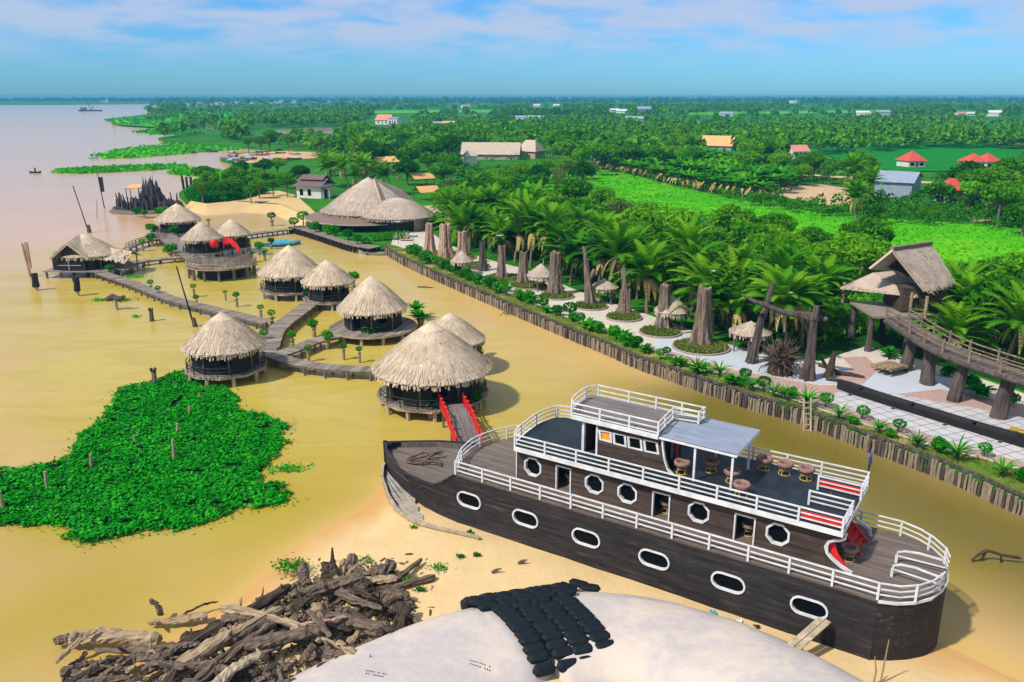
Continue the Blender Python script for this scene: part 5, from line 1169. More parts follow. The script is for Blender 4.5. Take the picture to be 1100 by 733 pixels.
ds = thing('driftwood_sculpture', 'small black driftwood trunk standing on the grey plaza', 'driftwood', gp(891, 406, LZ)); mb = MB(); mb.tube([(-.2, 0, 0), (0, 0, 1), (.25, .1, 2.5)], [.5, .36, .22], 8, .2); mb.tube([(-.1, 0, .7), (-.9, .2, 1.9)], [.2, .14], 6, .2); mb.build('trunk', 'log_b', ds)
for nm, p0, p1, lb in [('b', (880, 392), (902, 400), 'black driftwood pole lying right beside the small standing driftwood'), ('c', (897, 401), (929, 405), 'thin black driftwood pole lying on the grey plaza'), ('d', (888, 407), (905, 410), 'short black log lying at the foot of the standing driftwood')]:
    q0, q1 = gp(*p0, LZ + .18), gp(*p1, LZ + .22); mb = MB(); mb.tube([(0, 0, 0), (q1 - q0) * .5 + Vector((0, 0, .12)), q1 - q0], [.2, .16, .1], 7, .2); o = mb.build('driftwood_log', 'log_b'); o.location = q0; tag(o, lb, 'log', 'driftwood logs on the plaza')
for k in range(14):
    r_, c_ = divmod(k, 5); p = gp(944 + c_ * 4.5 + r_ * 2, 391 + c_ * 1.2, LZ + .22 + r_ * .33); mb = MB(); mb.tube([(-.55, -1.0, 0), (.2, .1, .03), (.7, 1.0, 0)], random.uniform(.15, .2), 8, .08); o = mb.build('cut_log', 'log_c'); o.location = p; o.rotation_euler = (0, 0, -.55 + random.uniform(-.1, .1)); tag(o, 'pale cut log in the stack under the walkway columns', 'log', 'stacked cut logs on the plaza')
# long black canoe on the tiles
q0, q1 = gp(900, 414, LZ + .35), gp(1118, 481, LZ + .35); cn_ = thing('dugout_canoe', 'very long black dugout canoe resting on the tiled floor', 'canoe', q0, math.atan2(q1.y - q0.y, q1.x - q0.x)); Lc = (q1 - q0).length; mb = MB(); n = 18; V = []
for i in range(n):
    f = i / (n - 1); w = .62 * min(1, .25 + 2.2 * math.sin(math.pi * min(f * 1.0, .97)) ** .8); zt = .34 + .25 * abs(2 * f - 1) ** 4
    V += [(f * Lc, -w, zt), (f * Lc, -w * .7, -.3), (f * Lc, w * .7, -.3), (f * Lc, w, zt), (f * Lc, w * .75, zt), (f * Lc, w * .5, -.05), (f * Lc, -w * .5, -.05), (f * Lc, -w * .75, zt)]
mb.add(V, [(8 * i + j, 8 * i + 8 + j, 8 * i + 8 + (j + 1) % 8, 8 * i + (j + 1) % 8) for i in range(n - 1) for j in range(8)] + [tuple(range(8))[::-1], tuple(8 * (n - 1) + j for j in range(8))]); mb.build('hull', 'dark', cn_, fix=True)
for f in (.12, .4, .7, .9): mb = MB(); mb.box((f * Lc, 0, .32), (.3, .9, .06)); mb.build('thwart', 'dark', cn_)
for k, f in enumerate((.1, .34, .6, .85)): o = MB(); o.tube([(0, -.9, 0), (0, .9, 0)], .14, 7); ob = o.build('support_log', 'bark_dark'); ob.location = q0.lerp(q1, f) + Vector((0, 0, -.30)); ob.rotation_euler = (0, 0, cn_.rotation_euler.z); tag(ob, 'short round log lying under the long black canoe', 'log', 'support logs under the canoe')
yk = small_boat('small yellow kayak beside the canoe end', gp(1102, 469, LZ + .2), -.2, 2.4, .8, 'yellow', 'yellow', name='yellow_kayak')

# lamps along the path
def lamp(px, toppx, label):
    c = gp(px[0], px[1], LZ); h = zat(c, toppx) - LZ; t_ = thing('street_lamp', label, 'lamp', c, random.uniform(-.4, .4), 'white topped lamps along the path'); mb = MB(); mb.tube([(0, 0, 0), (0, 0, h)], .05, 6); mb.build('pole', 'dark', t_); mb = MB(); mb.box((0, 0, h), (1.1, .3, .1)); mb.box((0, 0, h - .12), (.25, .2, .2)); mb.build('lamp_head', 'white', t_); return t_
for px, tp, lb in [((428, 262), 238, 'white topped lamp nearest the restaurant'), ((537, 288), 253, 'white topped lamp behind the narrow grey trunk'), ((597, 303), 257, 'white topped lamp behind the tall pale trunk'), ((677, 331), 293, 'white topped lamp beside the twin topped trunk'), ((759, 352), 291, 'white topped lamp above the thickest trunk'), ((840, 382), 314, 'white topped lamp over the root ball')]: lamp(px, tp, lb)
# low mushroom huts behind the path
for px, ev, hf, ap_, lb in [(496, 281, 12, 270, 'mushroom hut almost hidden behind the third reddish trunk'), (581, 296, 15, 284, 'mushroom hut behind the pale tall trunk'), (649, 309, 15, 300, 'mushroom hut beside the thin leaning trunk'), (722, 334, 19, 318, 'mushroom hut behind the dark flat topped trunk'), (806, 357, 22, 346, 'mushroom hut behind the tall gate trunk'), (749, 262, 13, 254, 'mushroom hut roof peeking out of the palms up the slope'), (836, 281, 11, 272, 'pointed hut roof peeking out of the palms behind the gate')]:
    hut('mushroom_hut', 'low grey thatched ' + lb, px, ev, hf, ap_, zd=LZ, ze=LZ + 2.0 if ev > 285 or px < 520 else LZ + 3.6, walls=None, rail=False, thatch='thatch_grey', base=LZ, laps=3, cat='hut', group='low mushroom huts behind the path')

# ------------------------------------------------------------------ tree house on columns with its elevated walkway
tp0 = gp(960, 330, LZ); 
def rz(px, py, z): return gp(px, py, z)
thc = gp(985, 334, 5.5)
th = thing('tree_house', 'raised hut with steep greyed thatch roof reached by the elevated walkway', 'hut', (thc.x, thc.y, 0)); th.rotation_euler = (0, 0, 0)
def tl(px, py, z): q = gp(px, py, z); return Vector((q.x - thc.x, q.y - thc.y, z))
# ridge runs from the open gable (left) to the right
RZ = 12.0; EZ = 8.1
r0, r1 = tl(958, 268, RZ), tl(1000, 262, RZ); e0, e1 = tl(994, 313, EZ), tl(1027, 305, EZ)
f0, f1 = r0 + .55 * (Vector((r0 - e0).to_2d().to_3d()) + Vector((0, 0, EZ - RZ))), r1 + .8 * (Vector((r1 - e1).to_2d().to_3d()) + Vector((0, 0, EZ - RZ)))
mb = MB(); slab_roof(mb, r0, r1, e1, e0, strands=1200); slab_roof(mb, r1, r0, f0, f1, strands=400); mb.build('roof', 'thatch_grey', th)
mb = MB(); mb.strip([r0 + Vector((0, 0, .12)), r1 + Vector((0, 0, .12))], .5, .25); mb.build('ridge_cap', 'bark', th)
lz = 7.3; la, lb_, lc, ld_ = tl(938, 293, 8.8), tl(980, 290, 8.8), tl(985, 318, lz), tl(902, 309, lz - .2)
mb = MB(); slab_roof(mb, la, lb_, lc, ld_, strands=900); slab_roof(mb, tl(955, 282, 9.8), tl(966, 276, 10.3), tl(982, 296, 8.8), tl(972, 296, 8.8), strands=200); mb.build('lower_roof', 'thatch_grey', th)
mb = MB(); mc = (r0 + r1 + e0 + e1) / 4; 
rd_ = (r1 - r0) * .38; mb.add([r0 + rd_ - Vector((0, 0, .3)), e0 + rd_, f0 + rd_], [(0, 1, 2)])
mb.build('gable_shade', 'dark', th)  # dark triangle added as the shade within the open gable
cxy = Vector((mc.x - .2, mc.y + 1.2, 0)); mb = MB(); mb.box((cxy.x, cxy.y, 6.8), (4.6, 4.4, 2.5)); mb.build('wall', 'cabin', th)
mb = MB(); mb.box((cxy.x - 1.2, cxy.y - .4, 5.3), (9.0, 6.5, .22)); mb.build('deck', 'plank', th)
src = None
for x, y in ((-5.6, -2.6), (-2, -3.4), (2.4, -3.2), (-5.4, 2.4), (-2, 2.6), (2.4, 2.6)):
    if src is None: mb = MB(); mb.tube([(0, 0, LZ - .1), (.1, 0, 3), (0, 0, 5.2)], [.42, .3, .3], 9, .12); src = mb.build('column', 'bark_dark', th); src.location = (cxy.x + x + .2, cxy.y + y, 0)
    else: reuse(src, th, (cxy.x + x + .2, cxy.y + y, 0), x)
for x, y in ((e0.x + .2, e0.y - .2), (ld_.x + .6, ld_.y + .3), (lc.x - .4, lc.y + .2)): mb = MB(); mb.tube([(x, y, 5.4), (x, y, 7.6)], .16, 7, .1); mb.build('pillar', 'log_c', th)
# elevated walkway
WZ = 5.5
wl = smooth_line([gp(964, 343, WZ), gp(978, 352, WZ), gp(1000, 366, WZ), gp(1028, 380, WZ), gp(1074, 396, WZ), gp(1125, 412, WZ), gp(1200, 436, WZ)], 4); c_ = wl[0].copy(); c_.z = 0
ew = thing('elevated_walkway', 'elevated plank walkway on thick log columns leading to the tree house', 'walkway', c_); wl = [p - c_ for p in wl]; mb = MB(); ww = 2.4
for p, a in chain(wl, .26): mb.box(p + Vector((0, 0, random.uniform(-.015, .015))), (.23, ww, .09), a)
mb.build('deck', 'deck_brown', ew)
def offs(L, o_, dz):
    res = []
    for i, p in enumerate(L): d = (L[min(i + 1, len(L) - 1)] - L[max(i - 1, 0)]).normalized(); res.append(p + Vector((-d.y, d.x, 0)) * o_ + Vector((0, 0, dz)))
    return res
for sg in (-1, 1):
    mb = MB(); mb.tube(offs(wl, sg * ww * .48, -.22), .24, 8, .1); mb.build('edge_log', 'bark_dark', ew)
    mb = MB(); mb.tube(offs(wl, sg * ww * .46, 1.0), .08, 6, .1); mb.tube(offs(wl, sg * ww * .46, .55), .06, 6, .1); hr = mb.build('hand_rail', 'bark', ew); src = None
    for k, (p, a) in enumerate(chain(offs(wl, sg * ww * .46, 0), 2.9)):
        if src is None: mb = MB(); mb.tube([(0, 0, -.3), (.02, 0, .5), (0, 0, 1.25)], [.15, .12, .1], 7, .15); src = mb.build('post', 'bark', hr); src.location = p
        else: reuse(src, hr, p, k)
for px, py, hf in ((972, 398, 5.5), (996, 413, 6), (1024, 431, 6), (1072, 449, 7.5)):
    g_ = gp(px, py, LZ); r_ = hf / ppm(g_); q = min(wl, key=lambda w: (w + c_ - Vector((g_.x, g_.y, w.z))).length); mb = MB(); mb.tube([g_ - c_ + Vector((0, 0, -.1)), (Vector((q.x, q.y, WZ)) + g_ - c_) / 2, Vector((q.x, q.y, WZ - .3))], [r_ * 1.25, r_, r_ * .9], 10, .1); mb.build('column', 'bark_dark', ew)
for px, py, k, s in ((1040, 418, 'bush', 1.2), (1052, 426, 'broad', 1.2), (1020, 405, 'bush', 1.0), (1085, 436, 'bush', 1.1), (955, 384, 'broad', 1.1)):
    place(k, gp(px, py, LZ), s, group='shrubs under the elevated walkway')
rank([o for o in COL.objects if o.get('group') == 'shrubs under the elevated walkway'], 'shrubs growing under the elevated walkway')

# ------------------------------------------------------------------ the big restaurant roof and its terrace
def big_roof():
    c1 = gp(397, 225.5, 4.2); r1_ = 51 / ppm(c1); t1 = zat(c1, 191); t_ = thing('thatched_restaurant', 'huge two lobed thatched restaurant with brown curved lower roof by the cove', 'restaurant', (c1.x, c1.y, LZ))
    mb = MB(); thatch_cone(mb, r1_, t1 - 4.2, 4.2 - LZ, 6, 5200, sag=-.05, sl=1.6); mb.build('roof', 'thatch_grey', t_)
    c2 = gp(427, 231, 4.0); r2_ = 40 / ppm(c2); t2 = zat(c2, 213); mb = MB(); thatch_cone(mb, r2_, t2 - 4.0, 4.0 - LZ, 5, 3000, sag=-.2, sl=1.5); o = mb.build('side_roof', 'thatch_grey', t_); o.location = (c2.x - c1.x, c2.y - c1.y, 0)
    def q(px, py, z): w = gp(px, py, z); return Vector((w.x - c1.x, w.y - c1.y, z - LZ))
    mb = MB(); slab_roof(mb, q(402, 191.5, t1), q(431, 203.5, 7.6), q(451, 221, 4.4), q(412, 224, 5.6), strands=1500); slab_roof(mb, q(402, 192, t1 - .1), q(424, 208.5, 7.6), q(412, 226, 5.2), q(398, 210, 7.0), strands=500); mb.build('rear_roof', 'thatch_grey', t_)
    mb = MB(); V = []; A = np.linspace(R(165), R(300), 30)
    for a in A:
        for rr, z in ((r1_ * .93, 4.0 - LZ), (r1_ * 1.34, 3.0 - LZ), (r1_ * 1.34, 2.8 - LZ)): V.append((rr * math.cos(a), rr * math.sin(a), z))
    mb.add(V, [(3 * i + k, 3 * i + 3 + k, 3 * i + 4 + k, 3 * i + 1 + k) for i in range(29) for k in (0, 1)]); mb.build('lower_roof', 'roof_brown', t_)
    mb = MB(); mb.strip([(r1_ * 1.345 * math.cos(a), r1_ * 1.345 * math.sin(a), 2.9 - LZ) for a in A], .15, .22); mb.build('lower_roof_edge', 'wall_tan', t_)
    mb = MB(); mb.lathe([(r1_ * .85, 0), (r1_ * .85, 2.9)], 30); mb.build('wall', 'dark', t_)
    mb = MB(); mb.lathe([(r2_ * .8, 0), (r2_ * .8, 2.8)], 24); o = mb.build('side_wall', 'dark', t_); o.location = (c2.x - c1.x, c2.y - c1.y, 0)
    for a in (-.75, -.45): mb = MB(); mb.box((c2.x - c1.x + r2_ * .83 * math.cos(a), c2.y - c1.y + r2_ * .83 * math.sin(a), 1.3), (.15, 2.0, 2.6), a); mb.build('wall_panel', 'wall_tan', t_)
    src = None
    for a in np.linspace(R(170), R(300), 12):
        if src is None: mb = MB(); mb.tube([(0, 0, -1.5), (0, 0, 2.9 - LZ)], .16, 7); src = mb.build('pillar', 'dark', t_); src.location = (r1_ * 1.28 * math.cos(a), r1_ * 1.28 * math.sin(a), 0)
        else: reuse(src, t_, (r1_ * 1.28 * math.cos(a), r1_ * 1.28 * math.sin(a), 0))
    return c1, r1_
RC, RR = big_roof()
tw = thing('terrace', 'low plank terrace on black posts curving under the restaurant', 'terrace', (gp(330, 243, 0).x, gp(330, 243, 0).y, 0)); tpts = smooth_line([gp(318, 243, 1.2), gp(340, 249, 1.2), gp(362, 256, 1.2), (gp(385, 263, 1.2)), gp(404, 266, 1.2)], 5); o0 = tw.location; tpts = [p - o0 for p in tpts]
mb = MB()
for p, a in chain(tpts, .3): mb.box(p, (.27, 3.0, .1), a)
mb.build('deck', 'plank', tw); src = None
for k, (p, a) in enumerate(chain(tpts, 1.15)):
    for sg in (-1, 1):
        x, y = p.x - math.sin(a) * 1.4 * sg, p.y + math.cos(a) * 1.4 * sg
        if src is None: mb = MB(); mb.tube([(0, 0, -.8), (.05, 0, .4), (0, 0, 1.15)], [.34, .26, .3], 7, .15); src = mb.build('post', 'dark', tw); src.location = (x, y, 0)
        else: reuse(src, tw, (x, y, 0), k)
tl_ = []
for px, py, s in ((326, 240, 1.9), (333, 246, 1.4), (339, 249, 1.6), (352, 252, 1.7), (360, 254, 1.8), (374, 258, 1.6), (384, 262, 1.7), (390, 262, 1.6), (316, 244, 1.5)): tl_.append(place('ball', gp(px, py, 1.3) - Vector((0, 0, .3)), s, group='clipped shrubs on the restaurant terrace'))
rank(tl_, 'clipped shrubs along the restaurant terrace edge')
hd = thing('garden_hedge', 'low bright hedge at the corner of the restaurant', 'hedge', gp(417, 258, LZ)); mb = MB()
for k in range(7): clump(mb, (-3 + k * 1.0, (k - 3) * .45, .8), (1.1, .9, .8), 140, .2, .7)
mb.build('foliage', 'leaf_shrub', hd)
# white house with brown roof
wc = gp(338, 212, LZ); wh = thing('white_house', 'white walled house with brown two step roof by the cove beach', 'house', wc, -.35); mb = MB(); mb.box((0, 0, 1.7), (7.4, 5.2, 3.4)); mb.build('wall', 'wall_white', wh)
mb = MB(); mb.add([(-4.6, -3.6, 3.2), (4.6, -3.6, 3.2), (4.4, .2, 5.0), (-4.4, .2, 5.0)], [(0, 1, 2, 3)]); mb.add([(-4.6, 3.8, 3.3), (4.6, 3.8, 3.3), (4.4, .2, 5.0), (-4.4, .2, 5.0)], [(3, 2, 1, 0)]); mb.build('roof', 'roof_brown2', wh)
mb = MB(); mb.add([(-3.6, -1.6, 4.7), (3.8, -1.6, 4.7), (3.6, .6, 5.8), (-3.4, .6, 5.8)], [(0, 1, 2, 3)]); mb.add([(-3.6, 2.6, 4.6), (3.8, 2.6, 4.6), (3.6, .6, 5.8), (-3.4, .6, 5.8)], [(3, 2, 1, 0)]); mb.build('upper_roof', 'roof_brown2', wh)
for x in (-2.2, .2): mb = MB(); mb.box((x, -2.62, 1.5), (1.0, .08, 1.6)); mb.build('window', 'glass', wh)
mb = MB(); mb.box((3.72, -.4, 1.1), (.08, 1.2, 2.2)); mb.build('door', 'dark', wh)
for x in (4.2, 6.0): mb = MB(); mb.tube([(x, -2.4, 0), (x, -2.4, 2.6)], .1, 6); mb.build('porch_post', 'white', wh)
mb = MB(); mb.box((5.0, -.6, 2.65), (2.6, 4.2, .12)); mb.build('porch_roof', 'roof_brown', wh)
# pink sheet and parked things on the plaza by the restaurant
for px, py, m_, lb, w in ((437, 258, 'roof_pink', 'pink cloth spread on the pale plaza by the restaurant', 2.4), (444, 254, 'cyan', 'blue cloth spread on the pale plaza', 1.6)):
    p = gp(px, py, LZ + .07); mb = MB(); V = [(random.uniform(-.1, .1) + w * (i / 6 - .5), random.uniform(-.1, .1) + .7 * w * (j / 4 - .5), .05 + random.uniform(0, .1)) for i in range(7) for j in range(5)]; mb.add(V, [(i * 5 + j, i * 5 + 5 + j, i * 5 + 6 + j, i * 5 + 1 + j) for i in range(6) for j in range(4)]); o = mb.build('spread_cloth', m_); o.location = p; tag(o, lb, 'cloth')
# tan tent roofs up the path behind the restaurant
for px, py, w, lb in ((461, 226, 6, 'tan sloping shelter roof beside the restaurant, nearest the palms'), (452, 190, 7, 'tan tent shaped roof among the trees behind the restaurant'), (458, 204, 6, 'narrow tan shelter roof between the two other tan roofs')):
    c = gp(px, py, LZ + 2.6); c.z = LZ; t_ = thing('tan_shelter', lb, 'shelter', c, .6); mb = MB(); mb.add([(-w / 2, -w * .4, 2.2), (w / 2, -w * .4, 2.2), (w / 2, 0, 3.6), (-w / 2, 0, 3.6), (-w / 2, w * .4, 2.2), (w / 2, w * .4, 2.2)], [(0, 1, 2, 3), (3, 2, 5, 4)]); mb.build('roof', 'roof_orange' if px != 461 else 'thatch', t_)
    for x in (-w * .45, w * .45):
        for y in (-w * .35, w * .35): mb = MB(); mb.tube([(x, y, 0), (x, y, 2.4)], .1, 6); mb.build('pillar', 'post', t_)
isl_pl = [place(k, gp(x, y, .5), s, group='bushes at the foot of the rock island') for x, y, k, s in ((147, 231, 'bush', 1.3), (155, 232, 'broad', 1.5), (170, 231, 'bush', 1.5), (177, 229, 'bush', 1.2), (139, 222, 'bush', 1.0), (163, 221, 'bush', 1.2))]
rank(isl_pl, 'bushes growing at the foot of the rock island')
# potted plants along the walkways
PL = []
for px, py, k, s in [(118, 291, 'bush', .9), (162, 308, 'ball', .7), (170, 314, 'ball', .6), (153, 264, 'ball', .9), (137, 275, 'ball', .8), (164, 249, 'bush', 1.4), (163, 259, 'bush', 1.2), (187, 252, 'bush', 1.8), (205, 246, 'bush', 1.0), (183, 272, 'bush', 1.4), (204, 257, 'bush', .9), (208, 312, 'ball', .7), (211, 324, 'ball', .7), (242, 317, 'ball', .5), (254, 322, 'ball', .7), (280, 335, 'ball', .7), (292, 342, 'ball', .8), (284, 364, 'ball', .8), (314, 366, 'ball', .85), (337, 353, 'bush', .9), (351, 366, 'bush', 1.0), (331, 379, 'ball', .7), (369, 377, 'ball', .7), (386, 380, 'ball', .6), (333, 320, 'bush', 1.3), (379, 302, 'bush', 1.2), (400, 358, 'broad', 1.1), (452, 345, 'broad', 1.5), (447, 335, 'broad', 1.2), (463, 439, 'spiky', 1.0), (512, 425, 'bush', .9), (511, 433, 'bush', .8), (515, 374, 'bush', 1.0), (292, 238, 'ball', 1.4), (266, 262, 'bush', 1.0), (278, 268, 'bush', 1.1), (284, 274, 'broad', 1.1), (270, 276, 'bush', .8), (224, 240, 'ball', .7), (291, 262, 'bush', .9)]:
    o = place(k, gp(px, py, 1.0), s, group='potted plants on the river walkways', name='potted_plant', cat='plant')
    PL.append(o); pm = bpy.data.objects.get('potmaster')
POTM = MB(); POTM.lathe([(.22, -1.7), (.28, -.4), (.2, -.3), (.36, .16), (.34, .2), (.02, .2)], 10); pot0 = POTM.build('pot', 'pot', PL[0])
for o in PL[1:]: c = pot0.copy(); COL.objects.link(c); c.parent = o
rank(PL, 'potted plants along the river walkways and hut terraces')
# ------------------------------------------------------------------ trees
def tree_kind(seed, leaf, h=7.5, cr=3.4, blobs=9, per=230, ls=.34, flat=.72, bark='bark', sparse=False):
    random.seed(seed); t_ = thing('broadleaf_tree', 'tmp', 'tree', (0, 0, 0)); mb = MB(); tr = MB()
    top = h * .62; tr.tube([(0, 0, -.3), (.1, .05, h * .3), (random.uniform(-.3, .3), random.uniform(-.3, .3), top)], [.26, .19, .12], 7, .08)
    for k in range(blobs):
        a = k * 2.4 + random.uniform(-.4, .4); q = cr * .66 * math.sqrt((k + .3) / blobs); z = h - 1.6 - .75 * (q / cr) ** 1.6 * h * .42 + random.uniform(-.5, .5); x, y = q * math.cos(a), q * math.sin(a)
        s = random.uniform(.34, .52) * cr; tr.tube([(0, 0, h * random.uniform(.28, .42)), (x * .5, y * .5, z * .72), (x, y, z)], [.11, .08, .04], 5)
        clump(mb, (x, y, z), (s, s, s * flat), int(per * (s / (.43 * cr)) ** 2), ls, .62)
        if sparse: continue
    mb.build('crown', leaf, t_); tr.build('trunk', bark, t_); return t_
TK = {'green': [tree_kind(1, 'leaf_tree'), tree_kind(2, 'leaf_tree', 8.5, 3.8, 11), tree_kind(3, 'leaf_tree', 6.5, 3.2, 8)], 'dark': [tree_kind(4, 'leaf_dark', 8, 4.0, 12, 240, .34, .62), tree_kind(5, 'leaf_dark', 7, 3.6, 10)],
      'lime': [tree_kind(6, 'leaf_lime', 7, 2.6, 7, 150, .34), tree_kind(7, 'leaf_lime', 8.5, 3.0, 9, 140, .34)], 'olive': [tree_kind(8, 'leaf_olive', 7.5, 2.8, 7, 80, .26, .8, 'bark', True), tree_kind(9, 'leaf_olive', 8.5, 2.5, 8, 70, .26, .9, 'bark', True)]}
KLAB = {'green': 'leafy mid green tree', 'dark': 'dense dark crowned tree', 'lime': 'light lime green tree', 'olive': 'thin greyish sparse tree'}
def palm_kind(seed, h, fronds=20, fl=4.2, lean=.6, tall=False):
    random.seed(seed); t_ = thing('coconut_palm', 'tmp', 'palm', (0, 0, 0)); tr = MB(); la = random.uniform(0, 6.28); tp = (lean * math.cos(la), lean * math.sin(la), h)
    tr.tube([(0, 0, -.3), (tp[0] * .2, tp[1] * .2, h * .35), (tp[0] * .6, tp[1] * .6, h * .7), tp], [.26, .17, .15, .14], 7, .05); tr.build('trunk', 'bark', t_)
    mb = MB()
    for i in range(fronds):
        a = i * 2.399 + random.uniform(-.2, .2); e0 = 1.47 - 1.15 * (i / fronds) ** 1.25 + random.uniform(-.12, .12); L = fl * random.uniform(.82, 1.12); d = e0; p = Vector(tp); seg = 12; pts = [p.copy()]; dirs = []
        for k in range(seg):
            d -= .045 + .11 * (k / seg); v = Vector((math.cos(a) * math.cos(d), math.sin(a) * math.cos(d), math.sin(d))); p = p + v * (L / seg); pts.append(p.copy()); dirs.append(v)
        side = Vector((-math.sin(a), math.cos(a), 0)); V = [q + side * s2 * .05 for q in pts for s2 in (-1, 1)]; F = [(2 * k, 2 * k + 1, 2 * k + 3, 2 * k + 2) for k in range(seg)]
        for k in range(1, seg):
            q = pts[k]; v = dirs[k]; up = side.cross(v)
            for hf in (0, .33, .66):
                f = (k + hf) / seg; ll = fl * .18 * math.sin(math.pi * (.14 + .80 * f)) * random.uniform(.85, 1.1); qq = pts[k].lerp(pts[min(k + 1, seg)], hf)
                for sg in (-1, 1):
                    tip = qq + side * (sg * ll * .74) + v * ll * .66 + Vector((0, 0, -.2 * ll)) + up * (.22 * ll if up.z > 0 else -.22 * ll)
                    o2 = len(V); V += [tip, qq + v * .11 + side * sg * .04]; F.append((2 * k + (1 if sg > 0 else 0), o2 + 1, o2))
        mb.add(V, F)
    mb.build('crown', 'leaf_palm', t_); dm = MB()
    for i in range(5):
        a = random.uniform(0, 6.28); V = []; side = Vector((-math.sin(a), math.cos(a), 0))
        for k in range(6): f = k / 5; q = Vector(tp) + Vector((math.cos(a) * 1.5 * math.sin(f * 1.5), math.sin(a) * 1.5 * math.sin(f * 1.5), -2.3 * f * f)); w = .28 * math.sin(math.pi * (.15 + .8 * f)); V += [q - side * w, q + side * w]
        dm.add(V, [(2 * k, 2 * k + 1, 2 * k + 3, 2 * k + 2) for k in range(5)])
    dm.build('dry_fronds', 'leaf_dry', t_); return t_
PK = [palm_kind(31, 3.8, 36, 5.0, .4), palm_kind(32, 4.6, 38, 5.2, .5), palm_kind(33, 2.6, 34, 5.4, .3), palm_kind(34, 5.0, 34, 4.8, .5), palm_kind(35, 6.2, 30, 4.8, .9)]
PH = [5.6, 6.8, 4.6, 6.0, 7.6]
random.seed(77)
def off_path(g):
    x, y = pj((g.x, g.y, LZ)); return x < 455 or y < float(np.interp(x, [p[0] for p in PATH_HI][::-1], [p[1] for p in PATH_HI][::-1])) - 1
TREES = []
CLEAR = [(752, 147, 794, 170), (842, 153, 872, 172), (938, 176, 1000, 214), (964, 160, 994, 180), (1032, 162, 1076, 184), (1010, 195, 1042, 213), (494, 156, 586, 176), (398, 118, 440, 136), (440, 182, 472, 232), (890, 283, 1030, 330), (408, 165, 424, 180), (328, 186, 352, 216)]
CLEAR += [(x - 9, y - 2, x + 9, y + 5) for x, y in ((560, 126), (574, 126), (660, 118), (668, 119), (690, 117), (681, 127), (825, 109), (852, 110), (927, 121), (948, 121), (1031, 122), (1042, 122), (1066, 121), (780, 122), (598, 114), (577, 114), (500, 115), (472, 132), (484, 132), (330, 126))]
def clear_of(x, y): return not any(a <= x <= c and b <= y <= d for a, b, c, d in CLEAR)
def visible_ok(g, zc): x, y = pj((g.x, g.y, LZ + zc)); return clear_of(x, y) and clear_of(x, y + 6)
def grove(poly, where, mix, spacing, zc=6.0, sc=(.8, 1.2), maxn=60, group=None, scz=1.0):
    pts = [g for g in scatter(poly, LZ + zc, spacing, 4000, maxn, BEDS) if visible_ok(g, zc)]; by = {}
    for g in pts:
        k = random.choices(list(mix), list(mix.values()))[0]; s = random.uniform(*sc); q = random.choice(TK[k]); o = dup(q, (g.x, g.y, LZ), random.uniform(0, 6.28), (s, s, s * scz * random.uniform(.9, 1.1)), None, 'trees ' + where); by.setdefault(k, []).append(o); TREES.append(o)
    for k, L in by.items():
        if len(L) == 1: L[0]['label'] = f'the only {KLAB[k]} {where}'
        else: rank(L, f'{KLAB[k]}s {where}')
def palms(poly, where, spacing, maxn=80, sc=(.85, 1.2), zc=6.0):
    pts = [g for g in scatter(poly, LZ + zc, spacing, 6000, maxn, BEDS) if off_path(g) and visible_ok(g, zc + 1)]; L = []
    for g in pts:
        q = random.choice(PK); s = random.uniform(*sc); o = dup(q, (g.x, g.y, LZ), 0, (s, s, s * random.uniform(.85, 1.2)), None, 'coconut palms ' + where); o.rotation_euler = (random.gauss(0, .09), random.gauss(0, .09), random.uniform(0, 6.28)); L.append(o)
    rank(L, 'coconut palms ' + where)
palms([(462, 216), (505, 212), (545, 228), (600, 246), (660, 262), (720, 282), (768, 300), (770, 325), (700, 308), (640, 292), (590, 275), (530, 262), (465, 245)], 'behind the great bare trunks', 3.1, 180, (.85, 1.15), 4.5)
palms([(770, 296), (850, 302), (930, 320), (958, 338), (955, 362), (905, 372), (850, 352), (790, 338)], 'behind the driftwood gate and root ball', 3.6, 45, (.8, 1.1), 4.0)
palms([(1005, 335), (1040, 330), (1110, 340), (1110, 372), (1050, 358), (1010, 345)], 'beyond the elevated walkway', 4.2, 18, (.7, 1.0), 3.5)
palms([(330, 160), (365, 146), (410, 158), (432, 172), (425, 186), (380, 184), (340, 184)], 'behind the white house and big restaurant', 5.5, 30, (.9, 1.25))
palms([(915, 196), (935, 190), (962, 203), (950, 212), (925, 212)], 'beside the bare earth plot', 6, 7, (.9, 1.2))
palms([(1060, 190), (1100, 190), (1105, 215), (1070, 210)], 'around the tiny red roof', 7, 6, (.8, 1.1))
grove([(560, 213), (600, 202), (640, 208), (700, 222), (742, 232), (748, 262), (700, 262), (640, 246), (590, 232), (545, 225)], 'between palms and field', {'green': 4, 'dark': 2, 'olive': 2, 'lime': 3}, 6.4, 6.2, (.85, 1.2), 30)
grove([(765, 246), (800, 236), (850, 240), (900, 252), (945, 258), (935, 280), (905, 300), (860, 296), (800, 284), (770, 268)], 'left of the tree house', {'green': 4, 'dark': 2, 'lime': 3, 'olive': 1}, 5.6, 5.5, (.8, 1.15), 36)
grove([(1010, 288), (1050, 284), (1105, 292), (1115, 345), (1060, 338), (1020, 312)], 'right behind the tree house', {'green': 5, 'dark': 3, 'lime': 2}, 5.4, 5, (.8, 1.15), 24)
grove([(462, 200), (470, 188), (510, 190), (548, 200), (560, 214), (520, 212), (485, 212)], 'above the restaurant palms', {'green': 3, 'dark': 2, 'olive': 1}, 6, 6, (.8, 1.1))
grove([(375, 150), (420, 138), (480, 140), (498, 158), (495, 178), (468, 182), (440, 178), (400, 170)], 'behind the restaurant', {'green': 4, 'dark': 4, 'olive': 3, 'lime': 2}, 8.5, 6.5, (1.0, 1.4), 34)
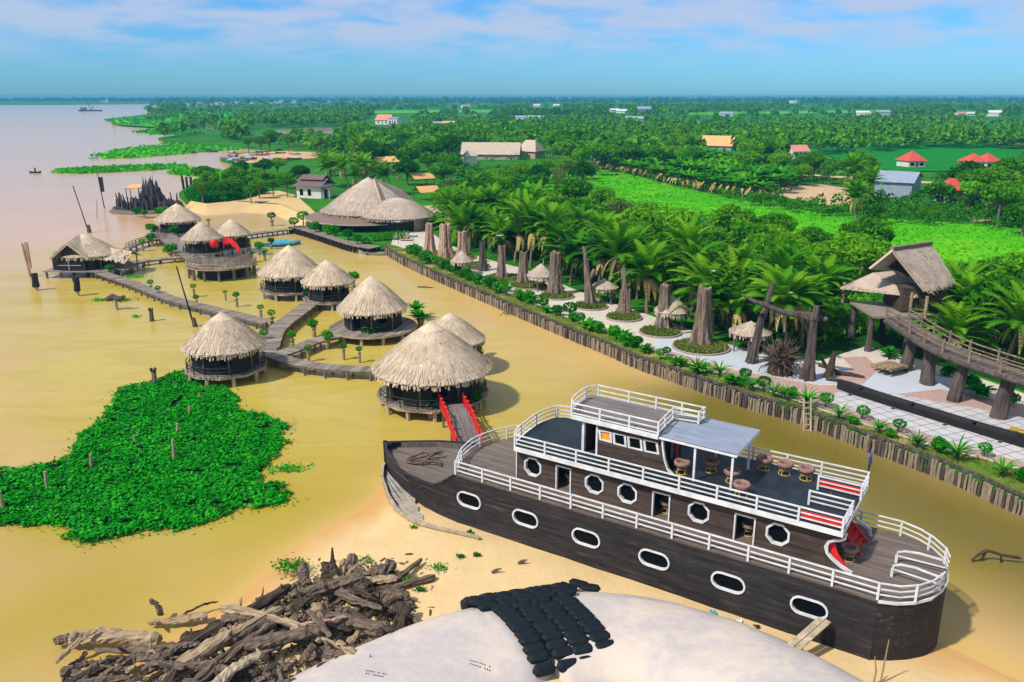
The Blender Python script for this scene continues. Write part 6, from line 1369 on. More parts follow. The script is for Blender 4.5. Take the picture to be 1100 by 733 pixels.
grove([(500, 178), (540, 178), (590, 170), (640, 172), (640, 184), (600, 186), (560, 190), (530, 196)], 'before the long thatched roofs', {'green': 4, 'dark': 2, 'olive': 3, 'lime': 1}, 7.5, 6, (.8, 1.1), 26)
grove([(490, 150), (540, 146), (600, 145), (650, 150), (690, 160), (640, 168), (590, 160)], 'behind the long thatched roofs', {'green': 4, 'dark': 2, 'lime': 4, 'olive': 2}, 9.5, 7, (1.05, 1.5), 34)
grove([(640, 165), (700, 152), (760, 150), (820, 158), (850, 168), (830, 176), (760, 168), (700, 168)], 'behind the banana plants', {'green': 4, 'lime': 3, 'dark': 2, 'olive': 1}, 9, 6, (1, 1.35), 36)
grove([(860, 178), (905, 176), (945, 186), (960, 178), (955, 170), (900, 168), (865, 168)], 'left of the grey roof', {'green': 4, 'dark': 3, 'lime': 1}, 8, 6, (.9, 1.2), 22)
grove([(985, 205), (1010, 196), (1040, 184), (1110, 178), (1110, 222), (1060, 214), (1000, 210)], 'around the red roofs', {'green': 4, 'dark': 4, 'lime': 2}, 8, 6, (1, 1.35), 36)
grove([(205, 190), (225, 183), (262, 178), (310, 176), (330, 182), (322, 194), (290, 200), (240, 202), (212, 204)], 'on the spit', {'green': 5, 'lime': 1, 'dark': 1}, 5.5, 4, (.6, .9), 26)
grove([(250, 158), (300, 142), (380, 146), (400, 128), (330, 150)], 'behind the moored boats', {'green': 4, 'dark': 1, 'lime': 1}, 9, 5, (.9, 1.2), 18)
# a bright bank of shrubs on the spit
mb = MB(); spit = [(p.x, p.y) for p in L2([(201, 213), (213, 217), (240, 217), (262, 214), (285, 208), (282, 200), (240, 203), (205, 206)], LZ)]
sx, sy = [p[0] for p in spit], [p[1] for p in spit]; n = 0
while n < 900:
    x, y = random.uniform(min(sx), max(sx)), random.uniform(min(sy), max(sy))
    if not in_poly(x, y, spit): continue
    n += 1; clump(mb, (x, y, LZ + .5), (1.1, 1.1, 1.0), 18, .36, .5)
tag(mb.build('low_undergrowth', 'leaf_shrub'), 'low bright green undergrowth covering the spit behind the huts', 'undergrowth', kind='stuff')
# rough scrub at the foot of the green field
mb = MB(); scrub = [(p.x, p.y) for p in L2([(560, 214), (650, 214), (720, 226), (800, 243), (900, 264), (1000, 284), (1120, 306), (1120, 400), (1000, 372), (930, 360), (880, 374), (830, 372), (780, 358), (730, 338), (690, 324), (640, 309), (600, 294), (560, 279), (520, 268), (480, 252), (470, 230), (500, 205)], LZ)]
sx, sy = [p[0] for p in scrub], [p[1] for p in scrub]; n = 0
while n < 2300:
    x, y = random.uniform(min(sx), max(sx)), random.uniform(min(sy), max(sy))
    if not in_poly(x, y, scrub): continue
    if any((x - c_.x) ** 2 + (y - c_.y) ** 2 < (r_ + 1.2) ** 2 for c_, r_ in HUTS.values()): continue
    if abs(x - thc.x) < 6 and y < thc.y + 3 and x > 30 and random.random() < .7: continue
    n += 1; s = random.uniform(.6, 1.6); clump(mb, (x, y, LZ + s * .45), (s, s, s * .8), 20, .36, .5)
tag(mb.build('scrub', 'leaf_tree'), 'tangled green scrub filling the ground between palms and field', 'undergrowth', kind='stuff')
# grass tufts over the field
mb = MB(); fld = [(p.x, p.y) for p in L2([(560, 192), (640, 180), (760, 209), (910, 233), (1130, 247), (1130, 300), (1000, 280), (900, 260), (720, 224), (560, 210)], LZ)]
sx, sy = [p[0] for p in fld], [p[1] for p in fld]; n = 0
while n < 9000:
    x, y = random.uniform(min(sx), max(sx)), random.uniform(min(sy), max(sy))
    if not in_poly(x, y, fld): continue
    n += 1; h = random.uniform(.12, .34) * (1.6 if mnoise.noise(Vector((x * .1, y * .1, 5))) > .2 else 1); a = random.uniform(0, 3.14); w = random.uniform(.25, .5); ca, sa = math.cos(a) * w, math.sin(a) * w
    mb.add([(x - ca, y - sa, LZ), (x + ca, y + sa, LZ), (x + ca * .6 + random.uniform(-.2, .2), y + sa * .6, LZ + h), (x - ca * .6, y - sa * .6 + random.uniform(-.2, .2), LZ + h * .8)], [(0, 1, 2, 3)])
tag(mb.build('field_grass', 'mat_marsh'), 'tall bright grass tufts across the green field', 'grass', kind='stuff')
# rice stakes
# ------------------------------------------------------------------ banana plants
def banana_kind(seed, dry):
    random.seed(seed); t_ = thing('banana_plant', 'tmp', 'banana plant', (0, 0, 0)); tr = MB(); tr.tube([(0, 0, -.2), (.05, 0, 1.2), (0, .05, 2.6)], [.2, .16, .1], 7); tr.build('stem', 'leaf_dry' if dry else 'bark', t_)
    mb = MB(); blades(mb, 13, 2.7, .46, .9, (0, 0, 2.2), .75, 5); blades(mb, 6, 2.1, .38, 1.3, (0, 0, 2.3), .35, 5); blades(mb, 6, 1.6, .4, .5, (0, 0, 1.3), .7, 4); mb.build('leaves', 'leaf_banana', t_)
    if dry: mb = MB(); blades(mb, 7, 1.9, .26, -.4, (0, 0, 2.2), .9, 4); mb.build('dry_leaves', 'leaf_dry', t_)
    return t_
BK = [banana_kind(51, False), banana_kind(52, False), banana_kind(53, True), banana_kind(54, True)]; random.seed(5)
BL, BF = [], []
for g in scatter([(645, 175), (700, 163), (760, 166), (840, 184), (856, 196), (845, 200), (790, 196), (730, 184), (690, 178)], LZ + 2.5, 2.7, 9000, 200): BL.append(dup(random.choice(BK[:2]), (g.x, g.y, LZ), random.uniform(0, 6.28), random.uniform(1.25, 1.75), None, 'banana plants in the grove'))
edge = smooth_line([gp(x, y, LZ) for x, y in [(642, 181), (675, 187), (700, 193), (730, 201), (765, 207), (800, 212), (830, 214)]], 4)
for p, a in chain(edge, 2.6): BF.append(dup(random.choice(BK[2:]), (p.x + random.uniform(-.4, .4), p.y + random.uniform(-.6, .6), LZ), random.uniform(0, 6.28), random.uniform(1.15, 1.5), None, 'dry skirted banana plants at the field edge'))
rank(BL, 'green banana plants in the banana grove'); rank(BF, 'dry skirted banana plants along the field edge')

# ------------------------------------------------------------------ houses
def house(name, label, px, w, d, h, rh, roof, wall='wall_white', rot=0.0, kind='gable', z=LZ, cat='house', win=True, group=None):
    c = gp(px[0], px[1], z + h); t_ = thing(name, label, cat, (c.x, c.y, z), rot, group); mb = MB(); mb.box((0, 0, h / 2), (w, d, h)); mb.build('wall', wall, t_); mb = MB(); W, D = w / 2 + .5, d / 2 + .6
    if kind == 'gable':
        mb.add([(-W, -D, h - .15), (W, -D, h - .15), (W, 0, h + rh), (-W, 0, h + rh)], [(0, 1, 2, 3)]); mb.add([(-W, D, h - .15), (W, D, h - .15), (W, 0, h + rh), (-W, 0, h + rh)], [(3, 2, 1, 0)]); 
        for e_ in (-w / 2, w / 2): g_ = MB(); g_.add([(e_, -d / 2, h), (e_, d / 2, h), (e_, 0, h + rh - .2)], [(0, 1, 2)]); g_.build('gable', wall, t_)
    else:
        k = .25 * w if kind == 'hip' else 0; mb.add([(-W, -D, h - .1), (W, -D, h - .1), (W, D, h - .1), (-W, D, h - .1), (-k, 0, h + rh), (k, 0, h + rh)], [(0, 1, 5, 4), (1, 2, 5), (2, 3, 4, 5), (3, 0, 4)])
    mb.build('roof', roof, t_)
    if win:
        for x in (-w * .28, w * .28): mb = MB(); mb.box((x, -d / 2 - .03, h * .5), (min(1.4, w * .2), .08, h * .42)); mb.build('window', 'glass', t_)
        mb = MB(); mb.box((0, -d / 2 - .03, h * .38), (1.0, .08, h * .76)); mb.build('door', 'roof_brown', t_)
    return t_
house('farm_house', 'house with big orange roof and grey gable end behind the banana grove', (772, 156), 14, 9, 4, 4.2, 'roof_orange', 'metal_sheet', -.5)
house('farm_house', 'small house with faded pink roof and white walls behind the banana grove', (857, 162), 7, 6, 3.2, 2.4, 'roof_pink', 'wall_white', .2)
house('long_shed', 'long shed with wide grey metal roof beside the bare plot', (966, 192), 9, 20, 4, 2.0, 'metal_sheet', 'metal_sheet', -.55, win=False, cat='shed')
house('pavilion', 'red pyramid roofed pavilion just behind the long grey roof', (979, 172), 7, 7, 2.6, 3.4, 'roof_red', 'wall_white', .2, 'pyramid')
house('pavilion', 'left red roofed pavilion of the touching pair in the rice field', (1045, 173), 6.5, 6.5, 2.8, 2.8, 'roof_red', 'wall_white', .1, 'pyramid'); house('pavilion', 'right red roofed pavilion of the touching pair in the rice field', (1060, 173), 6.5, 6.5, 2.8, 2.8, 'roof_red', 'wall_white', .3, 'pyramid')
house('farm_house', 'low bright red roof half hidden in trees below the rice field', (1026, 203), 7, 5, 3.4, 2.6, 'roof_red', 'wall_tan', .1, 'hip')
house('farm_house', 'pale grey roofed house at the edge of trees beside the red roof', (1083, 191), 6, 5, 3.2, 1.2, 'metal_sheet', 'wall_white', .3)
house('thatched_longhouse', 'long greyed thatched roof among trees beyond the palms', (528, 165), 24, 9, 2.2, 4.6, 'thatch_grey', 'wall_tan', -.12, win=False)
house('thatched_longhouse', 'shorter thatched hip roof just right of the long thatched roof', (570, 162), 9, 9, 3.0, 4.5, 'thatch_grey', 'wall_tan', -.5, 'hip', win=False)
house('thatched_longhouse', 'tiny peaked roof at the end of the long thatched roof', (505, 167), 4, 5, 3.0, 2.0, 'thatch_grey', 'wall_white', .3, 'hip', win=False)
house('farm_house', 'red roofed house with white upper storey at the far canal bend', (414, 129), 16, 10, 4, 5, 'roof_pink', 'wall_white', -.5); house('farm_house', 'small white block house beside the red roofed house at the bend', (424, 127), 9, 8, 7, .8, 'metal_sheet', 'wall_white', -.4)
house('farm_house', 'bluish roofed shed beside an orange roof in the far trees', (472, 132), 12, 6, 3.4, 1, 'metal_sheet', 'wall_white', 0); house('farm_house', 'orange roofed low house beside the bluish shed in the far trees', (484, 132), 13, 6, 3.6, 1.4, 'roof_orange', 'wall_tan', 0)
house('farm_house', 'tan orange house among trees behind the big restaurant', (415, 173), 11, 6, 3.4, 1.6, 'roof_orange', 'wall_tan', .1); house('farm_house', 'tiny white wall showing among palms behind the restaurant', (384, 172), 3.5, 4, 4.2, .6, 'metal_sheet', 'wall_white', .2)
house('farm_house', 'pale house beneath the sparse trees above the green field', (646, 165), 7, 5, 4.5, .8, 'metal_sheet', 'wall_white', .1)
for k, (x, y, w, rf, lb) in enumerate([(560, 126, 12, 'metal_sheet', 'grey roofed far house left of a dark round tree'), (574, 126, 14, 'metal_sheet', 'whitish two part far house beside a dark round tree'), (500, 114, 18, 'roof_pink', 'far pinkish house standing clear of the tree line'), (660, 118, 14, 'wall_white', 'white far house with square gable'), (668, 119, 16, 'wall_white', 'white low far house beside the square gabled one'), (690, 117, 26, 'metal_sheet', 'largest far white barn with a long sloped roof'), (681, 127.5, 17, 'metal_sheet', 'thin pale long roof above dark trees'), (825, 108.5, 22, 'roof_pink', 'far white building on the horizon with a tall pole beside'), (852, 109.5, 24, 'wall_white', 'pair partner white building at the horizon'), (927, 121, 16, 'wall_white', 'white low far house with long wall'), (948, 120.5, 18, 'metal_sheet', 'far house with bright slanted grey roof'), (934, 122, 12, 'wall_tan', 'tan far house between two white ones'), (1031, 122, 13, 'roof_pink', 'pink far house left of the big white gable'), (1042, 122, 12, 'wall_white', 'small white far house beside the white gable'), (1066, 121, 20, 'wall_white', 'big white gabled far house near the pool'), (780, 122, 16, 'metal_sheet', 'low grey far house right of the orange roof line'), (598, 113, 16, 'wall_white', 'white dot house left of the far gable'), (577, 113, 16, 'wall_white', 'white dot house above the two part house'), (1085, 108, 30, 'metal_sheet', 'long far pale roof at the horizon end'), (1028, 108, 22, 'wall_white', 'far white dot house under the horizon trees'), (112, 108.5, 26, 'wall_white', 'white riverside building on the far bank'), (255, 118, 14, 'wall_white', 'white speck house beyond the marsh'), (330, 126, 14, 'cyan', 'pale blue roofed house in trees beyond the pond')]):
    house('far_house', lb, (x, y), w, w * .6, w * .24, w * .14, rf, 'wall_white', random.uniform(-.5, .5), 'gable', win=False)
# boats and stalls in the yard
YB = []
for k in range(26):
    x, y = random.uniform(240, 318), random.uniform(163, 173); sc = random.uniform(4, 7)
    YB.append(small_boat('tmp', gp(x, y, LZ + .2), random.uniform(-.6, .6), sc, sc * .3, random.choice(['sampan', 'dark', 'cyan', 'sampan_rim', 'post']), random.choice(['dark', 'sampan_rim']), random.choice([None, 'metal_sheet', 'metal_sheet', 'roof_pink', None]), group='boats crowded in the far boat yard'))
rank(YB, 'small boats crowded in the sandy boat yard')
FB = []
for k in range(9): FB.append(small_boat('tmp', gp(random.uniform(195, 240), random.uniform(161, 165.5), 0.0), random.uniform(-.4, .4), 5, 1.6, random.choice(['dark', 'cyan', 'post']), 'dark', random.choice([None, 'dark']), group='boats moored along the marsh edge'))
rank(FB, 'small boats moored in a line along the marsh edge')
bg_ = thing('dredger', 'dark barge with a crane mast on the far river', 'barge', gp(97, 119.5, 0)); mb = MB(); mb.prism([(-20, -4), (18, -4), (22, 0), (18, 4), (-20, 4)], -.5, 2.2); mb.build('hull', 'dark', bg_); mb = MB(); mb.box((-12, 0, 4.5), (9, 5, 4.5)); mb.build('cabin', 'post', bg_); mb = MB(); mb.tube([(2, 0, 2), (-4, 0, 17)], .5, 6); mb.tube([(2, 0, 2), (8, 0, 10)], .5, 6); mb.build('mast', 'dark', bg_)
for x, y, lb in ((100, 171, 'cyan net frame at the tip of the floating green strip'), (102, 167, 'cyan net frame beside the larger green mat')):
    p = gp(x, y, 0); t_ = thing('net_float', lb, 'net', p); mb = MB(); mb.box((0, 0, .5), (3.5, 2, .5)); mb.build('net_sheet', 'cyan', t_); mb = MB(); mb.tube([(0, 0, 0), (0, 0, 2)], .1, 5); mb.build('pole', 'dark', t_)

# ------------------------------------------------------------------ floating green mats on the river and the marsh
def flat_green(name, label, px, z=.05, hmax=.7, n=1500, s=1.0, leaf='mat_marsh'):
    w = [(p.x, p.y) for p in L2(px, z)]; xs_, ys_ = [p[0] for p in w], [p[1] for p in w]; mb = MB(); mb.prism(w, z - .3, z + .12); k = 0; guard = 0
    while k < n and guard < n * 60:
        guard += 1; x, y = random.uniform(min(xs_), max(xs_)), random.uniform(min(ys_), max(ys_))
        if not in_poly(x, y, w): continue
        k += 1; h = hmax * random.uniform(.4, 1)
        for _ in range(3): leafcard(mb, Vector((x + random.gauss(0, s), y + random.gauss(0, s), z + h * random.uniform(.3, 1))), s * random.uniform(.6, 1.1), 1.6)
    return tag(mb.build(name, leaf), label, 'floating plants', kind='stuff')
flat_green('floating_plants', 'narrow floating green plant strip out on the river', [(57, 183.5), (90, 180.5), (140, 178.5), (188, 177), (203, 179), (190, 181.5), (140, 184), (90, 186.5), (62, 186)], n=700)
flat_green('floating_plants', 'short floating green plant mat beside the spit', [(178, 186), (200, 181), (228, 182), (245, 186), (235, 192), (210, 190)], n=400)
flat_green('marsh_plants', 'big bright green plant mat reaching into the river', [(104, 167), (130, 161), (175, 156), (185, 150), (215, 146.5), (250, 147), (300, 150), (300, 157), (255, 160.5), (225, 163), (190, 166), (150, 169.5), (110, 171)], n=1500, s=1.6)
flat_green('marsh_plants', 'far green plant tongue along the river bend', [(145, 142), (165, 139.5), (210, 138), (255, 139), (270, 146), (215, 146), (170, 145)], n=500, s=2.2, hmax=1.2)
flat_green('marsh_plants', 'farthest green marsh beside the river bend', [(118, 131), (150, 127), (215, 122), (285, 121), (360, 126), (350, 132), (262, 133), (180, 137), (130, 134)], z=LZ + .1, n=900, s=4, hmax=2.2)
for x, y, lb, s in ((62, 184.5, 'tiny', 1), (130, 323, 'small floating clump of hyacinth beside the rotted stump', 2.6), (145, 298, 'bright floating clump below the gabled hut walkway', 3.0), (311, 505, 'small loose hyacinth clump drifting off the green patch', 2.0), (146, 341, 'tiny floating clump by the short dark stump', .8), (107, 323, 'low floating clump left of the rotted stump', 1.6)):
    if lb == 'tiny': continue
    p = gp(x, y, 0); mb = MB()
    for _ in range(int(70 * s)): leafcard(mb, Vector((random.gauss(0, s * .32), random.gauss(0, s * .2), random.uniform(.03, .3))), random.uniform(.1, .2), 1.4)
    o = mb.build('floating_plants', 'leaf_hyacinth'); o.location = p; tag(o, lb, 'floating plants', kind='stuff')

# ------------------------------------------------------------------ the far woods: fast merged crowns
def np_woods(name, label, pts, mat, cards=46, ls=1.5):
    k = len(pts); base = np.zeros((cards, 4, 3)); tpl = []
    for v in range(10):
        P = np.zeros((cards, 4, 3))
        for c in range(cards):
            a = rng.uniform(0, 2 * np.pi); e = rng.uniform(-.5, 1.4); q = rng.uniform(.65, 1.0); cx = np.array([np.cos(a) * np.cos(e), np.sin(a) * np.cos(e), .8 * np.sin(e)]) * q * 3.2; cx[:2] += rng.normal(0, .5, 2)
            nrm = rng.normal(0, 1, 3) + cx * .35 + np.array([0, 0, .5]); nrm /= np.linalg.norm(nrm); t1 = np.cross(nrm, rng.normal(0, 1, 3)); t1 /= np.linalg.norm(t1); t2 = np.cross(nrm, t1); s = ls * rng.uniform(.55, 1.1)
            P[c] = [cx - t1 * s, cx + t2 * s * .6, cx + t1 * s, cx - t2 * s * .6]
        P[:, :, 2] += 4.2; tpl.append(P)
    V = np.zeros((k, cards, 4, 3))
    for i, (x, y, s, sz) in enumerate(pts):
        P = tpl[i % 10].copy(); P[..., :2] *= s; P[..., 2] *= s * sz; P[..., 0] += x; P[..., 1] += y; P[..., 2] += LZ - .2; V[i] = P
    V = V.reshape(-1, 3); nf = k * cards; me = bpy.data.meshes.new(name); me.vertices.add(len(V)); me.vertices.foreach_set('co', V.ravel().astype(np.float32)); me.loops.add(nf * 4); me.loops.foreach_set('vertex_index', np.arange(nf * 4, dtype=np.int32)); me.polygons.add(nf)
    me.polygons.foreach_set('loop_start', np.arange(0, nf * 4, 4, dtype=np.int32)); me.polygons.foreach_set('loop_total', np.full(nf, 4, np.int32)); me.materials.append(M[mat]); me.update(); me.validate()
    o = bpy.data.objects.new(name, me); COL.objects.link(o); return tag(o, label, 'woodland', kind='stuff')
M['leaf_far'] = mat_leaf('far_wood_leaves', (.010, .085, .004), (.040, .20, .006), (.12, .33, .010), trans=.25, scale=.02)
M['leaf_far_lime'] = mat_leaf('far_lime_wood_leaves', (.03, .16, .004), (.08, .33, .006), (.18, .44, .010), trans=.25, scale=.02)
def far_pts(n, y0, y1, mask, smin, smax, xs=(-20, 1120), dens=lambda x, y: 1.0, zc=4):
    res = []; guard = 0
    while len(res) < n and guard < n * 30:
        guard += 1; x, y = rng.uniform(*xs), rng.uniform(y0, y1); g = gp(x, y, LZ + zc)
        if not mask(x, y, g) or rng.random() > dens(x, y): continue
        res.append((g.x, g.y, rng.uniform(smin, smax), rng.uniform(.8, 1.25)))
    return res
LANDW = [(p.x, p.y) for p in coast_w] + [(-400, 9000), (9000, 9000), (9000, 10), (60, 10)]
KEEP = [[(330, 119), (480, 117), (640, 118), (645, 122), (480, 121.5), (330, 123.5)], [(740, 120.5), (900, 117.5), (1100, 118.5), (1100, 122), (900, 122), (740, 124.5)], [(878, 158), (1000, 151), (1110, 152), (1110, 180), (1040, 186), (900, 176)], [(270, 132), (380, 132), (390, 148), (270, 148)], [(100, 120), (370, 122), (340, 136), (270, 150), (320, 172), (230, 176), (100, 172)], [(395, 126), (445, 124), (440, 142), (380, 142)], [(530, 176), (650, 174), (1120, 240), (1120, 300), (700, 240), (530, 215)], [(820, 195), (930, 195), (930, 225), (820, 222)], [(490, 155), (590, 155), (590, 172), (490, 176)]]
def wood_mask(x, y, g):
    if not in_poly(g.x, g.y, LANDW): return False
    return clear_of(x, y) and not any(in_poly(x, y, K) for K in KEEP)
def streak(x, y): v = mnoise.noise(Vector((x * .006, y * .16, 1.7))) + .5 * mnoise.noise(Vector((x * .02, y * .3, 4))); return 1.0 if v > -.02 else .12
np_woods('mid_woods', 'broad mid distance woodland stretching behind the village roofs', far_pts(1900, 124, 160, wood_mask, .8, 1.25, (330, 1340), lambda x, y: 1 if y > 132 else streak(x, y)), 'leaf_far')
np_woods('bright_woods', 'brighter tree belts scattered through the mid distance woodland', far_pts(640, 122, 158, wood_mask, .8, 1.2, (330, 1340), lambda x, y: .3 + .7 * (mnoise.noise(Vector((x * .012, y * .12, 9))) > 0)), 'leaf_far_lime')
np_woods('far_woods', 'hazy far woods below the horizon', far_pts(2800, 106.5, 124, wood_mask, 1.1, 1.7, (150, 1340), streak), 'leaf_far')
np_woods('pale_woods', 'pale green tree clumps breaking up the far hazy woods', far_pts(420, 107, 122, wood_mask, 1.0, 1.5, (150, 1120), lambda x, y: 1 if mnoise.noise(Vector((x * .02, y * .25, 12))) > .05 else .05), 'leaf_far_lime')
np_woods('marsh_woods', 'blue green tree clumps beyond the marsh', far_pts(700, 112, 150, lambda x, y, g: in_poly(g.x, g.y, LANDW) and not in_poly(x, y, [(395, 124), (445, 124), (440, 140), (270, 150), (270, 132), (380, 132)]) and (y < 121 or (x > 255 and not 136 < y < 150) or mnoise.noise(Vector((x * .03, y * .1, 2))) > .15), .9, 1.4, (160, 400), streak), 'leaf_far')
scrub_keep = [[(560, 190), (640, 180), (700, 194), (760, 208), (830, 222), (910, 232), (1000, 238), (1120, 245), (1120, 300), (800, 250), (560, 212)], [(826, 208), (845, 200), (880, 198), (915, 203), (920, 218), (862, 217)], [(880, 158), (1056, 154), (1100, 160), (1095, 178), (1030, 186), (930, 184)], [(940, 175), (1000, 175), (1000, 205), (940, 210)], [(330, 195), (470, 190), (470, 262), (330, 262)]]
np_woods('low_scrub', 'low green scrub between the village trees and houses', [q for q in far_pts(1900, 148, 243, lambda x, y, g: in_poly(g.x, g.y, LANDW) and not any(in_poly(x, y, K) for K in scrub_keep), .22, .5, (380, 1340), lambda x, y: (y - 135) / 108, 1.0)], 'leaf_far', 40, 1.0)
hz_ = [(rng.uniform(-2600, 4200), yy + rng.uniform(-150, 150), rng.uniform(1.9, 2.9), rng.uniform(.85, 1.1)) for yy in (2700, 3300, 4200, 6500) for _ in range(900)]
hz_ = [(x, y, s * (1 if mnoise.noise(Vector((x * .004, y, 0))) > -.25 else .62), z) for x, y, s, z in hz_ if not (pj((x, y, 2))[0] < 160 and y < 3600) and -60 < pj((x, y, 2))[0] < 1380]
np_woods('side_woods', 'woodland continuing beyond the tree house and village', far_pts(240, 160, 330, lambda x, y, g: clear_of(x, y) and not 236 < y < 310, .8, 1.2, (1130, 1420)), 'leaf_far', 70, .8)
np_woods('horizon_woods', 'blue line of woods along the horizon', hz_, 'leaf_far', 30, 1.7)
fb_ = [(gx, gy, rng.uniform(1.7, 2.4), rng.uniform(.85, 1.2)) for gx, gy in [(p.x, p.y + rng.uniform(0, 300)) for p in [gp(x, 110.5 + .3 * rng.random(), .8) for x in np.linspace(-20, 190, 330)]]]
np_woods('far_bank_woods', 'thin blue tree line on the far river bank', fb_, 'leaf_far', 30, 1.7)
# ------------------------------------------------------------------ water hyacinth patch in front
random.seed(3)
HY = [(0, 507), (60, 498), (70, 492), (92, 464), (110, 452), (122, 428), (130, 418), (165, 411), (190, 401), (210, 401), (216, 416), (240, 415), (252, 424), (258, 442), (285, 448), (300, 454), (311, 458), (302, 466), (306, 480), (292, 492), (282, 512), (272, 522), (300, 522), (311, 536), (300, 544), (258, 545), (228, 560), (188, 572), (160, 570), (110, 582), (92, 584), (72, 570), (62, 564), (20, 566), (-30, 566), (-30, 508)]
hw = [(p.x, p.y) for p in L2(HY, .05)]; hd_ = [(p[0], p[1]) for p in hw]; xs_, ys_ = [p[0] for p in hw], [p[1] for p in hw]
mb = MB(); n = 0; N = 44000
PX_ = rng.uniform(min(xs_), max(xs_), N * 3); PY_ = rng.uniform(min(ys_), max(ys_), N * 3); wobx = np.array([mnoise.noise(Vector((a * .9, b * .9, 0))) for a, b in zip(PX_, PY_)]) * .9
insd = in_poly_np(PX_ + wobx, PY_ + wobx * .6, hw)
for x, y in list(zip(PX_[insd], PY_[insd]))[:N]:
    g_ = mnoise.noise(Vector((x * .35, y * .35, 2)))
    if mnoise.noise(Vector((x * .8, y * .8, 7))) < -.42: continue
    h = .22 + .16 * g_ + random.uniform(-.1, .16)
    nrm = Vector((random.gauss(0, .42), random.gauss(0, .42), 1)).normalized(); t1 = nrm.orthogonal().normalized(); t1 = Quaternion(nrm, random.uniform(0, 6.28)) @ t1; t2 = nrm.cross(t1); s = random.uniform(.055, .165); c = Vector((x, y, max(h, .03)))
    mb.add([c + t1 * s, c + (t1 * .35 + t2 * .85) * s, c + (-t1 * .6 + t2 * .6) * s, c - t1 * s * .9, c + (-t1 * .6 - t2 * .6) * s, c + (t1 * .35 - t2 * .85) * s], [(0, 1, 2, 3, 4, 5)])
for _ in range(900):   # strays thinning out beyond the edge
    i = random.randrange(len(hw)); a_, b_ = hw[i], hw[i - 1]; f = random.random(); x = a_[0] + (b_[0] - a_[0]) * f + random.gauss(0, .55); y = a_[1] + (b_[1] - a_[1]) * f + random.gauss(0, .45)
    leafcard(mb, Vector((x, y, random.uniform(.04, .18))), random.uniform(.07, .15), 1.6)
hy = mb.build('water_hyacinth', 'leaf_hyacinth'); tag(hy, 'dense bright green water hyacinth patch floating before the huts', 'floating plants', kind='stuff')
ground_mat('hyacinth_under', [(.006, .03, .004), (.012, .055, .006)], .5, 3)
b = [(c_.x, c_.y) for c_ in smooth_line([Vector((p[0], p[1], 0)) for p in hw], 2)]
mb = MB(); cx_ = sum(p[0] for p in hw) / len(hw); cy_ = sum(p[1] for p in hw) / len(hw)
mb.prism([(p[0] + (cx_ - p[0]) * .04, p[1] + (cy_ - p[1]) * .04) for p in hw], -.1, .05); tag(mb.build('hyacinth_roots', 'hyacinth_under', fix=True), 'dark root mass under the water hyacinth patch', 'floating plants', kind='stuff')

# ------------------------------------------------------------------ driftwood heap
def log_mesh(a, b, r0, r1, bend=.2, knots=1, n=14, k=16, rough=.13, stub=True):
    a, b = Vector(a), Vector(b); d = b - a; L = d.length; sd = d.cross(Vector((0, 0, 1))).normalized(); up = sd.cross(d).normalized(); pts = []; w1, w2 = random.uniform(-1, 1), random.uniform(-.4, 1); ph = random.uniform(0, 3)
    for i in range(k + 1):
        f = i / k; pts.append(d * f + sd * (w1 * bend * math.sin(math.pi * f + ph * .2) + random.uniform(-.04, .04)) + up * (w2 * bend * .5 * math.sin(math.pi * f) + random.uniform(-.03, .03)))
    rad = [(r0 + (r1 - r0) * i / k) * random.uniform(.82, 1.2) for i in range(k + 1)]; rad[0] *= .75; rad[-1] *= .6; mb = MB()
    # ridged section
    V = []; dirs = []; ridge = [random.uniform(.66, 1.25) for _ in range(n)]
    for i, p in enumerate(pts):
        t_ = (pts[min(i + 1, k)] - pts[max(i - 1, 0)]).normalized(); s_ = (sd - t_ * sd.dot(t_)).normalized(); u_ = s_.cross(t_)
        for j in range(n):
            an = 2 * math.pi * j / n + f * .0 + i * .12; rr = rad[i] * ridge[j] * random.uniform(1 - rough, 1 + rough); V.append(p + s_ * (math.cos(an) * rr) + u_ * (math.sin(an) * rr * .85))
    mb.add(V, [(i * n + j, i * n + (j + 1) % n, (i + 1) * n + (j + 1) % n, (i + 1) * n + j) for i in range(k) for j in range(n)] + [tuple(range(n))[::-1], tuple(k * n + j for j in range(n))])
    if stub:
        for _ in range(random.randint(0, knots)):
            i = random.randint(2, k - 1); dd = (sd * random.uniform(-1, 1) + up * random.uniform(.2, 1) + d.normalized() * random.uniform(-.6, .6)).normalized(); ln = random.uniform(.25, .9); mb.tube([pts[i], pts[i] + dd * ln * .6, pts[i] + dd * ln], [rad[i] * .6, rad[i] * .42, rad[i] * .2], 6, .2)
    return mb
def log(label, p0, p1, z0, z1, r0, r1, mat, group=None, bend=.2, **k):
    a, b = gp(*p0, z0), gp(*p1, z1); o = log_mesh((0, 0, 0), ((b - a).length, 0, 0), r0, r1, bend, **k).build('driftwood_log', mat); o.location = a; o.rotation_euler = (b - a).to_track_quat('X', 'Z').to_euler(); tag(o, label, 'log', group); return o
random.seed(21); DG = 'weathered driftwood logs heaped on the sandbank'
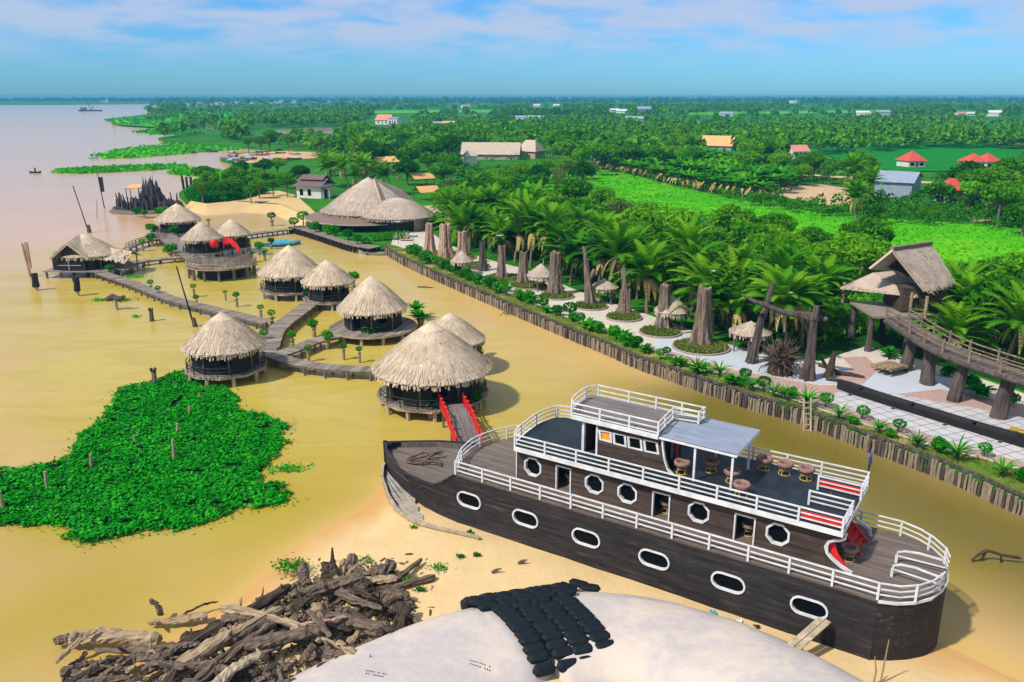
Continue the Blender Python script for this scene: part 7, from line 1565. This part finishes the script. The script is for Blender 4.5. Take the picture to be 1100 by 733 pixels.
for row in [
    ('big tan driftwood log at the water end of the heap', (72, 688), (172, 686), .5, .75, .34, .42, 'log_c'), ('blackened tip log pointing into the water', (58, 690), (92, 686), .45, .6, .2, .3, 'log_a'),
    ('pale forked driftwood branch lying beyond the heap in the shallows', (160, 668), (222, 662), .35, .5, .16, .26, 'log_c'), ('thin dark stick poking out beyond the pale fork', (192, 664), (234, 646), .4, .5, .09, .05, 'log_b'), ('short upright dead branch over the pale fork', (172, 662), (161, 644), .4, 1.3, .18, .1, 'log_a'),
    ('thin greyish branch crossing the tan log at the water end', (60, 712), (104, 676), .5, 1.2, .14, .1, 'log_c'), ('curved dark branch bending down at the water end', (68, 733), (92, 700), .4, .9, .16, .12, 'log_b'),
    ('long dark trunk along the upper edge of the heap', (185, 700), (312, 630), .9, 1.2, .36, .3, 'log_b'), ('long grey arched trunk on top with a flared root end', (312, 640), (392, 622), 1.3, 1.5, .26, .42, 'log_a'), ('grey trunk lying just below the long dark trunk', (205, 704), (300, 660), 1.1, 1.4, .3, .26, 'log_a'),
    ('wide tan split plank trunk in the middle of the heap', (190, 716), (302, 654), 1.2, 1.5, .34, .24, 'log_c'), ('grey split log beside the tan plank trunk', (212, 733), (302, 662), 1.3, 1.5, .3, .2, 'log_a'), ('pale grey log low at the front of the heap', (226, 740), (282, 702), 1.5, 1.6, .26, .2, 'sampan_rim'),
    ('thick brown trunk across the centre with star shaped root', (262, 695), (348, 676), 1.5, 1.6, .34, .26, 'log_a'), ('stout tapering trunk lying on the right of the heap', (350, 662), (412, 680), 1.5, 1.2, .3, .4, 'log_a'), ('reddish thin pole lying across the centre', (312, 676), (372, 662), 1.8, 1.8, .12, .1, 'bark_red'), ('crooked branch crossing the star shaped root', (330, 656), (356, 684), 2.0, 1.7, .12, .14, 'log_a'),
    ('dark curved log at the right edge of the heap', (412, 706), (440, 650), .9, 1.3, .3, .22, 'log_b'), ('gnarled grey root block at the upper right of the heap', (402, 622), (424, 606), 1.0, 1.4, .5, .36, 'log_a'), ('knobbly grey root mass right of the gnarled block', (404, 636), (440, 640), .9, 1.0, .5, .3, 'log_a'),
    ('upright black stump near the upper middle of the heap', (348, 628), (350, 604), .8, 1.5, .36, .22, 'log_b'), ('second black stump leaning beside the upright one', (360, 628), (356, 602), .8, 1.6, .32, .2, 'log_b'), ('pale standing stump before the green clump', (324, 630), (325, 606), .7, 1.5, .34, .26, 'log_a'), ('thin light branch at the top corner of the heap', (372, 618), (396, 600), .9, 1.4, .12, .06, 'log_c'),
    ('brown trunk near the tube edge', (350, 702), (396, 712), 1.3, 1.2, .32, .28, 'log_a'), ('short pale log end near the tube', (362, 690), (392, 716), 1.6, 1.3, .14, .18, 'log_c'), ('dark log at the foot of the pale tube', (330, 735), (388, 700), 1.2, 1.1, .3, .26, 'log_b')]:
    log(row[0], *row[1:8], group=DG)
HP = [(84, 712), (120, 700), (180, 690), (230, 672), (300, 632), (345, 612), (400, 606), (436, 636), (440, 672), (408, 708), (380, 740), (80, 760)]
for k in range(150):
    while True:
        x, y = random.uniform(80, 440), random.uniform(606, 770)
        if in_poly(x, y, HP): break
    ex = min(1, min(abs(x - 80) / 60, abs(440 - x) / 40)); z = .45 + random.random() * .9 * ex; an = random.gauss(-.42 if x < 330 else random.choice([-.5, .5, 1.3]), .32); ln = random.choice([8, 14, 20, 30, 46]) * random.uniform(.7, 1.2); 
    p0 = (x - ln * math.cos(an), y - ln * math.sin(an) * .8); p1 = (x + ln * math.cos(an), y + ln * math.sin(an) * .8)
    log('weathered driftwood log buried among the others in the tangled heap', p0, p1, max(z + random.uniform(-.25, .1), .3), z + random.uniform(-.1, .35), random.uniform(.12, .32), random.uniform(.06, .24), random.choice(['log_a', 'log_b', 'log_a', 'log_b', 'log_a', 'log_c']), group='small driftwood logs in the heap', bend=.3)
mb = MB(); heap = [(p.x, p.y) for p in L2(HP, .5)]; n = 0; xs_, ys_ = [p[0] for p in heap], [p[1] for p in heap]
while n < 1600:
    x, y = random.uniform(min(xs_) - 1, max(xs_) + 1), random.uniform(min(ys_) - 1, max(ys_) + 1)
    if not in_poly(x, y, heap) and (sand_h(x, y) < .12 or random.random() < .85): continue
    if in_poly(x, y, heap) and sand_h(x, y) < .05: n += 1; continue
    n += 1; a = random.uniform(0, 3.14); ln, w = random.uniform(.12, .5), random.uniform(.03, .1); z = max(sand_h(x, y), .02) + random.uniform(.02, .25 if in_poly(x, y, heap) else .05); mb.k = random.choice([0, 0, 1, 1, 2])
    mb.box((x, y, z), (ln, w, w * .6), tilt=Euler((random.uniform(-.4, .4), random.uniform(-.5, .5), a)).to_matrix())
tag(mb.build('wood_debris', ['log_a', 'log_b', 'log_c']), 'broken bark and wood scraps strewn under the driftwood heap', 'debris', kind='stuff'); mb = MB()
def tuft(label, px, s, n=60, z=None, leaf='leaf_shrub', cat='weed', name='weed'):
    p = gp(px[0], px[1], .5); p.z = sand_h(p.x, p.y) if z is None else z; mb = MB()
    for _ in range(n): leafcard(mb, Vector((random.gauss(0, s * .45), random.gauss(0, s * .32), random.uniform(.03, .12 + .35 * s))), random.uniform(.06, .13), .8)
    o = mb.build(name, leaf); o.location = p; return tag(o, label, cat)
tuft('leafy green bush behind the pale standing stump of the driftwood heap', (314, 612), 1.1, 420, .5, cat='bush', name='green_bush')
for px, s, lb in [((392, 604), .5, 'small light weed at the top corner of the driftwood heap'), ((432, 624), .7, 'yellowish weed spreading right of the root mass'), ((471, 613), .6, 'largest low weed on the open sand'), ((452, 636), .3, 'tiny weed between driftwood and tube'), ((495, 600), .25, 'small weed right of the largest sand weed'), ((512, 598), .28, 'small dark weed nearest the ship on the sand'), ((445, 567), .25, 'tiny weed below the bleached shell boat'), ((505, 573), .2, 'tiny weed at the hull foot')]: tuft(lb, px, s, int(90 * s + 34))
for px, lb in [((533, 617), 'grey driftwood chip standing on the open sand'), ((561, 607), 'small brown wood chip near the ship')]: 
    p = gp(*px, .5); p.z = sand_h(p.x, p.y) + .05; mb = MB(); mb.tube([(-.25, 0, 0), (0, .05, .12), (.3, 0, .25)], [.08, .1, .04], 6, .3); o = mb.build('wood_chip', 'log_a'); o.location = p; tag(o, lb, 'wood')
for px, m_, lb in [((766, 656), 'cyan', 'crumpled teal litter on the sand beside the ship'), ((793, 665), 'white', 'small white litter scrap on the sand beside the ship'), ((813, 671), 'dark', 'dark litter scrap near the leaning plank')]:
    p = gp(*px, .6); p.z = sand_h(p.x, p.y) + .03; mb = MB(); V = [(random.uniform(-.08, .08) + .35 * (i / 3 - .5), random.uniform(-.05, .05) + .3 * (j / 3 - .5), random.uniform(0, .14)) for i in range(4) for j in range(4)]; mb.add(V, [(i * 4 + j, i * 4 + 4 + j, i * 4 + 5 + j, i * 4 + 1 + j) for i in range(3) for j in range(3)]); o = mb.build('litter_scrap', m_); o.location = p; tag(o, lb, 'litter')

# ------------------------------------------------------------------ the two pale sand filled tubes and the black bags over their joint
def tube_body(label, px, hw=2.7, ht=1.55, taper0=1.0, taper1=1.0, seed=0):
    L = smooth_line([gp(x, y, .9) for x, y in px], 10); c = L[0].copy(); c.z = 0; t_ = thing('sand_tube', label, 'sand tube', c); V = []; n = 22; K = len(L)
    for i, p in enumerate(L):
        d = (L[min(i + 1, K - 1)] - L[max(i - 1, 0)]); d.z = 0; d.normalize(); s_ = Vector((-d.y, d.x, 0)); f = i / (K - 1); tp = min(1, .72 + .28 * min(1, f * K / 5 / max(taper0, .01)) if taper0 != 1 else 1) * (min(1, .72 + .28 * (1 - f) * K / 5) if taper1 != 1 else 1)
        for j in range(n):
            a = math.pi * (-.12 + 1.24 * j / (n - 1)); ca, sa = math.cos(a), math.sin(a); w = hw * tp * (abs(ca) ** .8) * (1 if ca > 0 else -1); z = .05 + ht * tp * (max(sa, -.3) if sa < 0 else sa ** .75); q = p - c; nz_ = .06 * mnoise.noise(Vector((p.x * .5 + w, p.y * .5, z * 2 + seed)))
            V.append((q.x + s_.x * w, q.y + s_.y * w, z + nz_ * 1.3 - .1))
    mb = MB(); mb.add(V, [(i * n + j, (i + 1) * n + j, (i + 1) * n + j + 1, i * n + j + 1) for i in range(K - 1) for j in range(n - 1)] + [tuple(range(n)), tuple((K - 1) * n + j for j in range(n))[::-1]]); o = mb.build('tube_skin', 'tube_sandy', t_, smooth=True, fix=True); return t_, L
m, t, p, o = nodemat('pale_geotextile'); v = coords(t); 
a_ = noise(t, v, .35, 5, .6, .4); c_ = mixcol(t, noise(t, v, 1.6, 5, .65), (.41, .36, .34), (.57, .50, .46)); mr = nn(t, 'ShaderNodeMapRange'); mr.inputs[1].default_value = .50; mr.inputs[2].default_value = .62; t.links.new(a_, mr.inputs[0])
c_ = mixcol(t, mulf(t, mr.outputs[0], .55), c_, (.66, .54, .42)); k_ = nn(t, 'ShaderNodeMath', operation='GREATER_THAN'); k_.inputs[1].default_value = .67; t.links.new(noise(t, coords(t, (1, 4, 1), rot=(0, 0, .6)), 1.3, 6, .75), k_.inputs[0]); c_ = mixcol(t, mulf(t, k_.outputs[0], .45), c_, (.38, .30, .26))
t.links.new(c_, p.inputs['Base Color']); p.inputs['Roughness'].default_value = .8; p.inputs['Specular IOR Level'].default_value = .25; wr = noise(t, coords(t, (.6, 1.6, 1), rot=(0, 0, -.5)), .5, 4, .5, 1.2); bump(t, p, mulf(t, noise(t, v, 2.5, 5, .6), mulf(t, wr, 2.2), 'ADD'), .35, .10); M['tube_sandy'] = m
t1_, La = tube_body('pale sand tube running from the driftwood heap to the black bags', [(240, 838), (330, 782), (420, 735), (500, 702), (580, 684)], 3.6, 1.9, 1, .5, 1)
t2_, Lb = tube_body('pale sand tube running from the black bags along the ship', [(584, 682), (650, 680), (720, 692), (800, 722), (880, 766), (960, 826)], 3.6, 1.95, .5, 1, 5)
def tube_z(off, hw=3.5, ht=1.85): c = min(abs(off) / hw, .999); return .0 + ht * (math.sqrt(1 - c ** 2.5)) ** .75
for T_, L_ in ((t1_, La), (t2_, Lb)):
    for off in (1.15, -1.3):
        c0_ = Vector((T_.location.x, T_.location.y, 0)); P = []
        for i in range(2, len(L_) - 7 if T_ is t1_ else len(L_) - 2):
            if T_ is t2_ and i < 7: continue
            d = (L_[min(i + 1, len(L_) - 1)] - L_[i - 1]); d.z = 0; d.normalize(); P.append(Vector((L_[i].x - c0_.x - d.y * off, L_[i].y - c0_.y + d.x * off, 1.85 * max(0.01, 1 - (abs(off) / 3.6) ** 2.5) ** .375 - .08)))
        mb = MB(); mb.tube(P, .035, 5); mb.build('seam', 'tube_sandy', T_)
for T_, px_ in ((t1_, (404, 724)), (t1_, (516, 711))):
    p = gp(*px_, 1.85); mb = MB()
    for r_ in range(2):
        for k in range(9):
            if random.random() < .8: q = Vector((p.x - T_.location.x - .45 + k * .11, p.y - T_.location.y + .2 - r_ * .2 - k * .03, 0)); mb.box((q.x, q.y, 0), (.045, .06, .008))
    # the print lies on the skin
    V = []
    for v in mb.v:
        best = min(range(len(La)), key=lambda i: (La[i].x - T_.location.x - v[0]) ** 2 + (La[i].y - T_.location.y - v[1]) ** 2); d = (La[min(best + 1, len(La) - 1)] - La[max(best - 1, 0)]); d.z = 0; d.normalize(); off = (v[0] + T_.location.x - La[best].x) * -d.y + (v[1] + T_.location.y - La[best].y) * d.x
        V.append((v[0], v[1], 1.9 * max(.01, 1 - min(abs(off) / 3.6, .99) ** 2.5) ** .375 - .02 + v[2]))
    mb.v = V; mb.build('printed_mark', 'dark', T_)
proto = MB(); n, k = 12, 8; V = []
for i in range(k + 1):
    f = i / k * 2 - 1; e = (1 - abs(f) ** 5) ** .35 if abs(f) < 1 else .0; e = max(e, .12)
    for j in range(n): a = 2 * math.pi * j / n; V.append((f * .58, .30 * e * abs(math.cos(a)) ** .75 * (1 if math.cos(a) > 0 else -1), .17 * e * abs(math.sin(a)) ** .75 * (1 if math.sin(a) > 0 else -1)))
proto.add(V, [(i * n + j, i * n + (j + 1) % n, (i + 1) * n + (j + 1) % n, (i + 1) * n + j) for i in range(k) for j in range(n)] + [tuple(range(n))[::-1], tuple(k * n + j for j in range(n))]); bag0 = proto.build('black_bag', 'black_bag', smooth=True); first = True
jc = gp(582, 680, .9); jc.z = 0; d_ = (gp(650, 676, .9) - gp(510, 700, .9)); d_.z = 0; d_.normalize(); s_ = Vector((-d_.y, d_.x, 0)); random.seed(9); BAGS = {}
for row in range(15):
    off = 3.45 - row * .47; cols = [-2, -1, 0, 1, 2][(0 if row < 4 else 0):(5 if row < 7 else 5)]
    sh = (-.7 + .10 * row) if row < 6 else (.0 + .10 * (row - 6)); ncol = 7 if row < 3 else 5 if row < 5 else 4
    for ci in range(ncol):
        u = sh + (ci - (ncol - 1) / 2) * (.78 if row < 3 else 1.08) + random.uniform(-.06, .06); p = jc + d_ * u + s_ * (off + random.uniform(-.05, .05)); z = tube_z(off) + .16 if abs(off) < 3.45 else .6; z = max(z, .5) + (.06 if row < 2 else 0)
        sl = math.atan2(tube_z(off - .2) - tube_z(off + .2), .4) if abs(off) < 3.2 else (-.9 if off > 0 else .9)
        o = bag0 if first else bag0.copy()
        if not first: COL.objects.link(o)
        first = False; base = math.atan2(d_.y, d_.x); o.location = (p.x, p.y, z); 
        if row < 3: o.rotation_euler = Euler((0, 0, base + math.pi / 2 + random.uniform(-.12, .12))); o.rotation_euler = (Matrix.Rotation(base, 3, 'Z') @ Matrix.Rotation(-sl, 3, 'X') @ Matrix.Rotation(math.pi / 2 + random.uniform(-.1, .1), 3, 'Z')).to_euler(); o.scale = (1, 1.32, 1.15)
        else: o.rotation_euler = (Matrix.Rotation(base + random.uniform(-.06, .06), 3, 'Z') @ Matrix.Rotation(-sl, 3, 'X')).to_euler(); o.scale = (1, .95, .9)
        tag(o, 'tmp', 'bag', 'black bags laid over the tube joint'); BAGS.setdefault(row, []).append(o)
for row, L in BAGS.items(): rank(L, f'black bags in the {ordw(row + 1)} row from the ship side')
fp = [gp(610, 632, 1.2) + Vector((0, 0, .25)), gp(622, 628, 1.2), gp(634, 632, 1.2)]
for k, q in enumerate(fp): o = bag0.copy(); COL.objects.link(o); o.location = (q.x, q.y, 1.25); o.rotation_euler = (0, .1, -.5 + .2 * k); o.scale = (1.0, 1, .8); tag(o, ['first', 'middle', 'last'][k] + ' of three loose black bags at the ship side tube edge', 'bag', 'loose black bags'); 
for px, h, lb in (((946, 733), 2.4, 'thin dead stalk standing on the sand close to the hull'), ((938, 735), 1.6, 'curved thin stalk beside the taller dead stalk')):
    p = gp(*px, .5); mb = MB(); mb.tube([(0, 0, 0), (.05, 0, h * .5), (-.12 if h < 2 else .1, 0, h)], [.05, .04, .02], 5); o = mb.build('dead_stalk', 'log_c'); o.location = (p.x, p.y, sand_h(p.x, p.y) - .05); tag(o, lb, 'stalk')
p = gp(1065, 604, 0); mb = MB(); mb.tube(smooth_line([(-1.2, 0, .1), (-.4, .1, .7), (.5, 0, .5), (1.6, -.2, .4)], 3), .09, 6, .2); mb.tube([(-.4, .1, .7), (-.6, .2, -.4)], .09, 6); mb.tube([(.5, 0, .5), (.6, -.1, -.4)], .07, 6); o = mb.build('water_branch', 'log_b'); o.location = p; tag(o, 'bent dark branch standing in the canal beyond the stern', 'branch')
for px, lb in (((457, 309), 'dark floating stick in the sandy canal shallows'), ((546, 338), 'small weed clump in the canal shallows')):
    p = gp(*px, .03); mb = MB()
    if 'stick' in lb: mb.tube([(-1.2, .2, .05), (0, 0, .1), (1.2, -.3, .03)], [.07, .1, .05], 6, .2); o = mb.build('floating_stick', 'log_b')
    else:
        for _ in range(60): leafcard(mb, Vector((random.gauss(0, .5), random.gauss(0, .3), random.uniform(.02, .3))), .14, 1)
        o = mb.build('floating_weed', 'leaf_olive')
    o.location = p; tag(o, lb, 'stick' if 'stick' in lb else 'weed')

# ------------------------------------------------------------------ the prototypes of copied plants leave the scene; the air
for q in [x for L in PROT.values() for x in L] + [x for L in TK.values() for x in L] + PK + BK:
    for ch in list(q.children): bpy.data.objects.remove(ch)
    bpy.data.objects.remove(q)
mb = MB(); mb.box((300, 4700, 12.3), (19000, 9800, 33)); hz = mb.build('haze', [])
hz.location = (0, 0, 0)
m = bpy.data.materials.new('haze'); m.use_nodes = True; t = m.node_tree; t.nodes.clear(); o_ = t.nodes.new('ShaderNodeOutputMaterial'); pv = t.nodes.new('ShaderNodeVolumePrincipled'); pv.inputs['Color'].default_value = (.17, .62, .95, 1); pv.inputs['Density'].default_value = .00019; pv.inputs['Anisotropy'].default_value = .1; t.links.new(pv.outputs[0], o_.inputs['Volume'])
hz.data.materials.append(m); tag(hz, kind='stuff')
